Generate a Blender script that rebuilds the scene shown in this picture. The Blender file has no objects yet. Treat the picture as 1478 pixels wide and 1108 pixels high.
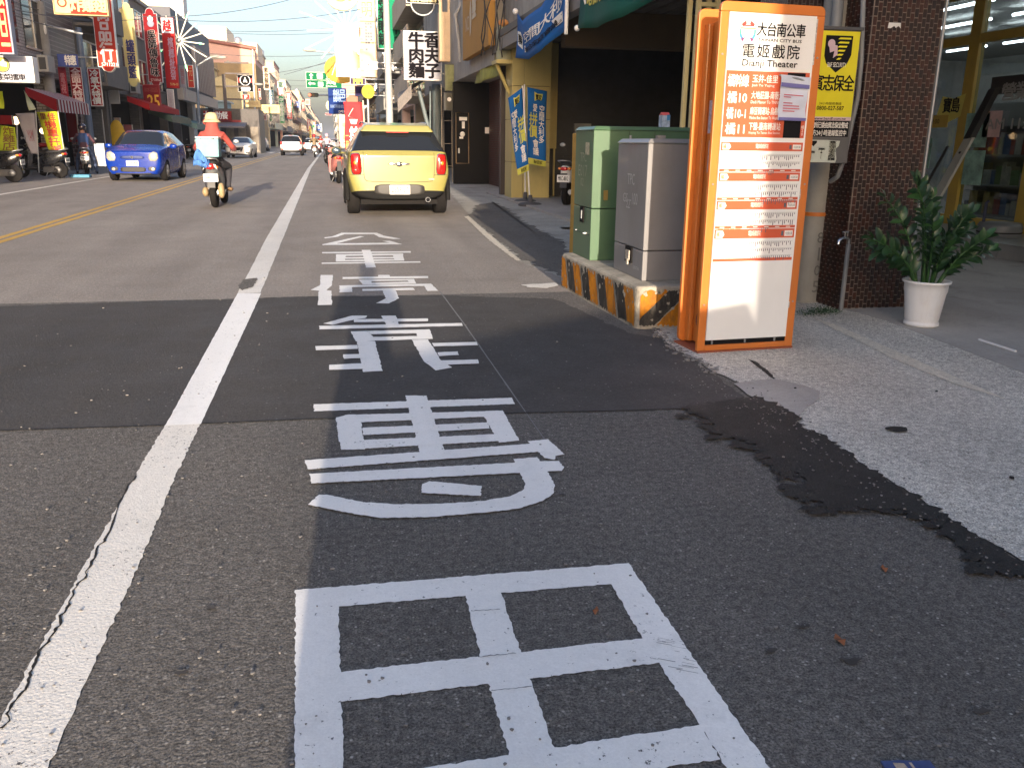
import bpy, bmesh, math, random
from mathutils import Vector, Matrix
from mathutils.bvhtree import BVHTree
R = math.radians
C = bpy.context.scene.collection
SC = bpy.context.scene
random.seed(7)

# ------------------------------------------------------------------ camera
F, CX, CY, CH = 1240.0, 739.0, 554.0, 1.25
_d = Vector((-262, 351, -F)).normalized()
_b = F*F/(351 - 262*0.012); _a = -0.012*_b
_u = -Vector((_a, -_b, -F)).normalized()
_r = _d.cross(_u)
MC = Matrix((_r, _d, _u))                      # camera vector -> world vector
cam = bpy.data.cameras.new('camera'); camo = bpy.data.objects.new('camera', cam); C.objects.link(camo)
cam.sensor_width = 36; cam.lens = F/1478*36; cam.clip_start = 0.05; cam.clip_end = 5000
camo.matrix_world = Matrix.Translation((0, 0, CH)) @ MC.to_4x4()
SC.camera = camo

# ------------------------------------------------------------------ light
HAZE = 0.0004
SUN_AZ, SUN_EL = 2.2, 10.0                     # light travels towards +Y, turned AZ degrees towards +X
W = bpy.data.worlds.new('World'); SC.world = W; W.use_nodes = True
nt = W.node_tree; nt.nodes.clear()
sky = nt.nodes.new('ShaderNodeTexSky'); sky.sky_type = 'NISHITA'; sky.sun_disc = False
sky.sun_elevation = R(SUN_EL); sky.sun_rotation = R(180 + SUN_AZ); sky.dust_density = 3.8; sky.air_density = 1.0; sky.ozone_density = 2.2
bg = nt.nodes.new('ShaderNodeBackground'); bg.inputs[1].default_value = 0.15
wb = nt.nodes.new('ShaderNodeMix'); wb.data_type = 'RGBA'; wb.blend_type = 'MULTIPLY'; wb.inputs[0].default_value = 1; wb.inputs[7].default_value = (1.07, 0.98, 0.99, 1)   # the camera's white balance
wo = nt.nodes.new('ShaderNodeOutputWorld'); nt.links.new(sky.outputs[0], wb.inputs[6]); nt.links.new(wb.outputs[2], bg.inputs[0]); nt.links.new(bg.outputs[0], wo.inputs[0])
sl = bpy.data.lights.new('sun', 'SUN'); sl.energy = 3.2; sl.angle = R(0.5); sl.color = (1.0, 0.84, 0.66)
so = bpy.data.objects.new('sun', sl); C.objects.link(so)
_l = Vector((math.sin(R(SUN_AZ))*math.cos(R(SUN_EL)), math.cos(R(SUN_AZ))*math.cos(R(SUN_EL)), -math.sin(R(SUN_EL))))
so.rotation_euler = _l.to_track_quat('-Z', 'Y').to_euler()
SC.view_settings.view_transform = 'Standard'; SC.view_settings.look = 'None'
SC.view_settings.exposure = 1.56; SC.view_settings.gamma = 1; SC.view_settings.use_curve_mapping = False

# ------------------------------------------------------------------ pixel of the photograph -> point of the place
def ray(px, py): return MC @ Vector((px-CX, CY-py, -F))
def G(px, py, z=0.0):
    r = ray(px, py); t = (z-CH)/r.z; return Vector((r.x*t, r.y*t, z))
def PY(px, py, Y):
    r = ray(px, py); t = Y/r.y; return Vector((r.x*t, Y, CH + r.z*t))
def PX(px, py, X):
    r = ray(px, py); t = X/r.x; return Vector((X, r.y*t, CH + r.z*t))

# ------------------------------------------------------------------ materials
def srgb(r, g, b):
    f = lambda c: (c/255/12.92) if c/255 <= 0.04045 else ((c/255+0.055)/1.055)**2.4
    return (f(r), f(g), f(b))
_mats = {}
def M(name, col, rough=0.55, metal=0.0, var=0.12, scale=4.0, bump=0.0, bscale=60.0, emit=0.0, coat=0.0, spec=0.5, dirt=0.0, dcol=(0.06, 0.05, 0.04)):
    if name in _mats: return _mats[name]
    if name.split('_')[0] in ('sign', 'coop', 'fs', 'banner', 'deep', 'faded', 'board', 'cream', 'tan', 'neon', 'lime', 'lit', 'pale', 'block', 'pink'): rough, spec = max(rough, .7), .15   # matt sheeting
    m = bpy.data.materials.new(name); m.use_nodes = True; n = m.node_tree; N = n.nodes; L = n.links
    p = N['Principled BSDF']; p.inputs['Roughness'].default_value = rough; p.inputs['Metallic'].default_value = metal
    p.inputs['Specular IOR Level'].default_value = spec; p.inputs['Coat Weight'].default_value = coat; p.inputs['Coat Roughness'].default_value = 0.05
    tc = N.new('ShaderNodeTexCoord')
    nz = N.new('ShaderNodeTexNoise'); nz.inputs['Scale'].default_value = scale; nz.inputs['Detail'].default_value = 6; nz.inputs['Roughness'].default_value = 0.65
    L.new(tc.outputs['Object'], nz.inputs['Vector'])
    mp = N.new('ShaderNodeMapRange'); mp.inputs[1].default_value = 0.3; mp.inputs[2].default_value = 0.7
    mp.inputs[3].default_value = 1-var; mp.inputs[4].default_value = 1+var*0.6
    L.new(nz.outputs['Fac'], mp.inputs[0])
    mx = N.new('ShaderNodeMix'); mx.data_type = 'RGBA'; mx.blend_type = 'MULTIPLY'; mx.inputs[0].default_value = 1
    mx.inputs[6].default_value = (*col, 1); L.new(mp.outputs[0], mx.inputs[7])
    out = mx.outputs[2]
    if dirt > 0:
        n2 = N.new('ShaderNodeTexNoise'); n2.inputs['Scale'].default_value = scale*0.6; n2.inputs['Detail'].default_value = 9; n2.inputs['Roughness'].default_value = 0.75
        mp2 = N.new('ShaderNodeMapping'); mp2.inputs['Scale'].default_value = (1.6, 1.6, 0.45); L.new(tc.outputs['Object'], mp2.inputs[0]); L.new(mp2.outputs[0], n2.inputs['Vector'])
        cr = N.new('ShaderNodeMapRange'); cr.inputs[1].default_value = 0.48; cr.inputs[2].default_value = 0.72; cr.inputs[3].default_value = 0; cr.inputs[4].default_value = dirt
        L.new(n2.outputs['Fac'], cr.inputs[0])
        m2 = N.new('ShaderNodeMix'); m2.data_type = 'RGBA'; L.new(cr.outputs[0], m2.inputs[0]); L.new(out, m2.inputs[6]); m2.inputs[7].default_value = (*dcol, 1)
        out = m2.outputs[2]
    L.new(out, p.inputs['Base Color'])
    rr = N.new('ShaderNodeMapRange'); rr.inputs[3].default_value = max(0.02, rough-0.06); rr.inputs[4].default_value = min(1, rough+0.1)
    L.new(nz.outputs['Fac'], rr.inputs[0]); L.new(rr.outputs[0], p.inputs['Roughness'])
    if bump:
        nb = N.new('ShaderNodeTexNoise'); nb.inputs['Scale'].default_value = bscale; nb.inputs['Detail'].default_value = 4
        L.new(tc.outputs['Object'], nb.inputs['Vector'])
        bp = N.new('ShaderNodeBump'); bp.inputs['Strength'].default_value = bump; bp.inputs['Distance'].default_value = 0.02
        L.new(nb.outputs['Fac'], bp.inputs['Height']); L.new(bp.outputs[0], p.inputs['Normal'])
    if emit:
        p.inputs['Emission Color'].default_value = (*col, 1); p.inputs['Emission Strength'].default_value = emit
    _mats[name] = m
    return m
def S(name, r, g, b, **k): return M(name, srgb(r, g, b), **k)

def glass_mat(name, tint=(0.9, 0.95, 0.95), gloss=0.25, rough=0.02, dark=0.0):
    if name in _mats: return _mats[name]
    m = bpy.data.materials.new(name); m.use_nodes = True; n = m.node_tree; N = n.nodes; L = n.links
    N.remove(N['Principled BSDF']); out = N['Material Output']
    tr = N.new('ShaderNodeBsdfTransparent'); tr.inputs[0].default_value = (*tint, 1)
    gl = N.new('ShaderNodeBsdfGlossy'); gl.inputs['Roughness'].default_value = rough
    lw = N.new('ShaderNodeLayerWeight'); lw.inputs[0].default_value = .5; fr = N.new('ShaderNodeMath'); fr.operation = 'POWER'; fr.inputs[1].default_value = 4; L.new(lw.outputs['Facing'], fr.inputs[0])
    ad = N.new('ShaderNodeMath'); ad.operation = 'ADD'; ad.inputs[1].default_value = gloss; ad.use_clamp = True
    tc = N.new('ShaderNodeTexCoord'); nz = N.new('ShaderNodeTexNoise'); nz.inputs['Scale'].default_value = 1.3; L.new(tc.outputs['Object'], nz.inputs[0])
    bp = N.new('ShaderNodeBump'); bp.inputs['Strength'].default_value = 0.05; L.new(nz.outputs[0], bp.inputs['Height']); L.new(bp.outputs[0], gl.inputs['Normal'])
    mx = N.new('ShaderNodeMixShader'); L.new(fr.outputs[0], ad.inputs[0]); L.new(ad.outputs[0], mx.inputs[0]); L.new(tr.outputs[0], mx.inputs[1]); L.new(gl.outputs[0], mx.inputs[2])
    L.new(mx.outputs[0], out.inputs[0]); _mats[name] = m
    return m

def brick_mat(name, col, col2, mortar, bw, bh, ms=0.01, rough=0.5, vertical=False, bump=0.3, axis='xz'):
    if name in _mats: return _mats[name]
    m = bpy.data.materials.new(name); m.use_nodes = True; n = m.node_tree; N = n.nodes; L = n.links
    p = N['Principled BSDF']; p.inputs['Roughness'].default_value = rough
    tc = N.new('ShaderNodeTexCoord'); sp = N.new('ShaderNodeSeparateXYZ'); L.new(tc.outputs['Object'], sp.inputs[0])
    ad = N.new('ShaderNodeMath'); ad.operation = 'ADD'; L.new(sp.outputs[0], ad.inputs[0]); L.new(sp.outputs[1], ad.inputs[1])
    cb = N.new('ShaderNodeCombineXYZ'); L.new(ad.outputs[0], cb.inputs[1 if vertical else 0]); L.new(sp.outputs[2], cb.inputs[0 if vertical else 1])
    br = N.new('ShaderNodeTexBrick'); br.inputs['Scale'].default_value = 1; br.inputs['Brick Width'].default_value = bw; br.inputs['Row Height'].default_value = bh
    br.inputs['Mortar Size'].default_value = ms; br.inputs['Color1'].default_value = (*col, 1); br.inputs['Color2'].default_value = (*col2, 1); br.inputs['Mortar'].default_value = (*mortar, 1)
    L.new(cb.outputs[0], br.inputs['Vector'])
    nz = N.new('ShaderNodeTexNoise'); nz.inputs['Scale'].default_value = 1.2; nz.inputs['Detail'].default_value = 8; L.new(tc.outputs['Object'], nz.inputs[0])
    mr = N.new('ShaderNodeMapRange'); mr.inputs[1].default_value = .3; mr.inputs[2].default_value = .7; mr.inputs[3].default_value = .7; mr.inputs[4].default_value = 1.1; L.new(nz.outputs[0], mr.inputs[0])
    mx = N.new('ShaderNodeMix'); mx.data_type = 'RGBA'; mx.blend_type = 'MULTIPLY'; mx.inputs[0].default_value = 1; L.new(br.outputs[0], mx.inputs[6]); L.new(mr.outputs[0], mx.inputs[7])
    L.new(mx.outputs[2], p.inputs['Base Color'])
    bp = N.new('ShaderNodeBump'); bp.inputs['Strength'].default_value = bump; bp.invert = True; bp.inputs['Distance'].default_value = 0.01
    L.new(br.outputs['Fac'], bp.inputs['Height']); L.new(bp.outputs[0], p.inputs['Normal'])
    _mats[name] = m
    return m

def ground_mat(name, base, stone, var=0.25, stones=0.08, sscale=110, rough=0.85, bump=0.5, stain=(0.02, 0.02, 0.02), stain_amt=0.3, stain_scale=0.7, grit=0.35, cover=None):
    """asphalt / exposed aggregate / worn paint, in world coordinates"""
    if name in _mats: return _mats[name]
    m = bpy.data.materials.new(name); m.use_nodes = True; n = m.node_tree; N = n.nodes; L = n.links
    p = N['Principled BSDF']; p.inputs['Roughness'].default_value = rough; p.inputs['Specular IOR Level'].default_value = 0.35
    ge = N.new('ShaderNodeNewGeometry'); pos = ge.outputs['Position']
    def noise(sc, det=5, ro=0.6):
        x = N.new('ShaderNodeTexNoise'); x.inputs['Scale'].default_value = sc; x.inputs['Detail'].default_value = det; x.inputs['Roughness'].default_value = ro; L.new(pos, x.inputs['Vector']); return x.outputs['Fac']
    def rng(src, a, b, c, d):
        x = N.new('ShaderNodeMapRange'); x.inputs[1].default_value = a; x.inputs[2].default_value = b; x.inputs[3].default_value = c; x.inputs[4].default_value = d; L.new(src, x.inputs[0]); return x.outputs[0]
    def mul(a, b):
        x = N.new('ShaderNodeMath'); x.operation = 'MULTIPLY'; L.new(a, x.inputs[0])
        if isinstance(b, float): x.inputs[1].default_value = b
        else: L.new(b, x.inputs[1])
        return x.outputs[0]
    big = rng(noise(0.8, 7, .7), .3, .7, 1-var, 1+var*.5)
    grt = rng(noise(150, 4, .8), .34, .66, 1-grit, 1+grit)
    mid = rng(noise(38, 4, .7), .35, .65, 1-grit*.45, 1+grit*.4)
    mpg = N.new('ShaderNodeMapping'); mpg.inputs['Scale'].default_value = (1.6, .12, 1); L.new(pos, mpg.inputs[0]); tr_ = N.new('ShaderNodeTexNoise'); tr_.inputs['Scale'].default_value = 1.0; tr_.inputs['Detail'].default_value = 4; L.new(mpg.outputs[0], tr_.inputs['Vector'])
    fac = mul(mul(mul(big, rng(tr_.outputs['Fac'], .3, .7, .86, 1.12)), grt), mid)
    c0 = N.new('ShaderNodeMix'); c0.data_type = 'RGBA'; c0.blend_type = 'MULTIPLY'; c0.inputs[0].default_value = 1; c0.inputs[6].default_value = (*base, 1); L.new(fac, c0.inputs[7])
    vo = N.new('ShaderNodeTexVoronoi'); vo.inputs['Scale'].default_value = sscale; vo.inputs['Randomness'].default_value = 1; L.new(pos, vo.inputs['Vector'])
    sx = N.new('ShaderNodeSeparateColor'); L.new(vo.outputs['Color'], sx.inputs[0])
    pick = N.new('ShaderNodeMath'); pick.operation = 'GREATER_THAN'; pick.inputs[1].default_value = 1-stones; L.new(sx.outputs[0], pick.inputs[0])
    near = N.new('ShaderNodeMapRange'); near.inputs[1].default_value = .22; near.inputs[2].default_value = .42; near.inputs[3].default_value = 1; near.inputs[4].default_value = 0; L.new(vo.outputs['Distance'], near.inputs[0])
    sm = mul(mul(pick.outputs[0], near.outputs[0]), sx.outputs[1])
    c1 = N.new('ShaderNodeMix'); c1.data_type = 'RGBA'; L.new(sm, c1.inputs[0]); L.new(c0.outputs[2], c1.inputs[6]); c1.inputs[7].default_value = (*stone, 1)
    st = rng(noise(stain_scale, 10, .75), .55, .75, 0, stain_amt)
    c2 = N.new('ShaderNodeMix'); c2.data_type = 'RGBA'; L.new(st, c2.inputs[0]); L.new(c1.outputs[2], c2.inputs[6]); c2.inputs[7].default_value = (*stain, 1)
    outc = c2.outputs[2]
    if cover:                                   # paint worn through to asphalt in flecks
        ccol, amount, csc = cover
        wear = N.new('ShaderNodeMath'); wear.operation = 'ADD'; L.new(noise(csc, 6, .75), wear.inputs[0]); L.new(rng(noise(2.2, 5, .7), .3, .75, -.05, .075), wear.inputs[1])
        fl = rng(wear.outputs[0], 1-amount-.015, 1-amount+.015, 0, 1)
        c3 = N.new('ShaderNodeMix'); c3.data_type = 'RGBA'; L.new(fl, c3.inputs[0]); L.new(outc, c3.inputs[6]); c3.inputs[7].default_value = (*ccol, 1); outc = c3.outputs[2]
    L.new(outc, p.inputs['Base Color'])
    L.new(rng(noise(3, 5), .3, .7, rough-.12, min(1, rough+.1)), p.inputs['Roughness'])
    hs = N.new('ShaderNodeMath'); hs.operation = 'ADD'; L.new(noise(150, 4, .7), hs.inputs[0]); L.new(mul(vo.outputs['Distance'], -0.6), hs.inputs[1])
    bp = N.new('ShaderNodeBump'); bp.inputs['Strength'].default_value = bump; bp.inputs['Distance'].default_value = 0.006; L.new(hs.outputs[0], bp.inputs['Height']); L.new(bp.outputs[0], p.inputs['Normal'])
    _mats[name] = m
    return m

# ------------------------------------------------------------------ glyphs
_gly = {}
def glyph(s, off):
    k = s
    if k in _gly: return _gly[k]
    cu = bpy.data.curves.new('glyph', 'FONT'); cu.body = s; cu.size = 1; cu.resolution_u = 2; cu.offset = 0; cu.fill_mode = 'FRONT'
    o = bpy.data.objects.new('glyph', cu); C.objects.link(o)
    dg = bpy.context.evaluated_depsgraph_get(); me = bpy.data.meshes.new_from_object(o.evaluated_get(dg))
    V = [tuple(v.co)[:2] for v in me.vertices]; Fc = [tuple(p.vertices) for p in me.polygons]
    bpy.data.objects.remove(o); bpy.data.curves.remove(cu); bpy.data.meshes.remove(me)
    _gly[k] = (V, Fc); return _gly[k]
def isc(ch): return ord(ch) > 0x2E00
def gbox(V):
    return min(v[0] for v in V), min(v[1] for v in V), max(v[0] for v in V), max(v[1] for v in V)

# ------------------------------------------------------------------ mesh builder
class MB:
    def __init__(s): s.v = []; s.f = []; s.m = []; s.sm = []; s.mi = 0; s.T = None
    def add(s, V, Fs, smooth=False):
        o = len(s.v)
        if s.T is not None: V = [tuple(s.T @ Vector(v)) for v in V]
        s.v += [tuple(v) for v in V]; s.f += [tuple(i+o for i in f) for f in Fs]; s.m += [s.mi]*len(Fs); s.sm += [smooth]*len(Fs); return s
    def box(s, x0, y0, z0, x1, y1, z1):
        if x1 < x0: x0, x1 = x1, x0
        if y1 < y0: y0, y1 = y1, y0
        if z1 < z0: z0, z1 = z1, z0
        return s.add([(x0,y0,z0),(x1,y0,z0),(x1,y1,z0),(x0,y1,z0),(x0,y0,z1),(x1,y0,z1),(x1,y1,z1),(x0,y1,z1)],
                     [(0,3,2,1),(4,5,6,7),(0,1,5,4),(1,2,6,5),(2,3,7,6),(3,0,4,7)])
    def hexa(s, b, t):                        # four bottom points, four top points
        return s.add(list(b)+list(t), [(3,2,1,0),(4,5,6,7),(0,1,5,4),(1,2,6,5),(2,3,7,6),(3,0,4,7)])
    def flat(s, poly, z=0.0): return s.add([(p[0], p[1], z) for p in poly], [tuple(range(len(poly)))])
    def slab(s, poly, z0, z1):                # plan polygon given counter-clockwise
        n = len(poly)
        return s.add([(p[0],p[1],z0) for p in poly]+[(p[0],p[1],z1) for p in poly], [tuple(range(n-1,-1,-1)), tuple(range(n,2*n))]+[(i,(i+1)%n,n+(i+1)%n,n+i) for i in range(n)])
    def prism(s, poly, y0, y1):               # (x,z) polygon, counter-clockwise seen from -Y, extruded y0..y1
        n = len(poly)
        return s.add([(p[0],y0,p[1]) for p in poly]+[(p[0],y1,p[1]) for p in poly], [tuple(range(n)), tuple(range(2*n-1,n-1,-1))]+[((i+1)%n,i,n+i,n+(i+1)%n) for i in range(n)])
    def xprism(s, poly, x0, x1):              # (y,z) polygon extruded along x
        n = len(poly)
        return s.add([(x0,p[0],p[1]) for p in poly]+[(x1,p[0],p[1]) for p in poly], [tuple(range(n-1,-1,-1)), tuple(range(n,2*n))]+[(i,(i+1)%n,n+(i+1)%n,n+i) for i in range(n)])
    def tube(s, pts, r, n=8, cap=True):
        pts = [Vector(p) for p in pts]; rs = r if isinstance(r, (list, tuple)) else [r]*len(pts)
        V = []; up = None
        for i, p in enumerate(pts):
            d = (pts[min(i+1, len(pts)-1)]-pts[max(i-1, 0)]).normalized()
            if up is None: up = Vector((0, 0, 1)) if abs(d.z) < 0.9 else Vector((1, 0, 0))
            a = d.cross(up).normalized(); b = a.cross(d).normalized(); up = b
            for k in range(n):
                t = 2*math.pi*k/n; V.append(p + a*math.cos(t)*rs[i] + b*math.sin(t)*rs[i])
        Fs = [(i*n+k, i*n+(k+1) % n, (i+1)*n+(k+1) % n, (i+1)*n+k) for i in range(len(pts)-1) for k in range(n)]
        s.add(V, Fs, True)
        if cap: s.add(V[:n], [tuple(range(n-1,-1,-1))]); s.add(V[-n:], [tuple(range(n))])
        return s
    def lathe(s, prof, n=24, c=(0,0,0), cap=True, wob=None):
        V = []
        for j, (r, z) in enumerate(prof):
            for k in range(n):
                t = 2*math.pi*k/n; rr = r*(1+(wob(t, j) if wob else 0)); V.append((c[0]+rr*math.cos(t), c[1]+rr*math.sin(t), c[2]+z))
        Fs = [(j*n+k, j*n+(k+1) % n, (j+1)*n+(k+1) % n, (j+1)*n+k) for j in range(len(prof)-1) for k in range(n)]
        s.add(V, Fs, True)
        if cap: s.add(V[:n], [tuple(range(n-1,-1,-1))]); s.add(V[-n:], [tuple(range(n))])
        return s
    def wheelx(s, prof, c, n=20):             # lathe about the x axis: prof = (r, x)
        V = []
        for (r, x) in prof:
            for k in range(n):
                t = 2*math.pi*k/n; V.append((c[0]+x, c[1]+r*math.cos(t), c[2]+r*math.sin(t)))
        Fs = [(j*n+k, j*n+(k+1) % n, (j+1)*n+(k+1) % n, (j+1)*n+k) for j in range(len(prof)-1) for k in range(n)]
        s.add(V, Fs, True); s.add(V[:n], [tuple(range(n-1,-1,-1))]); s.add(V[-n:], [tuple(range(n))]); return s
    def ball(s, c, r, nu=12, nv=8, sq=1.0):   # r may be a triple, sq<1 squares it off
        if not isinstance(r, (list, tuple)): r = (r, r, r)
        f = lambda x: math.copysign(abs(x)**sq, x)
        V = []; Fs = []
        for j in range(nv+1):
            a = math.pi*j/nv - math.pi/2
            for i in range(nu):
                t = 2*math.pi*i/nu; V.append((c[0]+r[0]*f(math.cos(a))*f(math.cos(t)), c[1]+r[1]*f(math.cos(a))*f(math.sin(t)), c[2]+r[2]*f(math.sin(a))))
        for j in range(nv):
            for i in range(nu): Fs.append((j*nu+i, j*nu+(i+1) % nu, (j+1)*nu+(i+1) % nu, (j+1)*nu+i))
        return s.add(V, Fs, True)
    def disc(s, cx, cz, rx, rz, y, n=28):     # facing -Y
        return s.add([(cx+rx*math.cos(2*math.pi*k/n), y, cz+rz*math.sin(2*math.pi*k/n)) for k in range(n)], [tuple(range(n))])
    def ring(s, cx, cz, r0, r1, y, n=28, a0=0, a1=360, sz=1.0):
        full = (a1-a0) >= 360; m = n if full else n+1
        V = []
        for k in range(m):
            t = R(a0+(a1-a0)*k/n); V += [(cx+r0*math.cos(t), y, cz+r0*sz*math.sin(t)), (cx+r1*math.cos(t), y, cz+r1*sz*math.sin(t))]
        return s.add(V, [(2*k, 2*k+1, 2*((k+1) % m)+1, 2*((k+1) % m)) for k in range(n)])
    def rect(s, x0, z0, x1, z1, y): return s.add([(x0,y,z0),(x1,y,z0),(x1,y,z1),(x0,y,z1)], [(0,1,2,3)])
    def poly(s, P, y): return s.add([(p[0], y, p[1]) for p in P], [tuple(range(len(P)))])
    def text(s, t, x0, z0, x1, z1, y=0.0, vert=False, off=0.012, fn=None, fill=0.94, wf=1.0):
        """lettering filling the rectangle; facing -Y. CJK characters one cell each, other strings fitted whole"""
        if z1 < z0: z0, z1 = z1, z0
        items = []
        if vert or all(isc(c) or c == ' ' for c in t):
            cs = list(t); n = len(cs)
            for i, c in enumerate(cs):
                if c == ' ': continue
                if vert: h = (z1-z0)/n; cell = (x0, z1-(i+1)*h, x1, z1-i*h)
                else: w = (x1-x0)/n; cell = (x0+i*w, z0, x0+(i+1)*w, z1)
                items.append((c, cell))
        else: items.append((t, (x0, z0, x1, z1)))
        rb = gbox(glyph('國', 0.0)[0])
        for c, (a, b, d, e) in items:
            V, Fs = glyph(c, off)
            if not V: continue
            g = rb if (len(c) == 1 and isc(c)) else gbox(V)
            cx, cz = (a+d)/2, (b+e)/2; hw, hh = (d-a)/2*fill*wf, (e-b)/2*fill
            if len(c) == 1 and not isc(c):
                k = min(hw/(g[2]-g[0]), hh/(g[3]-g[1]))*2*.85; ux = uz = k
            else: ux = 2*hw/(g[2]-g[0]); uz = 2*hh/(g[3]-g[1])
            P = [((v[0]-(g[0]+g[2])/2)*ux+cx, (v[1]-(g[1]+g[3])/2)*uz+cz) for v in V]
            sh = off*min(ux, uz) if off > .012 else 0              # bolder strokes: shifted copies, each a hair in front of the last
            if fn:
                h_ = .01; nn = (Vector(fn(cx+h_, cz))-Vector(fn(cx, cz))).cross(Vector(fn(cx, cz+h_))-Vector(fn(cx, cz))).normalized()
            for k_, (du, dv) in enumerate(((0, 0), (sh, 0), (-sh, 0), (0, sh*.7), (0, -sh*.7)) if sh else ((0, 0),)):
                if fn: s.add([Vector(fn(p[0]+du, p[1]+dv))+nn*.0005*k_ for p in P], Fs)
                else: s.add([(p[0]+du, y-.0005*k_, p[1]+dv) for p in P], Fs)
        return s
    def mesh(s, name):
        me = bpy.data.meshes.new(name); me.from_pydata(s.v, [], s.f)
        me.polygons.foreach_set('material_index', s.m); me.polygons.foreach_set('use_smooth', s.sm); me.update(); return me
    def build(s, name, mats, parent=None, bevel=0.0, loc=None, rz=0.0):
        me = s.mesh(name)
        for m in (mats if isinstance(mats, (list, tuple)) else [mats]): me.materials.append(m)
        o = bpy.data.objects.new(name, me); C.objects.link(o)
        if parent is not None: o.parent = parent
        if loc is not None: o.location = loc; o.rotation_euler = (0, 0, rz)
        if bevel:
            b = o.modifiers.new('bevel', 'BEVEL'); b.width = bevel; b.segments = 2; b.limit_method = 'ANGLE'; b.angle_limit = R(40)
        return o
def empty(name, loc, rz=0.0, label=None, cat=None, group=None):
    o = bpy.data.objects.new(name, None); C.objects.link(o); o.location = loc; o.rotation_euler = (0, 0, rz); o.empty_display_size = 0.2
    return tag(o, label, cat, group)
def tag(o, label=None, cat=None, group=None, kind=None):
    if label: o['label'] = label
    if cat: o['category'] = cat
    if group: o['group'] = group
    if kind: o['kind'] = kind
    return o
def kids(o): return [c for c in bpy.data.objects if c.parent == o]
def copy_tree(o, parent=None):
    c = o.copy(); C.objects.link(c); c.parent = parent
    for ch in kids(o): copy_tree(ch, c)
    return c
def dup(o, loc, rz, label, group=None, s=None):
    c = copy_tree(o); c.location = loc; c.rotation_euler = (0, 0, rz); c['label'] = label
    if group: c['group'] = group
    if s: c.scale = (s, s, s)
    return c
def jag(P, step=0.03, amp=0.004, seed=1):
    """plan polygon with ragged edges"""
    rnd = random.Random(seed); out = []
    for i in range(len(P)):
        a, b = Vector(P[i][:2]), Vector(P[(i+1) % len(P)][:2]); d = b-a; n = max(1, int(d.length/step)); nn = Vector((-d.y, d.x)).normalized() if d.length > 1e-6 else Vector((0, 0))
        for k in range(n): out.append(tuple(a+d*k/n + (nn*rnd.uniform(-amp, amp) if k else Vector((0, 0)))))
    return out

# common materials
BLACK = M('black_rubber', (0.013, 0.012, 0.012), rough=.85, spec=.2)
BLKP = M('black_plastic', (0.025, 0.025, 0.028), rough=.45)
CHROME = M('chrome', (0.75, 0.75, 0.76), rough=.12, metal=1, var=.03)
STEEL = M('grey_steel', (0.35, 0.36, 0.37), rough=.42, metal=.7, var=.15)
WHITE = M('white_paint', (0.78, 0.78, 0.76), rough=.4, var=.08)
WPLATE = M('plate_white', (0.8, 0.8, 0.78), rough=.35, var=.04)
INK = M('black_ink', (0.012, 0.012, 0.014), rough=.8, spec=.1)
DGLASS = M('tinted_glass', (0.014, 0.016, 0.019), rough=.06, spec=.5, var=.02, coat=.15)
REDL = M('red_lamp', (0.42, 0.012, 0.01), rough=.15, coat=.8, var=.05)
ORL = M('amber_lamp', (0.8, 0.25, 0.03), rough=.2, coat=.8, var=.05)
HEADL = M('headlamp', (0.42, 0.40, 0.34), rough=.25, metal=.2, coat=.6, var=.15, scale=14)
GALV = M('galvanised', (0.42, 0.44, 0.45), rough=.45, metal=.35, var=.15, scale=3)
CONC = M('concrete_grey', (0.30, 0.29, 0.27), rough=.85, var=.25, scale=2, bump=.3, dirt=.5)
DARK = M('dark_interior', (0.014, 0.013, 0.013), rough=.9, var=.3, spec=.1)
# ------------------------------------------------------------------ ground, road, markings
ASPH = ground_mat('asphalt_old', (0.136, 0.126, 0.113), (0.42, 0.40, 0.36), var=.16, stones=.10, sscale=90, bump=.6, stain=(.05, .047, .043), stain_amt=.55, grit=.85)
ASPF = ground_mat('asphalt_pale', (0.29, 0.26, 0.23), (0.5, 0.46, 0.4), var=.14, stones=.12, sscale=60, bump=.7, stain=(.09, .08, .07), stain_amt=.35, grit=.45)
ASPN = ground_mat('asphalt_new', (0.070, 0.065, 0.061), (0.30, 0.29, 0.28), var=.14, stones=.02, sscale=80, bump=.5, stain=(.13, .125, .12), stain_amt=.3, grit=.35)
TAR = ground_mat('tar', (0.022, 0.0215, 0.021), (0.2, 0.19, 0.18), var=.3, stones=.03, sscale=100, rough=.7, bump=1.0, stain_amt=.2, grit=.6)
AGG = ground_mat('washed_aggregate', (0.56, 0.535, 0.475), (0.95, 0.93, 0.87), var=.14, stones=.55, sscale=85, bump=1.0, stain=(.14, .13, .115), stain_amt=.3, stain_scale=1.4, grit=.75)
AGG2 = ground_mat('washed_aggregate_fine', (0.62, 0.57, 0.47), (0.60, 0.56, 0.48), var=.12, stones=.3, sscale=150, bump=.4, stain=(.16, .15, .13), stain_amt=.4, grit=.4)
CEM = ground_mat('trowelled_cement', (0.40, 0.375, 0.34), (0.4, 0.4, 0.38), var=.25, stones=.02, sscale=60, bump=.15, stain=(.07, .065, .06), stain_amt=.6, stain_scale=1.8, grit=.14)
APR = ground_mat('old_concrete', (0.42, 0.40, 0.35), (0.4, 0.4, 0.38), var=.4, stones=.05, sscale=60, bump=.4, stain=(.05, .05, .05), stain_amt=.85, stain_scale=1.1, grit=.3)
PAINT = ground_mat('road_paint', (0.87, 0.86, 0.82), (0.6, 0.6, 0.58), var=.05, stones=.02, rough=.6, bump=.12, stain=(.5, .5, .48), stain_amt=.5, stain_scale=4, grit=.06, cover=((0.10, 0.10, 0.10), .335, 48))
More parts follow.
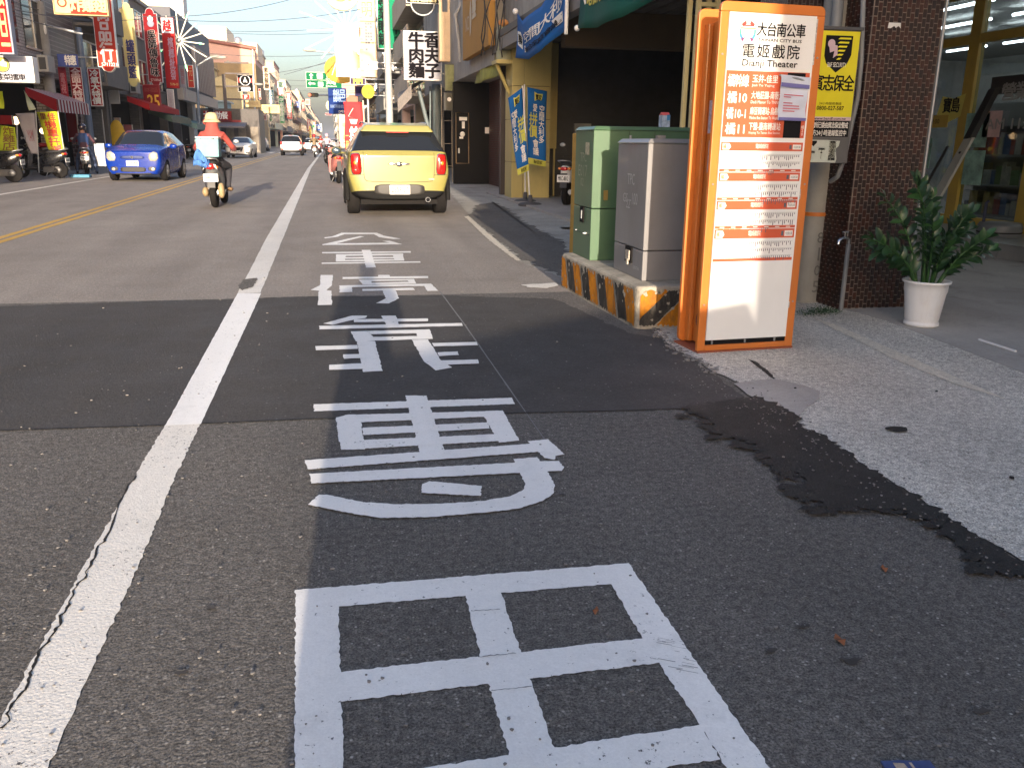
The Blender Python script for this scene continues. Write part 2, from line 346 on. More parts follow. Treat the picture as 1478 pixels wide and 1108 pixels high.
PAINTW = ground_mat('road_paint_worn', (0.76, 0.73, 0.66), (0.6, 0.6, 0.58), var=.06, stones=.02, rough=.6, bump=.3, stain=(.45, .43, .38), stain_amt=.5, stain_scale=4, grit=.1, cover=((0.09, 0.08, 0.075), .37, 75))
YPAINT = ground_mat('yellow_road_paint', (0.62, 0.38, 0.07), (0.4, 0.3, 0.1), var=.15, stones=.02, rough=.6, bump=.4, stain=(.3, .2, .08), stain_amt=.5, grit=.15, cover=((0.12, 0.10, 0.08), .33, 20))

def sheet(name, P, z, mat, step=None, amp=0.0, seed=1, kind='structure', label=None, cat=None):
    mb = MB(); mb.flat(jag(P, step, amp, seed) if step else P, z)
    o = mb.build(name, mat); tag(o, label, cat, kind=kind); return o
def px(P, z=0.0): return [tuple(G(x, y, z)) for x, y in P]

sheet('ground', [(-900, -120), (900, -120), (900, 2500), (-900, 2500)], -0.03, CEM)
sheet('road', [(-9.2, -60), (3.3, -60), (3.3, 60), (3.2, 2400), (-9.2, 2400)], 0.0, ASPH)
sheet('road', [(-9.2, 7.3), (3.3, 7.2), (3.3, 60), (3.2, 2300), (-9.2, 2300)], 0.001, ASPF)  # paler, browner sheet over the road from the dark band onwards
# darker band of newer asphalt laid across the road
top = px([(0, 443), (150, 438), (300, 433), (460, 428), (640, 427), (800, 432)]); bot = px([(0, 622), (240, 614), (450, 605), (700, 598), (1000, 590), (1075, 574)])
L0 = (-9.0, top[0][1]*1.01); L1 = (-9.0, bot[0][1]*1.04)
P = [L1] + bot + px([(1010, 525), (960, 490), (905, 480), (820, 440)]) + top[::-1] + [L0]
sheet('road', P, 0.002, ASPN, .05, .016, 3)
# thin dark joint lines at the edges of the band
mb = MB()
for line in (bot, top):
    for a, b in zip(line[:-1], line[1:]):
        d = (Vector(b)-Vector(a)).normalized()*0.5; nrm = Vector((-d.y, d.x, 0)).normalized()*0.006
        mb.flat(jag([Vector(a)-nrm, Vector(b)-nrm, Vector(b)+nrm, Vector(a)+nrm], .04, .004, 5), 0.0035)
tag(mb.build('road_joint', TAR), kind='structure')

# road side concrete
Z5 = lambda P: [(940+x/2.747, 460+y/2.747) for x, y in P]
edge = Z5([(10, 55), (45, 75), (100, 130), (190, 165), (250, 215), (330, 250), (420, 285), (490, 330), (560, 385), (600, 435), (700, 480), (830, 580), (1000, 680), (1250, 840), (1478, 970), (1750, 1130)])
E1 = px(edge)
sheet('pavement', E1 + [(7.0, 0.6), (9.5, 3.0), (9.5, 13.0), (3.75, 13.0), (3.2, 8.6), (2.3, 8.4), (2.2, 5.55)], 0.006, AGG, .05, .012, 4)
# smoother strips towards the arcade
sheet('pavement', px(Z5([(640, 0), (930, 150), (1180, 255), (1478, 350), (1900, 480), (1900, 350), (1478, 212), (1200, 112), (930, 18), (800, -25)])), 0.009, AGG2, .08, .008, 6)
GP = px(Z5([(325, 262), (400, 250), (490, 243), (600, 268), (668, 292), (668, 322), (625, 352), (585, 390), (520, 372), (440, 330), (380, 305)]))
sheet('pavement_patch', GP, 0.009, CEM, .04, .006, 7)
TP = px(Z5([(130, 357), (300, 330), (410, 312), (500, 345), (580, 392), (600, 440), (700, 480), (830, 580), (1000, 680), (1250, 840), (1478, 972), (1700, 1100), (1600, 1090), (1478, 1032), (1310, 1022), (1285, 960), (1200, 862), (1100, 785), (1000, 778), (930, 755), (830, 735), (740, 772), (640, 730), (570, 664), (640, 655), (560, 615), (480, 577), (440, 540), (400, 500), (290, 470), (250, 430), (210, 400)]))
sheet('tar_edging', TP, 0.012, TAR, .022, .024, 8)
# crumbled rubble along the edge
RUB = M('rubble', (0.22, 0.21, 0.20), rough=.9, var=.4, scale=30)
rnd = random.Random(11); mb = MB()
def chip(mb, x, y, z, s):
    P = [(x+math.cos(a)*s*rnd.uniform(.5, 1.1), y+math.sin(a)*s*rnd.uniform(.5, 1.1)) for a in [k*1.257+rnd.uniform(-.3, .3) for k in range(5)]]
    mb.slab(P, z, z+s*rnd.uniform(.3, .7))
for i in range(180):
    t = rnd.random(); a, b = edge[min(3, int(t*4))], edge[min(4, int(t*4)+1)]; u = rnd.random()
    g = G(a[0]+(b[0]-a[0])*u+rnd.gauss(0, 5), a[1]+(b[1]-a[1])*u+rnd.gauss(0, 3)); chip(mb, g.x, g.y, .004, rnd.uniform(.004, .018))
for i in range(260):
    k = rnd.randrange(3, len(edge)-1); u = rnd.random(); a, b = edge[k], edge[k+1]
    g = G(a[0]+(b[0]-a[0])*u+rnd.gauss(-10, 22), a[1]+(b[1]-a[1])*u+rnd.gauss(14, 14)); chip(mb, g.x, g.y, .012, rnd.uniform(.002, .007))
for i in range(500):
    g = G(rnd.uniform(0, 1478), rnd.uniform(400, 1108)**1.0); chip(mb, g.x, g.y, .004, rnd.uniform(.0015, .005)*(1+g.y*.12))
tag(mb.build('gravel', RUB), kind='stuff')

# apron between the road and the houses beyond the utility boxes
sheet('pavement', px([(812, 402), (748, 378), (690, 325), (655, 285), (640, 268), (636, 262), (700, 255)]) + [(9.5, 30), (9.5, 13), (3.4, 13), (3.1, 8.3), (2.3, 8.1)], 0.004, APR, .1, .03, 9)
sheet('kerb_line', px([(670, 313), (676, 312), (715, 346), (752, 377), (745, 377), (704, 346)]), 0.007, AGG2, .03, .012, 10)
sheet('pavement', px([(673, 313), (690, 296), (712, 292), (735, 302), (752, 318), (778, 332), (800, 343), (818, 352), (815, 400), (752, 376), (712, 344)]), 0.0065, ASPH, .08, .07, 19)
sheet('kerb_line', px([(752, 412), (800, 409), (806, 413), (790, 417), (765, 416)]), 0.007, PAINTW, .04, .015, 12)
# raised arcade floor
AF = G(1278, 462, .045); AG = G(1478, 538, .045); dd = (AG-AF).normalized()
mb = MB(); q0 = AF - dd*1.1; q1 = AG + dd*3
q0 = AF; mb.slab([(q1.x, q1.y), (13, 0), (13, 22), (3.82, 22), (3.82, 6.4), (3.84, 5.9), (q0.x, q0.y)], 0.0, 0.045)
tag(mb.build('arcade_floor', CEM), kind='structure')
mb = MB()                                         # ramped edge of the arcade floor
n = Vector((dd.y, -dd.x, 0)); n = n if n.x < 0 else -n
mb.add([(q0.x, q0.y, .043), (q1.x, q1.y, .043), tuple(Vector((q1.x, q1.y, .0))+n*.45), tuple(Vector((q0.x, q0.y, .0))+n*.45), (3.84, 6.4, .043), (3.40, 6.4, .0)], [(3, 2, 1, 0), (5, 3, 0, 4)])
tag(mb.build('pavement', AGG), kind='structure')
# drain cover, cracks, small litter
sheet('crack', px([(1079, 520), (1090, 523), (1108, 536), (1119, 548), (1116, 549), (1104, 539), (1088, 527)]), 0.008, TAR, .02, .005, 13)
mb = MB(); g = G(1295, 619, .012); mb.add([(g.x+.052*math.cos(a)*(1+.15*math.sin(3*a)), g.y+.04*math.sin(a), .0125) for a in [k*.3927 for k in range(16)]], [tuple(range(16))])
tag(mb.build('hole', TAR), kind='structure')
mb = MB(); 
for (x, y, s) in ((1148, 560, .012), (1352, 565, .015), (1460, 690, .02)): 
    g = G(x, y, .012); chip(mb, g.x, g.y, .0122, s*.6)
tag(mb.build('gravel', TAR), kind='stuff')
mb = MB(); a, b = G(1413, 490, .05), G(1466, 507, .05); mb.tube([a, b], .008, 6)
tag(mb.build('stick', WHITE), 'thin white plastic stick lying on the arcade floor right of the flower pot', 'stick')
LEAF = M('dry_leaf', (0.22, 0.08, 0.03), rough=.7, var=.4, scale=60)
for (x, y, s, lab) in ((860, 884, .016, 'small curled brown leaf inside the white painted box on the road'), (1276, 823, .018, 'reddish dry leaf on grey asphalt below the tar edging'), (1212, 926, .022, 'dry red leaf on the asphalt right of the big painted box')):
    g = G(x, y); mb = MB(); mb.add([(-s, 0, .003), (-s*.4, s*.6, .012), (s*.5, s*.5, .004), (s*1.1, 0, .012), (s*.4, -s*.5, .003), (-s*.4, -s*.5, .014)], [(0, 1, 5), (1, 2, 4, 5), (2, 3, 4)])
    tag(mb.build('leaf', LEAF, loc=(g.x, g.y, 0), rz=s*70), lab, 'leaf')
# printed card lying at the bottom edge
g = G(1315, 1116); t = empty('litter_card', (g.x, g.y, .003), R(-8), 'blue printed plastic packet lying on the asphalt at the bottom edge', 'litter')
mb = MB(); mb.slab(jag([(-.045, -.05), (.06, -.05), (.055, .03), (-.05, .033)], .02, .002, 4), 0, .004); mb.build('packet', S('packet_blue', 70, 85, 130, rough=.3, var=.3, scale=30), t)
mb = MB(); mb.flat([(-.03, -.04), (0, -.04), (-.005, .022), (-.028, .025)], .0052); mb.flat([(.006, .0), (.012, .0), (.012, .024), (.006, .024)], .0052); mb.build('print', S('packet_print', 190, 170, 150, rough=.3, var=.5, scale=50), t)

# lane line, beside the camera: worn, then fresh on the new band, then worn again
def strip(name, Lp, Rp, z, mat, amp=.003, step=.03, seed=1, **k):
    return sheet(name, Lp + Rp[::-1], z, mat, step, amp, seed, **k)
strip('lane_line', px([(-60, 1150), (4, 1032), (142, 780), (188, 700), (238, 614)]), px([(50, 1150), (70, 1108), (216, 780), (248, 700), (289, 612)]), .003, PAINTW, .004, .02, 21)
strip('lane_line', px([(238, 615), (240, 613), (343, 424)]), px([(290, 613), (291, 611), (377, 424)]), .0045, PAINT, .0015, .05, 22)
far = [px([(343, 424), (385, 343), (444, 243)]), px([(376, 423), (409, 343), (449, 243)])]
far[0].append((-1.02, 900)); far[1].append((-.86, 900))
strip('lane_line', far[0], far[1], .003, PAINTW, .004, .15, 23)
sheet('patch', px([(344, 414), (352, 404), (372, 402), (366, 414), (350, 420)]), .0065, ASPH, .03, .01, 24)
# crack running down the lane line
cr = [(0+x/3.3775, 780+y/3.3775) for x, y in [(515, 0), (485, 30), (465, 90), (430, 140), (410, 190), (370, 230), (345, 290), (335, 330), (300, 370), (290, 420), (262, 450), (232, 500), (190, 550), (175, 600), (150, 650), (135, 700), (110, 750), (60, 800), (35, 850), (55, 885), (10, 920)]]
cr = [(196, 688), (183, 706), (176, 722), (166, 742)] + cr
rn = random.Random(5); Lc = []; Rc = []
for i, (x, y) in enumerate(cr):
    for k in range(3):
        if i == len(cr)-1 and k: break
        x2, y2 = cr[min(i+1, len(cr)-1)]; u = k/3; g = G(x+(x2-x)*u+rn.uniform(-2.2, 2.2), y+(y2-y)*u, .0); w = rn.uniform(.0012, .0045)
        Lc.append((g.x-w, g.y)); Rc.append((g.x+w, g.y+rn.uniform(-.003, .003)))
mb = MB()
for i in range(len(Lc)-1): mb.flat([Lc[i], Rc[i], Rc[i+1], Lc[i+1]], .005)
tag(mb.build('crack', TAR), kind='structure')
# double yellow line
ya, yb = G(-40, 353), G(130, 301.5); 
def xat(y, a, b): return a.x + (b.x-a.x)*(y-a.y)/(b.y-a.y)
c1, c2 = G(0, 343.5), G(396, 223.5); c3, c4 = G(0, 349.5), G(397, 225.5)
for (a, b) in ((c1, c2), (c3, c4)):
    y0, y1 = 3.0, 90; xs0, xs1 = xat(y0, a, b), xat(y1, a, b); sheet('yellow_line', [(xs0-.05, y0), (xs0+.05, y0), (xs1+.05, y1), (xs1-.05, y1)], .003, YPAINT, .2, .008, 31)
a, b = G(0, 281.5), G(150, 256.5); sheet('edge_line', [(-7.30, 5), (-7.18, 5), (-7.36, 62), (-7.52, 62)], .003, PAINTW, .2, .006, 33)
for i in range(3): sheet('dash_line', [(-6.2+i*1.1, 90), (-5.7+i*1.1, 90), (-5.7+i*1.1, 97), (-6.2+i*1.1, 97)], .009, PAINTW)

# painted road characters
q1 = lambda P: [(400+x/3.211, 560+y/3.211) for x, y in P]
q2 = lambda P: [(400+x/3.6925, 320+y/3.6925) for x, y in P]
CHARS = [
 ('white painted road character at the bottom edge shaped like a window of four panes', None, [
  [(426,852),(487,850),(497,1125),(426,1125)], [(426,852),(905,813.5),(925,840),(487,876)], [(668,845),(718,840),(752,943),(815,1125),(745,1125),(694,950)],
  [(487,971),(930,922),(955,957),(492,1014)], [(868,818),(907,813.5),(1122,1125),(1058,1125),(1010,1048),(927,922)], [(600,1112),(1010,1047),(1040,1097),(900,1118),(600,1160)]]),
 ('white painted road character with a long curved hook under two long bars', q1, [
  [(168,78),(1088,48),(1103,77),(172,111)], [(594,37),(692,38),(778,300),(662,306)], [(272,140),(330,126),(385,126),(407,288),(296,290),(284,230)], [(330,128),(1045,108),(1060,132),(335,165)],
  [(395,188),(975,163),(985,192),(400,222)], [(400,245),(1010,218),(1030,250),(405,285)], [(945,112),(1045,108),(1122,248),(1028,258)], [(126,340),(1185,262),(1215,300),(145,382)],
  [(1160,252),(1255,242),(1333,312),(1290,320),(1285,338),(1240,330)], [(148,403),(1225,345),(1305,343),(1330,375),(1320,390),(1240,393),(158,448)],
  [(1095,335),(1205,326),(1250,385),(1288,460),(1280,495),(1230,530),(1120,565),(950,585),(700,605),(480,609),(330,585),(143,547),(195,500),(230,500),(400,535),(560,545),(760,543),(950,530),(1080,508),(1140,478),(1150,455)],
  [(672,452),(705,438),(948,460),(943,507),(668,492)]]),
 ('white painted road character with two legs and short side bars on the dark band', q2, [
  [(245,545),(400,503),(480,503),(470,516),(420,522),(295,552)], [(410,522),(803,518),(803,533),(410,538)], [(555,504),(633,503),(652,560),(585,562)], [(223,558),(985,543),(990,558),(225,577)],
  [(393,588),(812,577),(817,597),(400,605)], [(410,620),(827,611),(830,628),(420,641)], [(393,588),(487,588),(515,620),(420,641)], [(735,580),(812,577),(830,628),(748,630)],
  [(425,640),(520,640),(563,800),(458,806)], [(717,634),(805,632),(870,740),(933,782),(845,798),(785,752)], [(203,668),(430,662),(432,682),(207,690)], [(352,712),(445,710),(448,732),(357,736)], [(278,768),(455,760),(460,790),(278,795)],
  [(825,652),(1063,646),(1070,664),(835,670)], [(855,702),(963,697),(970,716),(865,722)], [(875,745),(1070,740),(1075,762),(890,768)]]),
 ('white painted road character of three parts just before the dark asphalt band', q2, [
  [(232,286),(298,286),(292,340),(262,368),(290,370),(292,445),(217,447),(222,370),(178,366),(228,342)], [(348,297),(805,292),(805,303),(348,308)], [(540,286),(598,286),(602,296),(540,297)],
  [(435,312),(730,308),(735,316),(440,320)], [(450,330),(738,322),(740,332),(460,338)], [(435,312),(500,312),(505,338),(455,338)], [(690,309),(728,308),(740,332),(705,333)],
  [(332,343),(820,333),(822,345),(400,352),(402,378),(333,380)], [(780,337),(820,333),(860,372),(800,373)], [(455,362),(725,355),(735,368),(456,373)], [(560,366),(630,366),(650,412),(595,440),(527,438),(580,412)]]),
 ('white painted road character of a barred box, second from the yellow car', q2, [
  [(240,163),(712,158),(712,166),(240,170)], [(315,175),(670,171),(672,180),(316,184)], [(360,191),(640,189),(640,197),(362,199)], [(312,206),(675,201),(678,209),(314,214)], [(315,175),(367,175),(362,212),(312,212)],
  [(615,173),(668,171),(678,207),(625,208)], [(238,220),(762,213),(766,220),(238,227)], [(450,152),(497,152),(527,245),(475,247)]]),
 ('thin white painted road character nearest to the yellow car', q2, [
  [(250,85),(290,80),(345,60),(375,62),(320,82),(255,90)], [(340,60),(530,60),(530,68),(345,68)], [(500,60),(530,60),(570,76),(660,92),(620,94),(545,84)], [(240,122),(440,78),(465,80),(320,117),(600,113),(560,104),(600,103),(668,122),(240,126)]]),
]
for ci, (lab, tr, strokes) in enumerate(CHARS):
    first = None; c = None
    pts = [px(tr(s) if tr else s) for s in strokes]
    cx = sum(p[0] for s in pts for p in s)/sum(len(s) for s in pts); cy = sum(p[1] for s in pts for p in s)/sum(len(s) for s in pts)
    t = empty('painted_character', (cx, cy, 0), 0, lab, 'road marking', 'white characters painted in the bus lane')
    for k, s in enumerate(pts):
        mb = MB(); z = (.0042 if ci in (1, 2, 3) else .0025) + k*.00025
        near = ci < 2
        mb.flat([(x-cx, y-cy) for x, y in jag(s, .012 if near else .04, .0028 if near else .004, ci*30+k)], z)
        mb.build('stroke', PAINT, t)
# faint chalk guide line right of the characters
strip('guide_line', px([(634, 421), (669, 468), (740, 570), (810, 670)]), px([(636, 421), (671, 468), (742, 570), (811, 670)]), .0032, M('chalk', (0.2, 0.2, 0.2), rough=.9), .001, .1, 41)

rn = random.Random(77); mb = MB()
low = Z5([(130, 357), (210, 400), (290, 470), (400, 500), (480, 577), (570, 664), (640, 730), (740, 772), (830, 735), (930, 755), (1100, 785), (1200, 862), (1310, 1022)])
for i in range(150):
    k = rn.randrange(len(low)-1); u = rn.random(); g = G(low[k][0]+(low[k+1][0]-low[k][0])*u+rn.gauss(0, 7), low[k][1]+(low[k+1][1]-low[k][1])*u+rn.gauss(3, 5)); r_ = rn.uniform(.006, .035)
    mb.flat([(g.x+math.cos(a)*r_*rn.uniform(.4, 1.3)*1.5, g.y+math.sin(a)*r_*rn.uniform(.4, 1.3)) for a in [j*.628 for j in range(10)]], .0122+i*.00001)
tag(mb.build('tar_spatter', TAR), kind='stuff')
STN = M('oil_stain', (.055, .048, .042), rough=.7, var=.5, scale=30)
mb = MB()
for i, (x, y, s_) in enumerate(((1160, 905, .014), (1226, 955, .02), (306, 878, .016), (262, 972, .014), (1112, 940, .012), (80, 470, .03), (655, 495, .02), (1416, 1028, .015), (810, 715, .012))):
    g = G(x, y); mb.flat([(g.x+math.cos(a)*s_*rn.uniform(.3, 1.2)*1.6, g.y+math.sin(a)*s_*rn.uniform(.3, 1.2)) for a in [j*.4833 for j in range(13)]], .0046+i*.00002)
tag(mb.build('oil_stains', STN), kind='stuff')
TYM = M('tyre_mark', (.12, .12, .12), rough=.8, var=.6, scale=60); mb = MB()
for k in range(26):                                    # scuffed streaks across the corner of the big painted box
    x, y = rn.uniform(935, 1015), rn.uniform(922, 975); a = G(x, y); L_ = rn.uniform(.01, .05); w_ = rn.uniform(.0008, .0025); mb.flat([(a.x, a.y), (a.x+L_, a.y-L_*.55), (a.x+L_, a.y-L_*.55+w_), (a.x, a.y+w_)], .0062+k*.00003)
for (x0, y0, x1, y1) in ((709, 999, 768, 994), (680, 884, 722, 882), (690, 951, 745, 945)):
    a, b = G(x0, y0), G(x1, y1); P_ = [(a.x+(b.x-a.x)*j/12, a.y+(b.y-a.y)*j/12+rn.uniform(-.002, .002)) for j in range(13)]; mb.flat(P_+[(p[0], p[1]+rn.uniform(.001, .004)) for p in P_[::-1]], .0064)
tag(mb.build('tyre_scuffs', TYM), kind='stuff')
# ------------------------------------------------------------------ bus stop sign
A0 = G(1005.5, 511); B0 = G(1142, 503); RZ = math.atan2(B0.y-A0.y, B0.x-A0.x)
def plane_uv(x, y, O, rz):
    n = Vector((math.sin(rz), -math.cos(rz), 0)); r = ray(x, y); o = Vector((0, 0, CH)); t = n.dot(O-o)/n.dot(r); q = o+r*t-O
    return q.x*math.cos(rz)+q.y*math.sin(rz), q.z
def rrect(x0, z0, x1, z1, r, n=5):
    P = []
    for (cx, cz, a) in ((x1-r, z0+r, -90), (x1-r, z1-r, 0), (x0+r, z1-r, 90), (x0+r, z0+r, 180)):
        for k in range(n+1): t = R(a+90*k/n); P.append((cx+r*math.cos(t), cz+r*math.sin(t)))
    return P
ORG = S('orange_enamel', 204, 116, 44, rough=.42, var=.08, scale=3, coat=.2, dirt=.35, dcol=(.30, .13, .06))
ORP = S('orange_print', 205, 92, 60, rough=.35, var=.05)
PANW = M('sign_white', (0.80, 0.80, 0.78), rough=.3, var=.05, scale=2, dirt=.08, dcol=(.5, .48, .42))
stop = empty('bus_stop_sign', (A0.x, A0.y, .008), RZ, 'tall orange bus stop sign box with white timetable panel standing at the pavement edge', 'bus stop sign')
mb = MB(); H_ = 2.02; W_ = .672
out = rrect(0, 0, W_, H_, .035); inn = [(.052, .075), (.618, .075), (.618, 1.966), (.052, 1.966)]
# ring of four bars plus rounded outside: build as slabs butted together
mb.prism([p for p in out if p[1] > 1.966-1e-6] if False else [(0, 1.966), (W_, 1.966)] + [p for p in out if p[1] > 1.966], 0, .03)
mb.prism([(0, .01), (.052, .01), (.052, 1.966), (0, 1.966)], 0, .03); mb.prism([(.618, .01), (W_, .01), (W_, 1.966), (.618, 1.966)], 0, .03)
mb.prism([(.052, .01), (.618, .01), (.618, .045), (.052, .045)], 0, .03)
mb.build('front_frame', ORG, stop, bevel=.004)
mb = MB(); mb.prism(rrect(.016, 0.012, W_, H_-.003, .035), .29, .32); mb.build('rear_plate', ORG, stop, bevel=.004)
mb = MB(); mb.hexa([(.09, .03, .02), (.582, .03, .02), (.582, .29, .02), (.09, .29, .02)], [(.09, .03, 1.97), (.582, .03, 1.97), (.582, .29, 1.93), (.09, .29, 1.93)]); mb.build('cabinet_body', ORG, stop, bevel=.006)
mb = MB(); mb.box(.055, .0302, .02, .0895, .075, 1.95); mb.box(.055, .235, .02, .0895, .2898, 1.93); mb.build('side_channel', ORG, stop, bevel=.008)
mb = MB(); mb.box(.0, -.004, -.006, W_+.004, .325, .0095); mb.build('base_plate', S('orange_rusty', 150, 80, 50, rough=.7, var=.3, scale=12, dirt=.6), stop, bevel=.003)
mb = MB(); mb.tube([(.088, .155+.045*math.cos(R(a)), .17+.055*math.sin(R(a))) for a in range(0, 361, 20)], .004, 6); mb.build('cable_hole', S('orange_knockout', 120, 70, 50, rough=.6), stop)
mb = MB(); mb.box(.0525, .004, .046, .6175, .028, .074); mb.build('gap_shade', DARK, stop)  # solid near-black strip standing in for the shade inside the gap
mb = MB(); mb.tube([(.1, .0015, .05), (.1, .0015, .072)], .006, 6); mb.tube([(.33, .0015, .05), (.33, .0015, .072)], .006, 6); mb.tube([(.54, .0015, .05), (.54, .0015, .072)], .006, 6); mb.build('bolt', STEEL, stop)
mb = MB(); mb.box(.0545, -.004, .0765, .6155, .026, 1.9635); panel = mb.build('panel', PANW, stop)
mb = MB(); mb.box(.6158, -.003, 1.70, .6250, .002, 1.95); mb.box(.6158, -.003, .26, .6230, .002, .30); mb.box(.6158, -.003, .93, .6230, .002, .99); mb.build('torn_edge', M('torn_edge', (.5, .48, .45), rough=.8, var=.6, scale=60), stop)
U = lambda x, y: plane_uv(x, y, A0, RZ)
def R4(x0, y0, x1, y1):
    a, b = U(x0, y0), U(x1, y1); return a[0], b[1], b[0], a[1]
Y1, Y2, Y3 = -.0052, -.0062, -.0072
mb = MB()                                            # orange blocks
mb.rect(.058, 1.288, .604, 1.655, Y1)
rows = []
for (yt, yb, yl) in ((1.262, 1.212, 0), (1.088, 1.038, 1), (.924, .872, 1), (.756, .700, 1)):
    mb.poly([(.058, yt), (.058, yb), (.604, yb), (.604, yt)], Y1); rows.append((yt, yb))
    if yl: mb.rect(.058, yt+.004, .604, yt+.020, Y1)
mb.rect(.058, .562, .604, .580, Y1); mb.build('orange_print', ORP, stop)
mb = MB(); mb.text('大台南公車', .232, 1.842, .548, 1.915, Y1, off=.024, wf=.95); mb.text('TAINAN CITY BUS', .232, 1.815, .536, 1.833, Y1, off=.02)
mb.text('電姬戲院', .138, 1.724, .528, 1.80, Y1, off=.0145, wf=.80); mb.text('Dianji Theater', .143, 1.668, .525, 1.718, Y1, off=.02); mb.build('black_lettering', INK, stop)
WPR = M('white_print', (0.82, 0.80, 0.74), rough=.4, var=.05)
mb = MB()
for s1, s2, s3, z0 in (('橘幹線', '玉井-佳里', 'Jiali To Yujing', 1.565), ('橘10', '大地莊園-南藝大', 'Dadi Manor To TNNUA', 1.475), ('橘10-1', '麻豆轉運站-烏樹林', 'Madou Bus Station To Wushulin', 1.388), ('橘11', '下營-臺南轉運站', 'Xiaying To Tainan Bus Station', 1.302)):
    mb.text(s1, .072, z0, .205, z0+.068, Y2, off=.018)
    mb.text(s2, .222, z0+.026, .40 if s1 == '橘幹線' else .445, z0+.072, Y2, off=.014); mb.text(s3, .222, z0+.002, .38 if s1 == '橘幹線' else .445, z0+.020, Y2, off=-.002)
for (yt, yb) in rows:
    mb.poly([(.068, yt-.008), (.068, yb+.006), (.112, yb+.006), (.124, (yt+yb)/2-.002), (.112, yt-.008)], Y2)
    mb.text('電姬戲院', .285, yb+.013, .37, yt-.010, Y2, off=.01); mb.rect(.535, yb+.010, .592, yt-.012, Y2)
    if yt < 1.2:
        for k in range(7): mb.rect(.09+.075*k, yt+.009, .12+.075*k, yt+.014, Y2)
mb.build('white_lettering', WPR, stop)
rnd = random.Random(3); m1 = MB(); m2 = MB()
for (yt, yb) in rows:
    m2.text('橘', .072, yb+.012, .092, yt-.014, Y3, off=.02); m1.rect(.512, yb+.012, .528, yt-.014, Y2); m1.text('大台南公車', .540, yb+.016, .588, yt-.020, Y3, off=.01)
    for j in range(3):
        zz = yb - .022 - j*.043; x0 = .285+rnd.uniform(0, .03); m1.rect(x0, zz+.0025, .598, zz+.0035, Y2)
        if j == 2 and rnd.random() < .6: xe = .42
        else: xe = .592
        x = x0+.004
        while x < xe:
            hh = rnd.choice((.008, .012, .016, .022, .03)); m1.rect(x, zz-hh, x+.0052, zz, Y2); x += .0135
    for j in range(7):
        zz = yb-.014-j*.0165
        if rnd.random() < .85:
            x = .066+rnd.choice((0, 0, .012))
            while x < rnd.uniform(.17, .25): w = rnd.uniform(.012, .04); m2.rect(x, zz-.0035, x+w, zz, Y2); x += w+.006
    m2.rect(.075, yb-.075, .0757, yb-.03, Y2); m2.rect(.12, yb-.075, .1207, yb-.03, Y2); m2.rect(.16, yb-.075, .1607, yb-.03, Y2)
m1.build('timetable_print', S('grey_print', 95, 95, 105, rough=.5, var=.2), stop); m2.build('fare_print', S('pale_orange_print', 222, 140, 95, rough=.5, var=.2), stop)
# taped notice covering the right side of the route list
m = MB(); V = []; nx, nz = 8, 12
PX0 = [U(1125, 110), U(1166, 115), U(1159, 177), U(1120, 176)]
for j in range(nz+1):
    for i in range(nx+1):
        a = Vector(PX0[0]).lerp(Vector(PX0[1]), i/nx); b = Vector(PX0[3]).lerp(Vector(PX0[2]), i/nx); p = a.lerp(b, j/nz)
        V.append((p.x, -.017-.005*math.sin(i*.9+j*.5)-.003*math.sin(j*1.3)-(.012 if j == 0 else 0)*(i/nx), p.y))
m.add(V, [(j*(nx+1)+i, j*(nx+1)+i+1, (j+1)*(nx+1)+i+1, (j+1)*(nx+1)+i) for j in range(nz) for i in range(nx)], True)
nt_ = m.build('paper_notice', S('paper', 205, 212, 228, rough=.35, var=.08, scale=8, coat=.4), stop)
def nb(u0, v0, u1, v1, mb, y=-.0265):
    P = []
    for (u, v) in ((u0, v0), (u1, v0), (u1, v1), (u0, v1)):
        a = Vector(PX0[0]).lerp(Vector(PX0[1]), u); b = Vector(PX0[3]).lerp(Vector(PX0[2]), u); q = a.lerp(b, v); P.append((q.x, q.y))
    mb.poly(P[::-1], y)
mb = MB(); nb(0, .17, 1, .26, mb); nb(0, .93, 1, 1, mb); mb.build('notice_band', S('violet_print', 110, 108, 165, rough=.4), nt_)
mb = MB(); nb(.12, .42, .82, .44, mb); nb(.12, .47, .38, .49, mb)
for k, e in enumerate((.45, .7, .72, .55)): nb(.12, .60+k*.06, e, .62+k*.06, mb)
mb.build('notice_text', S('red_print', 190, 70, 90, rough=.5), nt_)
mb = MB(); mb.rect(.46, 1.288, .575, 1.39, Y2-.001); mb.rect(.455, 1.628, .575, 1.652, Y2-.001); mb.build('black_window', INK, stop)
mb = MB(); mb.text('橘20', .58, 1.30, .598, 1.36, Y2, vert=True, off=.01); mb.rect(.46, 1.656, .60, 1.672, Y1); mb.build('edge_lettering', WPR, stop)
mb = MB()
mb.tube([(.40, -.012, 1.637), (.50, -.018, 1.625), (.60, -.014, 1.605)], .006, 6); mb.build('tape', GALV, stop)
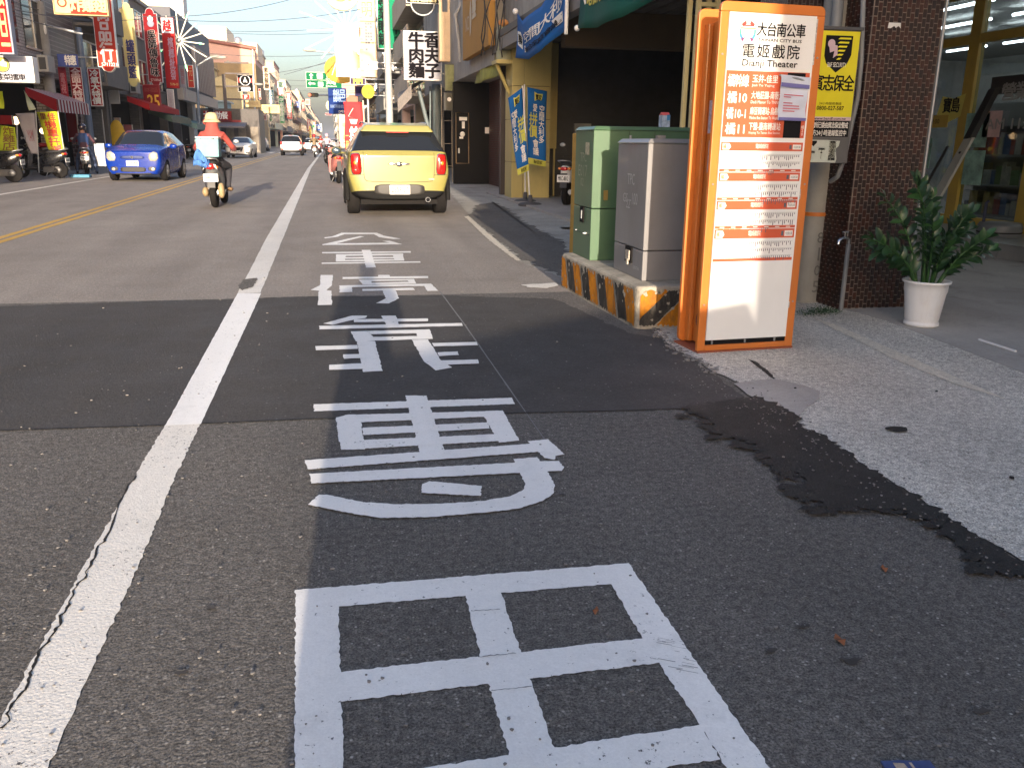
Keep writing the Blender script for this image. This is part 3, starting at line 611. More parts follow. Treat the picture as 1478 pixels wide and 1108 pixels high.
# city bus emblem: rainbow coloured round lattice
cx, cz = .174, 1.862
COL = [('emblem_red', 222, 70, 62), ('emblem_orange', 240, 150, 60), ('emblem_yellow', 236, 200, 80), ('emblem_green', 90, 190, 150), ('emblem_blue', 60, 140, 200), ('emblem_purple', 120, 60, 110)]
em = [MB() for _ in COL]
em[0].ring(cx, cz, .040, .049, Y1, 8, 60, 85, 1.15) if False else None
em[0].ring(cx, cz, .038, .055, Y1, 8, 105, 140, 1.1); em[0].ring(cx, cz, .038, .055, Y1, 8, 40, 75, 1.1); em[0].rect(cx-.038, cz+.030, cx+.038, cz+.037, Y1)
em[1].rect(cx-.050, cz+.016, cx, cz+.022, Y1); em[2].rect(cx, cz+.016, cx+.050, cz+.022, Y1)
em[2].rect(cx-.03, cz+.002, cx+.03, cz+.0065, Y1)
em[3].ring(cx, cz, .039, .053, Y1, 8, 165, 195, 1.1); em[3].ring(cx, cz, .039, .053, Y1, 8, -15, 15, 1.1)
em[4].ring(cx, cz, .039, .053, Y1, 8, 195, 222, 1.1); em[4].ring(cx, cz, .039, .053, Y1, 8, -42, -15, 1.1)
for a in (0, 30, 150, 180): em[4].poly([(cx+.004*math.sin(R(a)), cz-.018), (cx+.03*math.cos(R(a))-.003*math.sin(R(a)), cz-.018+.03*math.sin(R(a))), (cx+.03*math.cos(R(a))+.003*math.sin(R(a)), cz-.015+.03*math.sin(R(a)))], Y1)
for a in (-90, -60, -120, -30, -150): em[5].poly([(cx, cz-.020), (cx+.026*math.cos(R(a-7)), cz-.022+.026*math.sin(R(a-7))), (cx+.026*math.cos(R(a+7)), cz-.022+.026*math.sin(R(a+7)))], Y1)
em[5].ring(cx, cz, .038, .055, Y1, 6, 222, 240, 1.1); em[5].ring(cx, cz, .038, .055, Y1, 6, -60, -42, 1.1)
for m, c in zip(em, COL): m.build('emblem', S(c[0], *c[1:], rough=.4), stop)
# two stickers on the side channel
mb = MB(); mb.add([(.0880, .12, 1.31), (.0880, .225, 1.31), (.0880, .225, 1.50), (.0880, .12, 1.50)], [(0, 1, 2, 3)])
o = mb.build('sticker', S('sticker_pale', 190, 190, 205, rough=.4, var=.5, scale=60), stop)
mb = MB(); mb.add([(.0880, .13, 1.08), (.0880, .20, 1.08), (.0880, .20, 1.27), (.0880, .13, 1.27)], [(0, 1, 2, 3)]); mb.build('sticker', _mats['sticker_pale'], stop)

# ------------------------------------------------------------------ utility boxes on the striped block
BLKY = S('block_yellow', 190, 122, 30, rough=.75, var=.25, scale=9, bump=.4, dirt=.85, dcol=(.06, .05, .04))
BLKK = M('block_black', (0.04, 0.038, 0.036), rough=.8, var=.3, scale=9, bump=.4, dirt=.4, dcol=(.3, .27, .22))
BLKC = M('block_concrete', (0.38, 0.35, 0.29), rough=.85, var=.3, scale=5, bump=.5, dirt=.6, dcol=(.05, .045, .04))
blk = empty('kerb_block', (0, 0, 0), 0, 'weathered concrete block with yellow and black hazard stripes under the utility boxes', 'concrete block')
mb = MB(); bx0, by0, by1, bz = 2.045, 5.62, 7.62, .30
def blk_poly(e): return [(bx0-e+.03, by0-e), (2.98+e, by0-e), (2.98+e, by1+e), (bx0-e+.12, by1+e), (bx0-e-.05, by1-.12), (bx0-e, by0+.03)]
mb.slab(blk_poly(0), -.02, bz); mb.build('block_body', BLKC, blk, bevel=.02)
# stripes: thin coats of paint proud of the faces
def skew(mb, face, a0, a1, lean):
    z0, z1 = .02, bz-.03; rn = random.Random(int(a0*977)+3)
    def P(a, z):
        if face == 'side': f = max(0, min(1, (a-by0)/(by1-.12-by0))); return (bx0 - .05*f - .0035, a, z)
        return (a, by0-.0035, z)
    lo = [(a0, z0), (a1, z0)]; hi = [(a1+lean, z1), (a0+lean, z1)]
    L_ = 14; pts = []
    for k in range(L_): pts.append((a0+(a1-a0)*k/L_, z0+rn.uniform(-.012, .012)))
    for k in range(L_): pts.append((a1+lean*k/L_+rn.uniform(-.005, .005), z0+(z1-z0)*k/L_))
    for k in range(L_): pts.append((a1+lean-(a1-a0)*k/L_, z1+rn.uniform(-.015, .010)))
    for k in range(L_): pts.append((a0+lean-lean*k/L_+rn.uniform(-.005, .005), z1-(z1-z0)*k/L_))
    if face == 'front': pts = [(min(2.96, max(bx0+.022, a)), z) for a, z in pts]
    else: pts = [(min(by1-.13, max(by0+.035, a)), z) for a, z in pts]
    mb.add([P(a, z) for a, z in pts], [tuple(range(len(pts)))])
my, mk = MB(), MB()
for i in range(5): skew(my, 'side', by0-.02+.42*i, by0+.17+.42*i, .11)
for i in range(5): skew(mk, 'side', by0+.17+.42*i, by0+.36+.42*i, .11)
for i in range(4): skew(my, 'front', bx0-.20+.34*i, bx0-.03+.34*i, .26)
for i in range(4): skew(mk, 'front', bx0-.03+.34*i, bx0+.13+.34*i, .26)
my.build('yellow_stripes', BLKY, blk); mk.build('black_stripes', BLKK, blk)

def util_box(name, loc, w, d, h, mat, label, seam, band=None, latch_y=.5, rz=0.0):
    t = empty(name, loc, rz, label, 'utility box')
    mb = MB(); mb.box(0, 0, 0, w, d, seam-.004); mb.build('base_section', mat, t, bevel=.006)
    mb = MB(); mb.box(0, 0, seam+.002, w, d, h-.028); mb.build('door_section', mat, t, bevel=.006)
    mb = MB(); mb.hexa([(-.012, -.012, h-.026), (w+.012, -.012, h-.026), (w+.012, d+.012, h-.026), (-.012, d+.012, h-.026)], [(.02, .02, h+.004), (w-.02, .02, h+.004), (w-.02, d-.02, h+.004), (.02, d-.02, h+.004)]); mb.build('lid', mat, t, bevel=.006)
    return t
GRN = S('green_enamel', 74, 104, 76, rough=.45, var=.14, scale=3, dirt=.32, dcol=(.06, .06, .04), coat=.15)
GREYB = S('grey_enamel', 124, 123, 124, rough=.45, var=.12, scale=3, dirt=.28, dcol=(.11, .095, .075), coat=.15)
EMB = M('embossed_grey', (0.42, 0.42, 0.43), rough=.5); EMG = S('embossed_green', 130, 140, 122, rough=.5)
def side_text(fn0):                                   # writes on the street side (facing -X) of a box: u runs from the back to the front
    return lambda d, y0=0: (lambda u, v: (-.003, d-u, v))
gb = util_box('utility_box', (2.10, 6.99, .30), .86, .54, 1.085, GRN, 'dark green metal utility box left of the grey one on the striped block', .43)
mb = MB(); mb.box(-.004, .02, .208, .0, .52, .212); mb.box(.30, -.003, .0, .304, 0, 1.05); mb.box(.52, -.003, .44, .524, 0, 1.05); mb.build('seam', M('seam_dark', (.02, .03, .02)), gb)
mb = MB(); mb.box(-.012, .20, .30, .001, .30, .43); mb.build('latch_recess', DARK, gb); mb = MB(); mb.box(-.016, .235, .33, -.010, .265, .40); mb.build('latch', GALV, gb)
mb = MB(); f = lambda u, v: (-.004, .54-u, v); mb.text('TPC', .17, .80, .37, .88, fn=f, off=-.012); mb.text('E017', .12, .68, .40, .78, fn=f, off=-.012); mb.text('02', .2, .60, .3, .67, fn=f, off=-.012); mb.build('embossed_lettering', EMG, gb)
mb = MB(); mb.ball((.02, .44, .215), (.03, .02, .008)); mb.ball((.0, .14, .215), (.03, .02, .008)); mb.build('bird_dropping', WHITE, gb)
g2 = util_box('utility_box', (2.158, 5.862, .30), .79, .66, .985, GREYB, 'grey metal utility box at the front corner of the striped block', .215)
mb = MB(); mb.box(-.012, .22, .10, .001, .36, .215); mb.build('latch_recess', DARK, g2)
mb = MB(); mb.box(-.020, .25, .12, -.010, .33, .19); mb.box(-.024, .27, .085, -.012, .30, .13); mb.build('latch', M('worn_latch', (.5, .45, .38), rough=.6, metal=.5, var=.5, scale=60), g2)
mb = MB(); f = lambda u, v: (-.0035, .66-u, v); mb.text('TPC', .25, .66, .42, .745, fn=f, off=-.012); mb.text('GS', .17, .53, .28, .60, fn=f, off=-.014); mb.text('22', .25, .49, .34, .56, fn=f, off=-.014); mb.text('-100', .33, .52, .50, .61, fn=f, off=-.012); mb.text('LINTAI', .47, .065, .6, .09, fn=f); mb.build('embossed_lettering', EMB, g2)
for (b_, h_, xs) in ((g2, (.30, .88), (.80,)), (gb, (.50, .98), (.31,))):
    for z_ in h_: mb = MB(); mb.tube([(xs[0], -.010, z_-.04), (xs[0], -.010, z_+.04)], .011, 8); mb.build('hinge', STEEL, b_)
mb = MB(); mb.box(.10, .1, .99, .16, .14, 1.012); mb.box(.55, .1, .99, .6, .14, 1.012); mb.build('lid_hinge', GREYB, g2)
# things stacked behind / on the boxes
c = PY(838, 184, 8.9); t = empty('wooden_frame', (c.x, 8.9, 0.012), 0, 'light wooden crate frame showing above the dark green utility box', 'wooden frame')
WOOD = S('pale_wood', 178, 142, 70, rough=.7, var=.25, scale=8)
for (x0, x1, z0, z1) in ((0, .62, 1.29, 1.34), (0, .04, 0, 1.29), (.58, .62, 0, 1.29), (.04, .58, 1.12, 1.16), (.04, .58, .4, .44)):
    mb = MB(); mb.box(x0, 0, z0, x1, .3, z1); mb.build('rail', WOOD, t, bevel=.003)
c = PY(955, 184, 7.2); t = empty('drink_carton', (c.x, 7.2, 1.388), .1, 'small white and blue carton standing on the dark green utility box', 'carton')
mb = MB(); mb.box(0, 0, 0, .075, .06, .10); mb.build('carton_body', S('carton', 170, 185, 205, rough=.4, var=.5, scale=30), t)
mb = MB(); mb.box(.045, -.0012, .06, .073, 0, .105); mb.build('print', S('carton_blue', 60, 130, 180), t)
mb = MB(); mb.add([(0, 0, .1), (.075, 0, .1), (.075, .06, .1), (0, .06, .1), (.0, .03, .125), (.075, .03, .125)], [(0, 1, 5, 4), (2, 3, 4, 5), (1, 2, 5), (3, 0, 4)]); mb.build('fold', S('carton_red', 200, 90, 90), t)

# lattice column of cream steel behind the boxes
LAT = S('cream_steel', 205, 190, 140, rough=.5, var=.1, dirt=.1)
a, b = PY(1000, 150, 9.2), PY(1028, 150, 9.2); t = empty('lattice_column', (a.x-.02, 9.2, .01), 0, 'cream steel lattice column rising behind the orange sign', 'column')
w = b.x-a.x+.04; HL = 4.2
for (x, y) in ((0, 0), (w-.05, 0), (0, .24), (w-.05, .24)):
    mb = MB(); mb.box(x, y, 0, x+.05, y+.05, HL); mb.build('upright', LAT, t, bevel=.004)
for k in range(9):
    z = .35+k*.46; mb = MB(); mb.box(.05, .01, z, w-.05, .04, z+.04); mb.build('rung', LAT, t)
    mb = MB(); zz = (z+.04, z+.44) if k % 2 else (z+.44, z+.04); mb.tube([(.04, .06, zz[0]), (w-.04, .22, zz[1])], .017, 4); mb.build('brace', LAT, t)
for (x_, z_) in ((.026, .30), (.026, 1.02), (.026, 1.74), (.645, .30), (.645, 1.02), (.645, 1.74)):
    mb = MB(); mb.tube([(x_, -.004, z_), (x_, .002, z_)], .006, 8); mb.build('screw', STEEL, stop)

mb = MB(); mb.add([(-.004, .10, .86), (-.004, .22, .86), (-.004, .22, .96), (-.004, .10, .96)], [(3, 2, 1, 0)]); mb.build('paper_sticker', S('sticker_worn', 170, 165, 140, rough=.7, var=.5, scale=40), gb)
mb = MB(); mb.box(.10, -.012, .50, .135, -.001, .58); mb.build('padlock', M('brass_lock', (.35, .25, .08), rough=.4, metal=.6), gb)
for k in range(5):
    mb = MB(); mb.box(.40, -.010, .78+k*.022, .72, -.0015, .788+k*.022); mb.build('vent_louvre', GREYB, g2)

rn = random.Random(55); mb = MB()                      # paint knocked off the block down to the concrete
for k in range(90):
    side = rn.random() < .65; r_ = rn.uniform(.006, .028); z = rn.choice((rn.uniform(.02, .28), rn.uniform(.24, .28))); 
    if side: y = rn.uniform(by0+.03, by1-.15); f_ = (y-by0)/(by1-.12-by0); mb.add([(bx0-.05*f_-.0055, y+r_*math.cos(a)*rn.uniform(.4, 1.2), z+r_*math.sin(a)*rn.uniform(.4, 1.2)) for a in [j*.785 for j in range(8)]], [tuple(range(8))])
    else: x = rn.uniform(bx0+.04, bx0+.6); mb.add([(x+r_*math.cos(a)*rn.uniform(.4, 1.2), by0-.0055, z+r_*math.sin(a)*rn.uniform(.4, 1.2)) for a in [j*.785 for j in range(8)]], [tuple(range(8))])
tag(mb.build('paint_chips', BLKC, blk), kind='stuff')
# ------------------------------------------------------------------ tiled pillar, meter box, pole, tap, plant
p0 = G(1214, 455, .03); PXL, PYF = 3.80, 5.92
pw, pd, ph = .56, .50, 4.6
pil = empty('tiled_pillar', (PXL, PYF, .02), 0, 'brown tiled corner pillar with white joints beside the shop front', 'pillar')
MORT = M('mortar', (0.27, 0.225, 0.19), rough=.85, var=.25, scale=12, bump=.3, dirt=.5)
TILE = [M('brown_tile_%s' % n, c, rough=.35, var=.25, scale=20, coat=.05) for n, c in (('dark', (.030, .012, .008)), ('red', (.055, .018, .011)), ('umber', (.022, .010, .008)))]
mb = MB(); mb.box(0, .0, 0, pw, pd, ph); mb.build('core', MORT, pil)
tw, th, g_ = .026, .056, .0065                       # standing tiles laid in half-offset columns
def tile_mesh(w, h):
    m = MB(); m.box(0, -.006, 0, w, 0.001, h); return m.mesh('tile')
cols = int(pw/(tw+g_)); tms = []
for k in range(3):
    me = tile_mesh(tw, th); me.materials.append(TILE[k]); tms.append(me)
rest = MB(); cnt = 0; rnd = random.Random(2); spots = []
for i in range(cols):
    off = (th+g_)/2 if i % 2 else 0
    for j in range(int(ph/(th+g_))-1): spots.append((.006+i*(tw+g_), .0+j*(th+g_)+off, i, j))
near = sorted(spots, key=lambda s: abs(s[1]-1.0)+abs(s[0]-.25)*.4)
pick = set((s[2], s[3]) for s in near[:296])
for (x, z, i, j) in spots:
    if (i, j) in pick:
        o = bpy.data.objects.new('tile', tms[rnd.randrange(3)]); C.objects.link(o); o.parent = pil; o.location = (x, rnd.uniform(-.001, .0008), z)
    else: rest.mi = rnd.randrange(3); yy = rnd.uniform(-.001, .0008); rest.box(x, -.006+yy, z, x+tw, .001, z+th)
tag(rest.build('tiles', TILE, pil), kind='stuff')
rest = MB()                                           # street side of the pillar
for i in range(int(pd/(tw+g_))):
    for j in range(int(ph/(th+g_))-1):
        z = j*(th+g_)+((th+g_)/2 if i % 2 else 0); y = .006+i*(tw+g_); rest.mi = rnd.randrange(3); rest.box(-.006, y, z, .001, y+tw, z+th)
tag(rest.build('tiles', TILE, pil), kind='stuff')
mb = MB(); q = plane_uv(1290, 42, Vector((PXL, PYF, 0)), 0); mb.poly([(q[0]-.05, q[1]+.02), (q[0]+.045, q[1]+.02), (q[0]+.05, q[1]-.018), (q[0]+.03, q[1]), (q[0]+.01, q[1]-.015), (q[0]-.005, q[1]-.002), (q[0]-.03, q[1]-.018), (q[0]-.055, q[1]-.018)], -.0085); mb.build('torn_sticker', WHITE, pil)
mb = MB(); mb.tube([(pw+.01, -.01, 0), (pw+.01, -.01, ph)], .012, 6); mb.build('corner_trim', STEEL, pil)
# recess wall between pole and pillar
mb = MB(); mb.box(3.42, 6.45, 0, 3.80, 6.9, 4.6); o = mb.build('side_wall', brick_mat('dark_tile_wall', (.018, .009, .008), (.026, .012, .01), (.07, .06, .055), .075, .032, .004, .35, vertical=True)); tag(o, 'dark tiled wall section between the concrete pole and the tiled pillar', 'wall')
# concrete pole behind the bus stop sign
c = PY(1158, 350, 6.5); cp = empty('concrete_pole', (c.x, 6.35, 0), 0, 'pale grey concrete pole right behind the bus stop sign', 'pole')
mb = MB(); mb.lathe([(.105, 0), (.098, 2), (.088, 5.2)], 20); mb.build('shaft', S('pole_concrete', 150, 150, 145, rough=.7, var=.15, dirt=.3), cp)
mb = MB(); mb.lathe([(.112, .72), (.112, .75)], 20); mb.build('orange_band', ORG, cp)
mb = MB(); mb.text('8105', -.03, .10, .035, .62, -.112, vert=True, off=-.005); mb.build('pole_number', S('faded_grey', 110, 110, 108), cp)
mb = MB(); mb.lathe([(.12, 1.78), (.12, 1.80)], 20); mb.build('clamp', DARK, cp)
# conduits
def pipe(name, P, r, mat, label, cat='pipe', n=10):
    o = MB().tube(P, r, n).build(name, mat); return tag(o, label, cat)
PV = S('grey_pvc', 128, 132, 135, rough=.45, var=.1, dirt=.2); PVW = S('white_pvc', 175, 172, 160, rough=.5, var=.12, dirt=.3)
YP = 5.80
def pp(x, y, Y=YP): p = PY(x, y, Y); return (p.x, p.y, p.z)
pipe('conduit', [pp(1248, -220), pp(1246, 0), pp(1243, 90), pp(1238, 140), pp(1228, 185), pp(1218, 230), pp(1209, 255), pp(1199, 262, 5.9)], .017, PV, 'grey plastic conduit curving down the edge of the tiled pillar')
pipe('conduit', [pp(1193, 226, 6.35), pp(1188, 330, 6.35), pp(1180, 448, 6.35)], .011, PVW, 'thin white pipe running down the dark tiled side wall')
pipe('conduit', [pp(1214, -200, 6.2), pp(1210, 0, 6.2), pp(1206, 50, 6.2)], .042, PV, 'thick grey pipe entering the top of the meter box', n=14)
c = G(1203, 447, .02); tp = empty('water_tap', (c.x, c.y-.1, .02), 0, 'chrome water tap on a grey standpipe beside the tiled pillar', 'tap')
mb = MB(); mb.tube([(0, 0, 0), (.0, 0, .52)], .017, 10); mb.build('standpipe', PV, tp)
mb = MB(); mb.tube([(.0, 0, .5), (0, 0, .555), (-.02, -.01, .57), (-.08, -.03, .57), (-.105, -.035, .55), (-.11, -.036, .525)], .012, 8); mb.build('spout', CHROME, tp)
mb = MB(); mb.tube([(-.05, -.02, .575), (-.05, -.02, .615)], .007, 6); mb.tube([(-.075, -.02, .615), (-.025, -.02, .615)], .007, 6); mb.build('tap_handle', CHROME, tp)
# meter box with the security poster
x0, _, z1 = pp(1178, 42, 5.72); x1, _, z0 = pp(1219, 236, 5.72); x1 += .02
mbx = empty('meter_box', (x0, 5.72, z0), 0, 'grey steel meter box with yellow security poster next to the tiled pillar', 'meter box')
bw_, bh_ = x1-x0, z1-z0
mb = MB(); mb.box(0, 0, 0, bw_, .22, bh_); mb.build('box_body', S('meter_grey', 92, 92, 92, rough=.5, var=.15, dirt=.3), mbx, bevel=.006)
mb = MB(); mb.box(-.008, -.012, bh_, bw_+.008, .225, bh_+.02); mb.build('box_top', S('meter_grey2', 80, 80, 82, rough=.5), mbx)
ps = MB(); py0, py1 = bh_*.33, bh_-.008; ps.rect(.006, py0, bw_-.012, py1, -.003); po = ps.build('security_poster', S('poster_yellow', 222, 212, 30, rough=.35, var=.08, coat=.3), mbx)
w2 = bw_-.012; X = lambda u: .006+u*(w2-.006); Z = lambda v: py0+v*(py1-py0)
mb = MB(); mb.poly([(X(.22), Z(.95)), (X(.22), Z(.72)), (X(.28), Z(.64)), (X(.52), Z(.54)), (X(.76), Z(.64)), (X(.84), Z(.74)), (X(.84), Z(.95))], -.0045)
mb.text('賓志保全', X(.03), Z(.33), X(.97), Z(.51), -.0045, off=.03); mb.text('24小時服務專線', X(.2), Z(.175), X(.75), Z(.21), -.0045, off=.01); mb.text('0800-027-587', X(.15), Z(.115), X(.82), Z(.165), -.0045, off=.02)
mb.build('black_print', INK, po)
mb = MB()
for k in range(6): mb.poly([(X(.55-.0*k), Z(.93-k*.045)), (X(.50+.0*k), Z(.91-k*.045)), (X(.80-k*.045), Z(.91-k*.045)), (X(.80-k*.035), Z(.93-k*.045))], -.0055)
mb.build('yellow_bars', _mats['poster_yellow'], po)
mb = MB(); mb.ring((X(.36)), Z(.86), 0, .028, -.0056, 14); mb.poly([(X(.3), Z(.86)), (X(.5), Z(.84)), (X(.52), Z(.74)), (X(.42), Z(.70)), (X(.44), Z(.78)), (X(.34), Z(.76))], -.0057); mb.build('lion_head', S('pale_pink', 200, 175, 185), po)
mb = MB(); mb.text('B&F SECURITY', X(.30), Z(.60), X(.76), Z(.655), -.0056, off=.01); mb.build('white_print', WPR, po)
mb = MB(); mb.rect(X(0), Z(0), X(1), Z(.04), -.0045); mb.build('pink_strip', S('pink_strip', 215, 190, 195), po); mb = MB(); mb.text('www.bandf.com.tw', X(.1), Z(.005), X(.9), Z(.036), -.0055, off=.015); mb.build('web_address', INK, po)
b2 = MB(); b2.rect(.004, py0-bh_*.125, bw_-.02, py0-.004, -.003); bo = b2.build('black_label', INK, mbx)
mb = MB(); mb.text('本處所已委由賓志保全警戒', .01, py0-bh_*.06, bw_-.03, py0-.012, -.0045, off=.02); mb.text('警方24小時連線監控中', .01, py0-bh_*.12, bw_-.03, py0-bh_*.07, -.0045, off=.02); mb.build('label_print', WPR, bo)
b3 = MB(); zz = py0-bh_*.15; b3.poly([(-.002, .008), (.02, .008), (bw_*.72, .004), (bw_*.74, .03), (bw_*.70, .1), (bw_*.76, zz-.04), (bw_*.78, zz-.005), (bw_*.5, zz), (.02, zz), (.03, zz-.05), (.006, zz-.07)], -.003); b3o = b3.build('torn_label', S('label_white', 190, 198, 188, rough=.5, var=.1, scale=20), mbx)
mb = MB(); mb.text('賓志保全安全防護', bw_*.54, .02, bw_*.70, zz-.006, -.0045, vert=True, off=.03); mb.poly([(.04, zz-.006), (.04, zz-.02), (.065, zz-.045), (.09, zz-.02), (.09, zz-.006)], -.0045)
mb.text('電話06-222000', bw_*.30, .03, bw_*.46, zz-.055, -.0045, vert=True, off=.02); mb.text('警報0800027', bw_*.08, .02, bw_*.24, zz-.075, -.0045, vert=True, off=.02); mb.build('label_print', INK, b3o)

# weeds at the foot of the wall
LEAFG = M('weed_green', (0.045, 0.10, 0.03), rough=.6, var=.5, scale=14); rnd = random.Random(8)
c = G(1188, 452, .02); mb = MB()
for k in range(900):
    x, y = rnd.gauss(0, .10), rnd.gauss(0, .05); z = max(0, .05-.6*abs(x)*abs(x)*3)*rnd.random()+.005; a = rnd.uniform(0, 6.28); s = rnd.uniform(.006, .014)
    v = Vector((x, y, z)); d = Vector((math.cos(a), math.sin(a), rnd.uniform(.2, 1.2)))*s; e = Vector((-math.sin(a), math.cos(a), 0))*s*.45
    mb.add([v, v+d*.5+e, v+d, v+d*.5-e], [(0, 1, 2, 3)])
w_ = mb.build('weeds', LEAFG, loc=(c.x, c.y, .01)); tag(w_, 'low clump of green weeds at the foot of the dark tiled wall', 'weeds', kind='stuff')
# blue watering can / bucket and broom behind pillar
c = G(1296, 440, .045); t = empty('blue_bucket', (c.x+.05, c.y+.15, .045), 0, 'blue plastic bucket with upright handle half hidden behind the tiled pillar', 'bucket')
BLU = S('blue_plastic', 30, 95, 150, rough=.35, var=.1)
mb = MB(); mb.lathe([(.10, 0), (.125, .03), (.135, .12), (.12, .17), (.08, .18)], 18); mb.build('bowl', BLU, t); mb = MB(); mb.tube([(-.05, 0, .15), (-.06, 0, .30), (-.062, 0, .75)], .014, 8); mb.box(-.10, -.03, .17, -.02, .03, .26); mb.build('handle', BLU, t)

# potted plant
c = G(1345, 474, .045); pot = empty('potted_plant', (c.x, c.y+.12, .046), 0, 'glossy green plant in a white ribbed pot on the arcade floor', 'potted plant')
POTW = M('pot_white', (0.80, 0.79, 0.77), rough=.35, var=.06, scale=7, dirt=.4, dcol=(.42, .36, .28))
scale_ = .0
pot.scale = (1.14, 1.14, 1.14)
prof = [(.088, 0), (.097, .005), (.095, .022), (.088, .028), (.092, .035), (.098, .08), (.104, .13), (.112, .19), (.117, .205), (.118, .245), (.128, .25), (.131, .262), (.122, .264), (.112, .255), (.108, .20)]
s_ = 1.06
mb = MB()
def wob(t, j):
    if 9 < j < 13: return .02*math.sin(t*18)
    if j == 5: return .010*math.sin(t*9)
    if j in (6,): return .010*math.sin(t*9+1.6)
    return 0
dense = []
for k in range(len(prof)-1):
    (r0, z0_), (r1, z1_) = prof[k], prof[k+1]; n_ = 6 if 4 <= k <= 6 else 1
    for i in range(n_): dense.append((r0+(r1-r0)*i/n_, z0_+(z1_-z0_)*i/n_))
dense.append(prof[-1])
def wob2(t, j):
    z = dense[j][1]
    if z > .246: return .022*math.sin(t*20)
    if .04 < z < .13: return .012*math.sin((z*330)+1.4*math.sin(t*3))*math.sin((z-.04)/.09*math.pi)
    return 0
mb.lathe([(r*s_, z*s_) for r, z in dense], 72, cap=False, wob=wob2); mb.lathe([(.001, .004), (.09, .003)], 24, cap=False); mb.build('flower_pot', POTW, pot)
mb = MB(); mb.disc(0, 0, .115, .115, 0) if False else mb.lathe([(.0, .232), (.06, .238), (.118, .232)], 20, cap=False); mb.build('soil', M('soil', (.03, .02, .013), rough=.95, var=.4, scale=40, bump=.8, bscale=90), pot)
ZL = [M('zz_leaf_%d' % i, c_, rough=.38, var=.35, scale=12, coat=.04) for i, c_ in enumerate(((.012, .040, .012), (.020, .062, .017), (.035, .10, .025)))]
rnd = random.Random(14)
stems = [(-.46, -.05, .30, 1), (-.36, .02, .22, 1), (-.30, .05, .52, 2), (-.22, -.06, .60, 2), (-.12, -.08, .42, 1), (.02, .06, .52, 1), (.16, -.04, .44, 2), (.30, .05, .33, 1), (.36, -.03, .22, 1), (-.28, .08, .24, 1), (.10, .10, .36, 1), (.22, -.10, .30, 1), (-.05, -.12, .30, 1), (.33, .12, .42, 1), (-.14, .02, .62, 2)]
leaf_n = 0; st = MB(); lv = {0: [], 1: [], 2: []}
lmesh = []
for i in range(3):
    m = MB(); n = 6; V = []; 
    for k in range(n+1):
        u = k/n; w = math.sin(math.pi*min(1, u*.95+.04))**.8*.25; V += [(u, -w, .10*math.sin(u*3)+w*.35), (u, 0, .10*math.sin(u*3)), (u, w, .10*math.sin(u*3)+w*.35)]
    Fs = []
    for k in range(n):
        b = 3*k; Fs += [(b, b+3, b+4, b+1), (b+1, b+4, b+5, b+2)]
    m.add(V, Fs, True); me = m.mesh('leaf'); me.materials.append(ZL[i]); lmesh.append(me)
for (dx, dy, dz, q) in stems:
    base = Vector((dx*.18, dy*.3, .23)); tip = Vector((dx, dy*1.6, .24+dz)); mid = base.lerp(tip, .5) + Vector((-dx*.25, 0, dz*.18))
    P = [base*(1-u)**2 + mid*2*u*(1-u) + tip*u*u for u in [k/12 for k in range(13)]]
    m = MB(); m.tube(P, [.0095*(1-.65*k/12) for k in range(13)], 6); m.build('stem', ZL[2], pot)
    for k in range(3, 13):
        d = (P[min(12, k+1)]-P[k-1]).normalized()
        for sd in (-1, 1):
            side = d.cross(Vector((rnd.uniform(-.2, .2), -1, rnd.uniform(-.2, .4)))).normalized()*sd
            ax = (side*rnd.uniform(.75, 1.05)+d*rnd.uniform(.5, .9)+Vector((0, rnd.uniform(-.35, .2), 0))).normalized()
            if k == 12: ax = (d+side*.3).normalized()
            L_ = rnd.uniform(.070, .100)*(1-.02*abs(k-8)); zax = Vector((rnd.uniform(-.3, .3), rnd.uniform(-.9, -.1), .8)); yax = zax.cross(ax).normalized(); zax = ax.cross(yax)
            o = bpy.data.objects.new('leaf', lmesh[0 if rnd.random() < .5 else (1 if rnd.random() < .75 else 2)]); C.objects.link(o); o.parent = pot
            o.matrix_local = Matrix.Translation(P[k]) @ Matrix((ax, yax, zax)).transposed().to_4x4() @ Matrix.Diagonal((L_, L_, L_, 1))

# ------------------------------------------------------------------ shop front under the arcade
XG = 8.62
YF = S('yellow_frame', 175, 148, 60, rough=.45, var=.12, dirt=.2)
PANE = glass_mat('shop_glass', (.62, .66, .66), gloss=.03)
shop = empty('glazed_facade', (XG, 0, .2), 0, 'glazed shop front in yellow metal frames under the arcade', 'shop front')
def gx(x, y): p = PX(x, y, XG); return p.y, p.z-.2
yA = gx(1405, 100)[0]; yB = gx(1462, 330)[0]-.05; yL = 13.2
for (ya, yb) in ((yL-.1, yL), (yA-.10, yA+.10), (yB-.55, yB), (5.4, 5.6), (2.8, 2.9)):
    mb = MB(); mb.box(-.05, ya, 0, .05, yb, 3.2); mb.build('mullion', YF, shop, bevel=.005)
zt = gx(1430, 57)[1]
segs = [(yB+.001, yA-.101), (yA+.101, yL-.101), (5.601, yB-.551), (2.901, 5.399)]
for (ya, yb) in segs:
    for (za, zb) in ((0, .14), (zt-.03, zt+.09), (3.02, 3.2)):
        mb = MB(); mb.box(-.045, ya, za, .045, yb, zb); mb.build('transom', YF, shop, bevel=.004)
    mb = MB(); mb.box(-.004, ya, .142, .004, yb, zt-.032); mb.build('pane', PANE, shop); mb = MB(); mb.box(-.004, ya, zt+.092, .004, yb, 3.018); mb.build('pane', PANE, shop)
mb = MB(); mb.box(-.055, yA+.3, 1.33, -.046, yL-.6, 1.50); mb.build('opening_hours_strip', YF, shop)
mb = MB(); mb.text('AM 11:00-PM 8:00', 0, 0, .8, .07, 0, off=.01, fn=lambda u, v: (-.0575, yA+1.25-u, 1.38+v)); mb.build('strip_lettering', INK, shop)
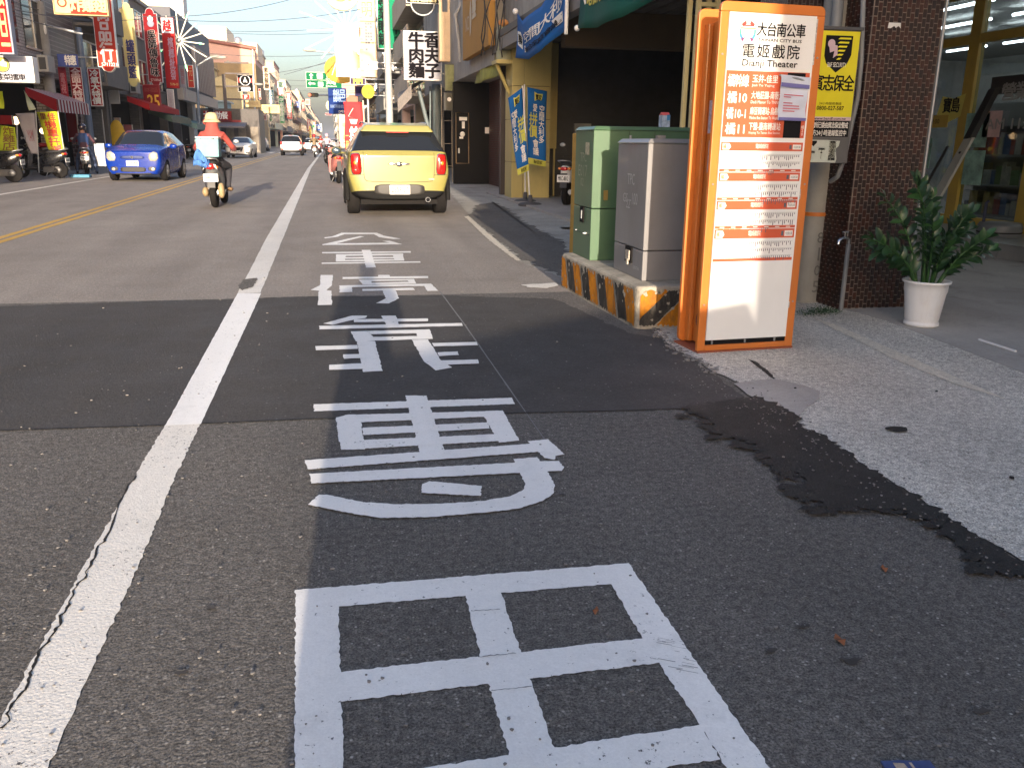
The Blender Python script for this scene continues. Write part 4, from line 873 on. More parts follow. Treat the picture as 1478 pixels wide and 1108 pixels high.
PB = lambda n, r, g, b, s=30, v=.6: S(n, r, g, b, rough=.4, var=v, scale=s)
def poster(x0, y0, x1, y1, mat, name='poster', par=shop, d=-.052):
    a, b = gx(x0, y0), gx(x1, y1); m = MB(); m.box(d-.002, b[0], b[1], d, a[0], a[1]); return m.build(name, mat, par), a, b
poster(1401, 164, 1427, 213, PB('poster_teal', 130, 170, 160, 6)); poster(1399, 217, 1420, 268, PB('poster_teal', 0, 0, 0)); poster(1427, 161, 1447, 198, PB('poster_pink', 205, 175, 178, 8, .25)); poster(1331, 200, 1345, 243, _mats['poster_teal'])
m = MB(); a = gx(1378, 158); m.add([(-.052, a[0]+.30, a[1]-.08), (-.052, a[0]+.22, a[1]+.18), (-.052, a[0]-.02, a[1]+.14), (-.052, a[0]-.25, a[1]+.2), (-.052, a[0]-.20, a[1]-.10), (-.052, a[0]+.05, a[1]-.18)], [(0, 1, 2, 3, 4, 5)]); m.build('flag_sticker', PB('sticker_yellow', 200, 190, 90, 4, .1), shop)
mb = MB(); mb.text('寶島', 0, 0, .34, .2, 0, off=.03, fn=lambda u, v: (-.0535, a[0]+.18-u, a[1]-.05+v)); mb.build('sticker_lettering', INK, shop)
o, a, b = poster(1438, 112, 1500, 133, M('black_board', (.012, .012, .013), rough=.4), 'hours_board', d=-.06)
mb = MB(); mb.text('營業時間', 0, 0, .95, .22, 0, off=.03, fn=lambda u, v: (-.0632, a[0]-.22-u, a[1]-.31+v)); mb.text('AM 11:00-PM 8:00', 0, 0, 1.9, .14, 0, off=.02, fn=lambda u, v: (-.0535, a[0]+.05-u, a[1]-.66+v)); mb.build('hours_lettering', S('grey_white', 150, 150, 150), shop)
# step in front of the glass
st_ = empty('tiled_step', (7.45, 0, .045), 0, 'low step of large grey floor tiles along the shop front', 'step')
STEP = M('step_tile', (0.22, 0.22, 0.21), rough=.4, var=.12, scale=2, dirt=.3)
y = 2.0
while y < 13:
    mb = MB(); mb.box(0, y+.003, .0, .028, y+.597, .15); mb.build('riser_tile', STEP, st_)
    mb = MB(); mb.box(-.015, y+.003, .1505, .58, y+.597, .165); mb.build('tread_tile', STEP, st_)
    mb = MB(); mb.box(.585, y+.003, .1505, 1.16, y+.597, .165); mb.build('tread_tile', STEP, st_); y += .6
# shop interior: floor, ceiling, back shelves with goods, lit tubes
it = empty('shop_interior', (8.75, 0, .18), 0, 'dim shop interior with shelves and tube lights behind the glass', 'shop interior')
INW = M('shop_wall', (0.42, 0.41, 0.38), rough=.7, var=.2)
mb = MB(); mb.box(0, 2, -.1, 8, 21.5, 0); mb.build('shop_floor', M('shop_floor', (.16, .15, .14), rough=.3), it)
mb = MB(); mb.box(.3, 2, 3.30, 8, 21.5, 3.40); mb.build('shop_ceiling', INW, it); mb = MB(); mb.box(7.9, 2, 0, 8, 21.5, 3.29); mb.box(0.35, 21.4, 0, 7.9, 21.5, 3.29); mb.box(0.1, 2, 0, 7.9, 2.1, 3.29); mb.build('shop_wall', INW, it)
TUBE = M('lit_tube', (0.85, 0.92, 1.0), emit=9)
for row in range(4):
    for k in range(9):
        mb = MB(); x = .9+row*1.4; y0 = 5.0+k*1.75; mb.tube([(x, y0, 3.18), (x, y0+1.25, 3.18)], .024, 6); mb.build('tube_light', TUBE, it)
rnd = random.Random(4); GC = [S('goods_%d' % i, *c_, rough=.5, var=.4, scale=9) for i, c_ in enumerate(((150, 60, 40), (60, 90, 130), (170, 150, 90), (90, 120, 80), (170, 170, 165)))]
for row in range(2):
    for k in range(5):
        y0 = 3.2+k*1.95; x = 1.3+row*2.4
        mb = MB(); 
        for z in (.05, .5, .95, 1.4): mb.box(x, y0, z, x+.45, y0+1.6, z+.03)
        mb.box(x+.21, y0, .05, x+.24, y0+1.6, 1.75); sh = mb.build('shelf', S('shelf_grey', 130, 130, 130), it)
        g5 = MB()
        for z in (.085, .535, .985):
            yy = y0+.05
            while yy < y0+1.45: w = rnd.uniform(.08, .2); g5.mi = rnd.randrange(5); g5.box(x+.02, yy, z, x+.19, yy+w*.9, z+rnd.uniform(.15, .36)); yy += w
        tag(g5.build('goods', GC, sh), kind='stuff')
# leaning metal bar with folded black canopy
a = PX(1322, 348, 7.2); b_ = PX(1399, 200, 7.9); c_ = PX(1436, 128, 8.2)
t = empty('leaning_awning_arm', (0, 0, 0), 0, 'light grey flat metal arm with black folded cover leaning against the shop front', 'awning arm')
def bar(P, Q, w, th_, mat, name):
    P, Q = Vector(P), Vector(Q); d = (Q-P).normalized(); s = d.cross(Vector((1, 0, 0))).normalized()*w/2; n2 = Vector((1, 0, 0))*th_/2
    m = MB(); m.hexa([P-s-n2, P+s-n2, P+s+n2, P-s+n2], [Q-s-n2, Q+s-n2, Q+s+n2, Q-s+n2]); return m.build(name, mat, t)
a.z = max(a.z, .21); bar(a, b_, .16, .04, S('arm_grey', 170, 172, 165, rough=.4), 'flat_arm'); bar(b_, c_, .12, .08, BLKP, 'folded_cover')
mb = MB(); 
for u in (.12, .85):
    q = a.lerp(b_, u); mb.ball((q.x-.02, q.y, q.z), .018, 8, 6)
mb.build('bolt', BLKP, t)
bar(a+Vector((-.1, .2, -.02)), b_+Vector((-.1, .25, -.1)), .03, .03, BLKP, 'side_rod')
# round grey tub on the step
c = PX(1440, 348, 8.0); t = empty('round_tub', (c.x, c.y, .21), 0, 'round grey plastic tub with black band on the step by the glass', 'tub')
mb = MB(); mb.lathe([(.24, 0), (.25, .03), (.25, .13), (.23, .17), (.0, .175)], 28, cap=False); mb.build('tub_body', S('tub_grey', 105, 108, 110, rough=.4), t); mb = MB(); mb.lathe([(.252, .05), (.252, .065)], 28); mb.build('tub_band', BLACK, t)
mb = MB(); mb.tube([(-.16, .1, .17), (-.16, .1, .40), (-.13, .1, .42)], .018, 8); mb.build('tub_handle', M('navy', (.02, .025, .06)), t)
# ------------------------------------------------------------------ cars
def bake(o):
    dg = bpy.context.evaluated_depsgraph_get(); me = bpy.data.meshes.new_from_object(o.evaluated_get(dg)); return me
def split_mats(me, names, mats, parent, T=None):
    out = {}
    for i, nme in enumerate(names):
        fs = [p for p in me.polygons if p.material_index == i]
        if not fs: continue
        idx = {}; V = []; Fc = []
        for p in fs:
            f = []
            for v in p.vertices:
                if v not in idx: idx[v] = len(V); V.append(tuple(me.vertices[v].co))
                f.append(idx[v])
            Fc.append(f)
        m = bpy.data.meshes.new(nme); m.from_pydata(V, [], Fc); m.materials.append(mats[i]); m.polygons.foreach_set('use_smooth', [True]*len(Fc)); m.update()
        o = bpy.data.objects.new(nme, m); C.objects.link(o); o.parent = parent; out[nme] = o
    return out
def body_cage(st, glass, clad=2):
    """st: stations rear to front (y, wb, wm, wt, wr, zb, zbelt, ztop); glass(k, i) -> True where the panel is glass"""
    V = []; Fc = []; Mi = []; n = 9
    def sec(s):
        y, wb, wm, wt, wr, zb, zl, zt = s
        return [(0, zb), (wb*.85, zb), (wb, zb+.14), (wm, zb+.14+(zl-zb-.14)*.5), (wt, zl), (wt-.02, zl+.02), (wr+.0, max(zl+.03, zt-.075)), (wr*.78, max(zl+.04, zt-.015)), (0, max(zl+.045, zt))]
    for s in st:
        for (x, z) in sec(s): V.append((x, s[0], z))
        for (x, z) in sec(s)[1:-1]: V.append((-x, s[0], z))
    m = 2*n-2
    R_ = lambda k, i: k*m+i
    Lf = lambda k, i: k*m+(i if i in (0, n-1) else n-1+i)
    for k in range(len(st)-1):
        for i in range(n-1):
            g = 1 if glass(k, i) else (2 if i < clad else 0)
            Fc.append((R_(k, i), R_(k, i+1), R_(k+1, i+1), R_(k+1, i))); Mi.append(g)
            Fc.append((Lf(k, i+1), Lf(k, i), Lf(k+1, i), Lf(k+1, i+1))); Mi.append(g)
    for (k, fl) in ((0, 1), (len(st)-1, 0)):
        for i in range(n-1):
            a = [R_(k, i), R_(k, i+1), Lf(k, i+1), Lf(k, i)]
            a = [v for j, v in enumerate(a) if v not in a[:j]]
            if len(a) < 3: continue
            Fc.append(tuple(a[::-1] if fl else a)); Mi.append(2 if i < clad else 0)
    return V, Fc, Mi
def make_car(name, label, st, glass, paint, wheels, wr=.33, ww=.2, group=None, clad=2, clad_mat=None, arch=True, rimw=None, track=None):
    root = empty(name, (0, 0, 0), 0, label, 'car', group)
    V, Fc, Mi = body_cage(st, glass, clad)
    me = bpy.data.meshes.new('cage'); me.from_pydata(V, [], Fc); me.polygons.foreach_set('material_index', Mi)
    mats = [paint, DGLASS, clad_mat or BLKP, BLACK]
    for m in mats: me.materials.append(m)
    bm = bmesh.new(); bm.from_mesh(me); bmesh.ops.recalc_face_normals(bm, faces=bm.faces)
    cl = bm.edges.layers.float.get('crease_edge') or bm.edges.layers.float.new('crease_edge')
    for e in bm.edges:
        ms = {f.material_index for f in e.link_faces}; d_ = (e.verts[0].co-e.verts[1].co)
        if len(ms) > 1: e[cl] = .72                       # glass and cladding borders stay crisp
        elif abs(d_.y) > .5*d_.length and e.verts[0].co.z > .7 and max(abs(e.verts[0].co.x), abs(e.verts[1].co.x)) > .4: e[cl] = .38
    bm.to_mesh(me); bm.free()
    o = bpy.data.objects.new('cage', me); C.objects.link(o)
    ss = o.modifiers.new('s', 'SUBSURF'); ss.levels = 3; ss.render_levels = 3
    W_ = max(s[2] for s in st); cut = None
    if arch:
        cb = MB(); cb.mi = 3
        for y in wheels:
            for sx in (-1, 1): cb.wheelx([(wr+.055, -.22), (wr+.055, .3)], (sx*(W_-.06)+(-.04 if sx > 0 else -.04), y, wr-.02), 28)
        cm = cb.mesh('cut'); 
        for m in mats: cm.materials.append(m)
        cut = bpy.data.objects.new('cut', cm); C.objects.link(cut); b = o.modifiers.new('b', 'BOOLEAN'); b.operation = 'DIFFERENCE'; b.object = cut; b.solver = 'EXACT'
    full = bake(o)
    bpy.data.objects.remove(o)
    if cut: bpy.data.objects.remove(cut)
    parts = split_mats(full, ['body', 'window_glass', 'lower_cladding', 'wheel_well'], mats, root)
    bvh = BVHTree.FromPolygons([v.co for v in full.vertices], [tuple(p.vertices) for p in full.polygons])
    tr = track or (W_-.02)
    for y in wheels:
        for sx in (-1, 1):
            w = MB(); w.wheelx([(wr*.62, -ww/2), (wr*.93, -ww/2), (wr, -ww/2+.03), (wr, ww/2-.03), (wr*.93, ww/2), (wr*.62, ww/2)], (sx*(tr-ww/2), y, wr), 28); wo_ = w.build('wheel', BLACK, root)
            w = MB(); cx_ = sx*(tr-ww/2)+sx*(ww/2+.002)
            w.wheelx([(wr*.62, -.01), (wr*.60, .006), (wr*.56, .0)], (cx_, y, wr), 24)
            for k in range(5):
                a = k*2*math.pi/5; c_, s_ = math.cos(a), math.sin(a); q = lambda u, v: (cx_, y+c_*u-s_*v, wr+s_*u+c_*v)
                P = [q(.03, -.035), q(wr*.58, -.03), q(wr*.58, .03), q(.03, .035)]
                w.hexa([(p[0]-.012*sx, p[1], p[2]) for p in P], [(p[0]+.012*sx, p[1], p[2]) for p in P])
            w.wheelx([(.05, -.01), (.05, .016)], (cx_, y, wr), 12); w.build('rim', ALLOY, wo_)
    return root, parts, bvh
ALLOY = M('alloy', (0.35, 0.35, 0.36), rough=.3, metal=.8)
def decal(bvh, c, hw, hh, d=1, p=2.6, thick=.012, off=.004, skew=0.0, rings=5, n=28, bulge=.012, rot=0.0, shape=None):
    """panel laid onto the car body, seen from -Y (d=1) or +Y (d=-1)"""
    mb = MB(); V = []; 
    def hit(x, z):
        h = bvh.ray_cast(Vector((x, -20*d, z)), Vector((0, d, 0)))
        return h[0].y if h[0] is not None else None
    last = hit(*c) or 0
    for j in range(rings+1):
        r = j/rings
        for k in range(n):
            t = 2*math.pi*k/n; ct, s_ = math.cos(t), math.sin(t)
            if shape:
                f = k/n*len(shape); i0 = int(f) % len(shape); u = f-int(f); a, b = shape[i0], shape[(i0+1) % len(shape)]
                x = c[0]+r*(a[0]+(b[0]-a[0])*u-c[0]); z = c[1]+r*(a[1]+(b[1]-a[1])*u-c[1])
            else:
                x = hw*math.copysign(abs(ct)**(2/p), ct)*r; z = hh*math.copysign(abs(s_)**(2/p), s_)*r
                x, z = x*math.cos(rot)-z*math.sin(rot), x*math.sin(rot)+z*math.cos(rot); x += skew*z; x += c[0]; z += c[1]
            y = hit(x, z)
            if y is None: y = last
            V.append((x, y-d*(off+bulge*(1-r*r)), z))
    Fs = [(j*n+k, j*n+(k+1) % n, (j+1)*n+(k+1) % n, (j+1)*n+k) for j in range(rings) for k in range(n)]
    # rim going back into the body
    o = len(V); V += [(V[rings*n+k][0], V[rings*n+k][1]+d*.03, V[rings*n+k][2]) for k in range(n)]
    Fs += [(rings*n+k, rings*n+(k+1) % n, o+(k+1) % n, o+k) for k in range(n)]
    if d < 0: Fs = [f[::-1] for f in Fs]
    mb.add(V, Fs, True); return mb
def ribbon(bvh, P, w, d=1, off=.003):
    mb = MB(); pts = []
    for (x, z) in P:
        h = bvh.ray_cast(Vector((x, -20*d, z)), Vector((0, d, 0)))
        if h[0] is not None: pts.append((x, h[0].y-d*off, z))
    mb.tube(pts, w, 5); return mb
def plate(parent, c, y, w, h, text, d=1, tilt=0):
    mb = MB(); T = Matrix.Translation((c[0], y, c[1])) @ (Matrix.Rotation(math.pi, 4, 'Z') if d < 0 else Matrix.Identity(4)); mb.T = T
    mb.prism(rrect(-w/2, -h/2, w/2, h/2, .008), -.006, .004); o = mb.build('number_plate', WPLATE, parent)
    mb = MB(); mb.T = T; mb.text(text, -w*.43, -h*.30, w*.43, h*.34, -.0085, off=.03); mb.build('plate_number', S('plate_ink', 30, 36, 38, rough=.5), o); return o

# yellow hatchback parked ahead, seen from behind
YEL = S('yellow_car_paint', 140, 134, 72, rough=.3, var=.03, coat=.5, dirt=.04, dcol=(.35, .3, .2))
st = [(.0, .72, .82, .76, .70, .30, .97, 1.00), (.06, .78, .875, .83, .76, .27, 1.05, 1.075), (.38, .82, .89, .84, .635, .24, 1.08, 1.49), (.52, .83, .895, .84, .605, .22, 1.08, 1.525), (1.2, .84, .895, .86, .61, .20, 1.06, 1.56), (2.1, .84, .895, .86, .60, .20, 1.04, 1.555),
      (2.65, .84, .895, .86, .62, .20, 1.02, 1.47), (3.15, .84, .89, .85, .70, .22, .99, 1.06), (3.8, .80, .86, .80, .70, .26, .92, .97), (4.08, .70, .76, .70, .62, .32, .76, .82)]
def glz(k, i):
    if k == 1 and i >= 5: return True
    if 1 <= k <= 5 and i == 5: return True
    if k == 6 and i >= 5: return True
    return False
mini, mp, bv = make_car('parked_car', 'pale yellow hatchback parked in the bus lane with its back to us', st, glz, YEL, (.72, 3.3), wr=.335, ww=.21, clad_mat=M('grey_cladding', (.012, .012, .012), rough=.8, spec=.15))
yr = lambda x, z: (bv.ray_cast(Vector((x, -5, z)), Vector((0, 1, 0)))[0] or Vector((0, 0, 0))).y
for sx in (-1, 1):
    rim = decal(bv, (sx*.725, .875), .090, .180, p=4.5, off=.006, bulge=.006, rot=-sx*.05).build('tail_lamp_rim', CHROME, mini)
    lp = decal(bv, (sx*.725, .875), .078, .168, p=4.5, off=.013, bulge=.02, rot=-sx*.05).build('tail_lamp', REDL, mini)
    decal(bv, (sx*.735, .895), .030, .034, p=2, off=.030, bulge=.008).build('indicator', ORL, lp); decal(bv, (sx*.74, .775), .030, .030, p=2, off=.024, bulge=.004).build('reversing_lamp', M('dark_red_lamp', (.25, .01, .01), rough=.2, coat=.8), lp)
P = [(-.60, 1.07), (-.605, .80), (-.59, .64), (-.555, .595), (-.45, .585), (0, .575), (.45, .585), (.555, .595), (.59, .64), (.605, .80), (.60, 1.07)]
P = [((a[0]+(b[0]-a[0])*k/6), (a[1]+(b[1]-a[1])*k/6)) for a, b in zip(P[:-1], P[1:]) for k in range(6)] + [P[-1]]
ribbon(bv, P, .005, off=-.001).build('tailgate_seam', M('seam_shadow', (.05, .04, .015), rough=.6), mini)  # dark joint line round the tailgate
ribbon(bv, [(-.86+.0287*k, .70) for k in range(10)], .004, off=-.001).build('bumper_seam', _mats['seam_shadow'], mini); ribbon(bv, [(.60+.0287*k, .70) for k in range(10)], .004, off=-.001).build('bumper_seam', _mats['seam_shadow'], mini)
decal(bv, (0, .455), .43, .088, p=4.5, off=.004, bulge=.003).build('plate_recess', M('recess_metal', (.045, .043, .04), rough=.5, metal=0, var=.3, scale=2), mini)
plate(mini, (0.0, .452), yr(0, .45)-.024, .345, .155, '2559 S7')
mb = MB(); 
for sx in (-1, 1):
    for k in range(4):
        x0, x1 = sx*(.06+.028*k), sx*(.06+.028*(k+1)); a0, a1 = .03-.006*k, .03-.006*(k+1); yy = yr(0, .87)-.012
        mb.poly([(x0, .872-a0*.5), (x1, .876-a1*.5), (x1, .880+a1*.6), (x0, .876+a0*.6)] if sx > 0 else [(x1, .876-a1*.5), (x0, .872-a0*.5), (x0, .876+a0*.6), (x1, .880+a1*.6)], yy)
mb.wheelx([(.001, 0), (.001, 0.001)], (0, 0, 0), 3) if False else None
mb.ball((0, yr(0, .87)-.008, .875), (.055, .016, .042), 16, 8); mb.ball((-.10, yr(-.1, .87)-.006, .878), (.09, .010, .020), 12, 6); mb.ball((.10, yr(.1, .87)-.006, .878), (.09, .010, .020), 12, 6); mb.build('winged_badge', CHROME, mini)
mb = MB(); mb.text('ONE', .50, .618, .60, .642, yr(.55, .63)-.004, off=.01); mb.build('model_lettering', STEEL, mini)
mb = MB(); yy = yr(0, 1.40); mb.hexa([(-.63, .245, 1.405), (.63, .245, 1.405), (.62, .55, 1.43), (-.62, .55, 1.43)], [(-.54, .29, 1.515), (.54, .29, 1.515), (.54, .7, 1.565), (-.54, .7, 1.565)]); mb.build('roof_spoiler', YEL, mini, bevel=.022)
mb = MB(); mb.box(-.19, .232, 1.392, .19, .25, 1.408); mb.build('high_brake_lamp', REDL, mini)
for sx in (-1, 1): mb = MB(); mb.tube([(sx*.54, .55, 1.50), (sx*.545, .65, 1.55), (sx*.55, 1.3, 1.58), (sx*.55, 2.1, 1.575), (sx*.54, 2.2, 1.54)], .016, 8); mb.build('roof_rail', STEEL, mini)
mb = MB(); mb.tube([(.05, .21, 1.08), (.10, .26, 1.17), (.42, .265, 1.20)], .010, 6); mb.build('rear_wiper', BLKP, mini)
mb = MB(); mb.tube([(.48, -.03, .285), (.48, .3, .285)], .044, 16); mb.build('exhaust_pipe', CHROME, mini); mb = MB(); mb.tube([(.48, -.034, .285), (.48, -.03, .285)], .034, 14); mb.build('exhaust_mouth', INK, mini)
for sx in (-1, 1): mb = MB(); mb.tube([(sx*.878, .74-.42*math.cos(R(a)), .33+.42*math.sin(R(a))) for a in range(-10, 191, 20)], .04, 8); mb.build('wheel_arch_trim', _mats['grey_cladding'], mini)
mb = MB(); mb.box(-.66, .14, .20, .66, .9, .28); mb.build('underbody', BLACK, mini)
for sx in (-1, 1):
    mb = MB(); mb.ball((sx*1.0, 2.72, 1.06), (.10, .07, .075), 12, 8, .8); mb.tube([(sx*.86, 2.76, 1.02), (sx*.96, 2.74, 1.03)], .02, 6); mo = mb.build('door_mirror', YEL, mini); mb = MB(); mb.ball((sx*1.0, 2.665, 1.06), (.088, .02, .064), 14, 8); mb.build('mirror_glass', M('mirror_glass', (.05, .08, .11), rough=.08, metal=.3), mo)
mini.location = (1.13, 15.18, 0); mini.rotation_euler = (0, 0, R(0.6))

# blue hatchback coming towards us
BLUP = S('blue_paint', 8, 48, 140, rough=.25, var=.02, coat=.25, spec=.3)
st = [(.0, .66, .74, .66, .58, .24, .80, .86), (.07, .76, .82, .78, .70, .20, .86, .92), (.40, .80, .84, .80, .72, .18, .93, 1.0), (.80, .82, .845, .81, .71, .18, .98, 1.07), (1.45, .82, .845, .81, .60, .17, 1.0, 1.475), (2.0, .82, .845, .81, .60, .17, 1.02, 1.525),
      (2.9, .82, .845, .81, .58, .19, 1.03, 1.49), (3.35, .82, .845, .81, .56, .2, 1.05, 1.40), (3.62, .76, .82, .78, .62, .24, 1.04, 1.09), (3.7, .68, .78, .7, .6, .3, .98, 1.02)]
def glf(k, i):
    if k == 3 and i >= 6: return True
    if 3 <= k <= 6 and i == 5: return True
    if k == 7 and i >= 6: return True
    return False
blue, bp_, bvb = make_car('driving_car', 'bright blue hatchback driving towards us in the opposite lane', st, glf, BLUP, (.72, 3.05), wr=.30, ww=.18, clad=1)
def yfb(x, z, b=None):
    h = (b or bvb).ray_cast(Vector((x, -5, z)), Vector((0, 1, 0)))[0]; return h.y if h else 0
for sx in (-1, 1):
    shp = [(sx*a, b) for a, b in ((.50, .60), (.66, .59), (.735, .68), (.72, .84), (.60, .88), (.49, .80), (.46, .69))]
    if sx > 0: shp = shp
    decal(bvb, (sx*.60, .72), 0, 0, shape=shp, n=24, off=.006, bulge=.015).build('headlamp', HEADL, blue)
    decal(bvb, (sx*.56, .36), .05, .045, p=2, off=.004, bulge=.006).build('fog_lamp', HEADL, blue); decal(bvb, (sx*.54, .37), .11, .065, p=3, off=.0, bulge=.001).build('fog_recess', BLKP, blue)
    mb = MB(); mb.ball((sx*.95, 1.15, 1.02), (.11, .06, .075), 12, 8, .8); mb.tube([(sx*.8, 1.2, .99), (sx*.9, 1.17, 1.0)], .025, 6); mb.build('door_mirror', BLUP, blue)
    mb = MB(); mb.box(sx*.842-.004, 2.35, .35, sx*.842+.006, 2.36, 1.0); mb.build('door_seam', BLKP, blue)
decal(bvb, (0, .70), .34, .045, p=4, off=.003, bulge=.004).build('grille', M('grille_mesh', (.03, .05, .14), rough=.4, var=.8, scale=60), blue)
for k in range(3): ribbon(bvb, [(-.34+.034*j, .675+.025*k) for j in range(21)], .004, off=.010).build('grille_bar', BLUP, blue)
mb = MB(); yy = yfb(0, .71); mb.poly([(-.045, .71), (0, .67), (.045, .71), (0, .75)], yy-.022); mb.build('badge', CHROME, blue)
decal(bvb, (0, .35), .36, .07, p=5, off=.003, bulge=.002).build('lower_intake', M('intake_dark', (.03, .03, .03), rough=.6, var=.6, scale=60), blue)
ribbon(bvb, [(-.70+.07*k, .895) for k in range(21)], .005, off=-.001).build('bonnet_seam', M('navy_seam', (.004, .008, .03)), blue)
ribbon(bvb, [(-.78+.078*k, .555) for k in range(3)], .004, off=-.001).build('bumper_seam', _mats['navy_seam'], blue); ribbon(bvb, [(.78-.078*k, .555) for k in range(3)], .004, off=-.001).build('bumper_seam', _mats['navy_seam'], blue)
plate(blue, (0, .53), yfb(0, .53)-.02, .34, .155, '0279-WB')
mb = MB(); mb.tube([(-.5, yfb(0, .27)+.02, .235), (.5, yfb(0, .27)+.02, .235)], .02, 6); mb.build('front_lip', BLKP, blue)
for sx in (-1, 1): mb = MB(); mb.tube([(sx*.1, 1.0, 1.065), (sx*.1-.35, 1.04, 1.09)], .008, 5); mb.build('wiper', BLKP, blue)
mb = MB(); mb.add([(.815, 1.9, 1.08), (.745, 2.25, 1.33), (.745, 1.72, 1.33), (.83, 1.5, 1.08)], [(0, 1, 2, 3)]); mb.build('window_reflection_card', S('yellow_card', 225, 190, 50), blue) if False else None
blue.location = (-5.80, 28.1, 0); blue.rotation_euler = (0, 0, R(-3.0))

# white saloon coming towards us, further back
CWH = M('white_car_paint', (.74, .73, .69), rough=.45, coat=.2, var=.02, spec=.3)
st = [(.0, .62, .72, .62, .55, .30, .74, .78), (.07, .76, .86, .80, .70, .22, .82, .86), (.6, .84, .895, .84, .74, .2, .90, .95), (1.15, .86, .90, .85, .72, .18, .95, 1.02), (2.05, .86, .90, .85, .56, .18, .98, 1.40), (2.6, .86, .90, .85, .57, .18, 1.0, 1.44),
      (3.3, .86, .90, .85, .56, .18, 1.02, 1.40), (4.05, .86, .9, .84, .62, .2, 1.02, 1.10), (4.5, .80, .86, .78, .66, .24, 1.0, 1.04), (4.6, .68, .78, .7, .6, .3, .92, .98)]
def gls(k, i):
    if k in (3, 6) and i >= 6: return True
    if 3 <= k <= 6 and i == 5: return True
    return False
wc, _, bw = make_car('driving_car', 'white saloon car with black V shaped grille coming towards us behind the rider', st, gls, CWH, (.9, 3.6), wr=.32, ww=.19, clad=1)
for sx in (-1, 1):
    decal(bw, (sx*.66, .70), 0, 0, shape=[(sx*a, b) for a, b in ((.46, .66), (.80, .72), (.84, .84), (.70, .80))], n=20, off=.006, bulge=.01).build('headlamp', HEADL, wc)
    decal(bw, (sx*.64, .36), .12, .05, p=2.5, off=.004, bulge=.004).build('fog_recess', BLKP, wc); decal(bw, (sx*.66, .36), .035, .03, p=2, off=.01, bulge=.006).build('fog_lamp', HEADL, wc)
    mb = MB(); mb.ball((sx*1.0, 1.35, 1.0), (.10, .06, .07), 10, 6, .8); mb.build('door_mirror', CWH, wc)
decal(bw, (0, .56), 0, 0, shape=[(-.38, .72), (-.24, .42), (.24, .42), (.38, .72)], n=20, off=.004, bulge=.002).build('grille', INK, wc)
ribbon(bw, [(-.30, .74), (-.22, .62), (-.10, .50), (0, .46), (.10, .50), (.22, .62), (.30, .74)], .022, off=.012).build('grille_trim', CHROME, wc)
plate(wc, (0, .43), yfb(0, .43, bw)-.03, .34, .15, 'BFD-8216'); wc.location = (-6.35, 64.5, 0); wc.rotation_euler = (0, 0, R(-1.5))

# white SUV driving away, tail towards us
st = [(.0, .70, .80, .74, .62, .34, 1.05, 1.08), (.06, .80, .88, .84, .70, .30, 1.08, 1.10), (.42, .84, .91, .86, .62, .26, 1.10, 1.58), (1.0, .85, .91, .87, .63, .24, 1.10, 1.65), (2.2, .85, .91, .87, .63, .24, 1.08, 1.65), (2.9, .85, .91, .87, .60, .24, 1.06, 1.54), (3.5, .85, .9, .86, .7, .26, 1.03, 1.12), (4.3, .8, .86, .8, .68, .3, .92, 1.0), (4.5, .7, .76, .7, .6, .34, .8, .88)]
gsv = lambda k, i: (k == 1 and i >= 5) or (1 <= k <= 4 and i == 5) or (k == 5 and i >= 5)
suv, _, bs = make_car('driving_car', 'white sport utility car driving away along the lane beside the yellow line', st, gsv, CWH, (.85, 3.6), wr=.35, ww=.2)
for sx in (-1, 1):
    decal(bs, (sx*.78, 1.02), .10, .13, p=3, off=.01, bulge=.02).build('tail_lamp', REDL, suv); decal(bs, (sx*.72, .52), .10, .05, p=3, off=.01, bulge=.01).build('reflector', REDL, suv)
plate(suv, (0, .86), -.02, .34, .15, 'AXL-2573'); mb = MB(); mb.box(-.15, .25, 1.60, .15, .32, 1.62); mb.build('high_brake_lamp', REDL, suv); suv.location = (-3.2, 75.5, 0)
c2 = dup(suv, (-1.9, 93, 0), 0, 'white car behind the white sport utility car, further up the lane'); c2.scale = (.95, .95, .9)
SILV = M('silver_paint', (.42, .43, .45), rough=.3, metal=.4, coat=.6)
g3, _, bg_ = make_car('parked_car', 'grey car far up the street beside the white cars', st, gsv, SILV, (.85, 3.6), wr=.33, ww=.2); g3.location = (-1.6, 118, 0)
dup(g3, (-7.9, 104, 0), 0, 'dark silver car parked far up on the left kerb'); dup(c2, (.6, 135, 0), 0, 'small white car far away at the right kerb'); dup(g3, (-2.6, 150, 0), 0, 'tiny grey car at the far end of the street')

# ------------------------------------------------------------------ people (one skinned body each)
def person_mesh(J, E_, mats, paint, sub=2):
    """J: name -> (x, y, z, r); E_: bones; paint(mid point, bone) -> material index"""
    names = list(J); V = [J[n][:3] for n in names]; idx = {n: i for i, n in enumerate(names)}
    me = bpy.data.meshes.new('person'); me.from_pydata(V, [(idx[a], idx[b]) for a, b in E_], [])
    o = bpy.data.objects.new('person_tmp', me); C.objects.link(o)
    o.modifiers.new('k', 'SKIN'); s = o.modifiers.new('s', 'SUBSURF'); s.levels = sub; s.render_levels = sub
    for i, n in enumerate(names):
        r = J[n][3]; sv = me.skin_vertices[0].data[i]; sv.radius = (r, r) if not isinstance(r, tuple) else r; sv.use_root = (i == 0)
    m2 = bake(o); bpy.data.objects.remove(o)
    for m in mats: m2.materials.append(m)
    segs = [(Vector(J[a][:3]), Vector(J[b][:3]), (a, b)) for a, b in E_]
    for p in m2.polygons:
        c = p.center; best = None; bd = 9
        for a, b, e in segs:
            d = b-a; t = max(0, min(1, (c-a).dot(d)/max(d.length_squared, 1e-9))); q = (c-a-d*t).length
            if q < bd: bd = q; best = (e, t)
        p.material_index = paint(best[0], best[1]); p.use_smooth = True
    return m2
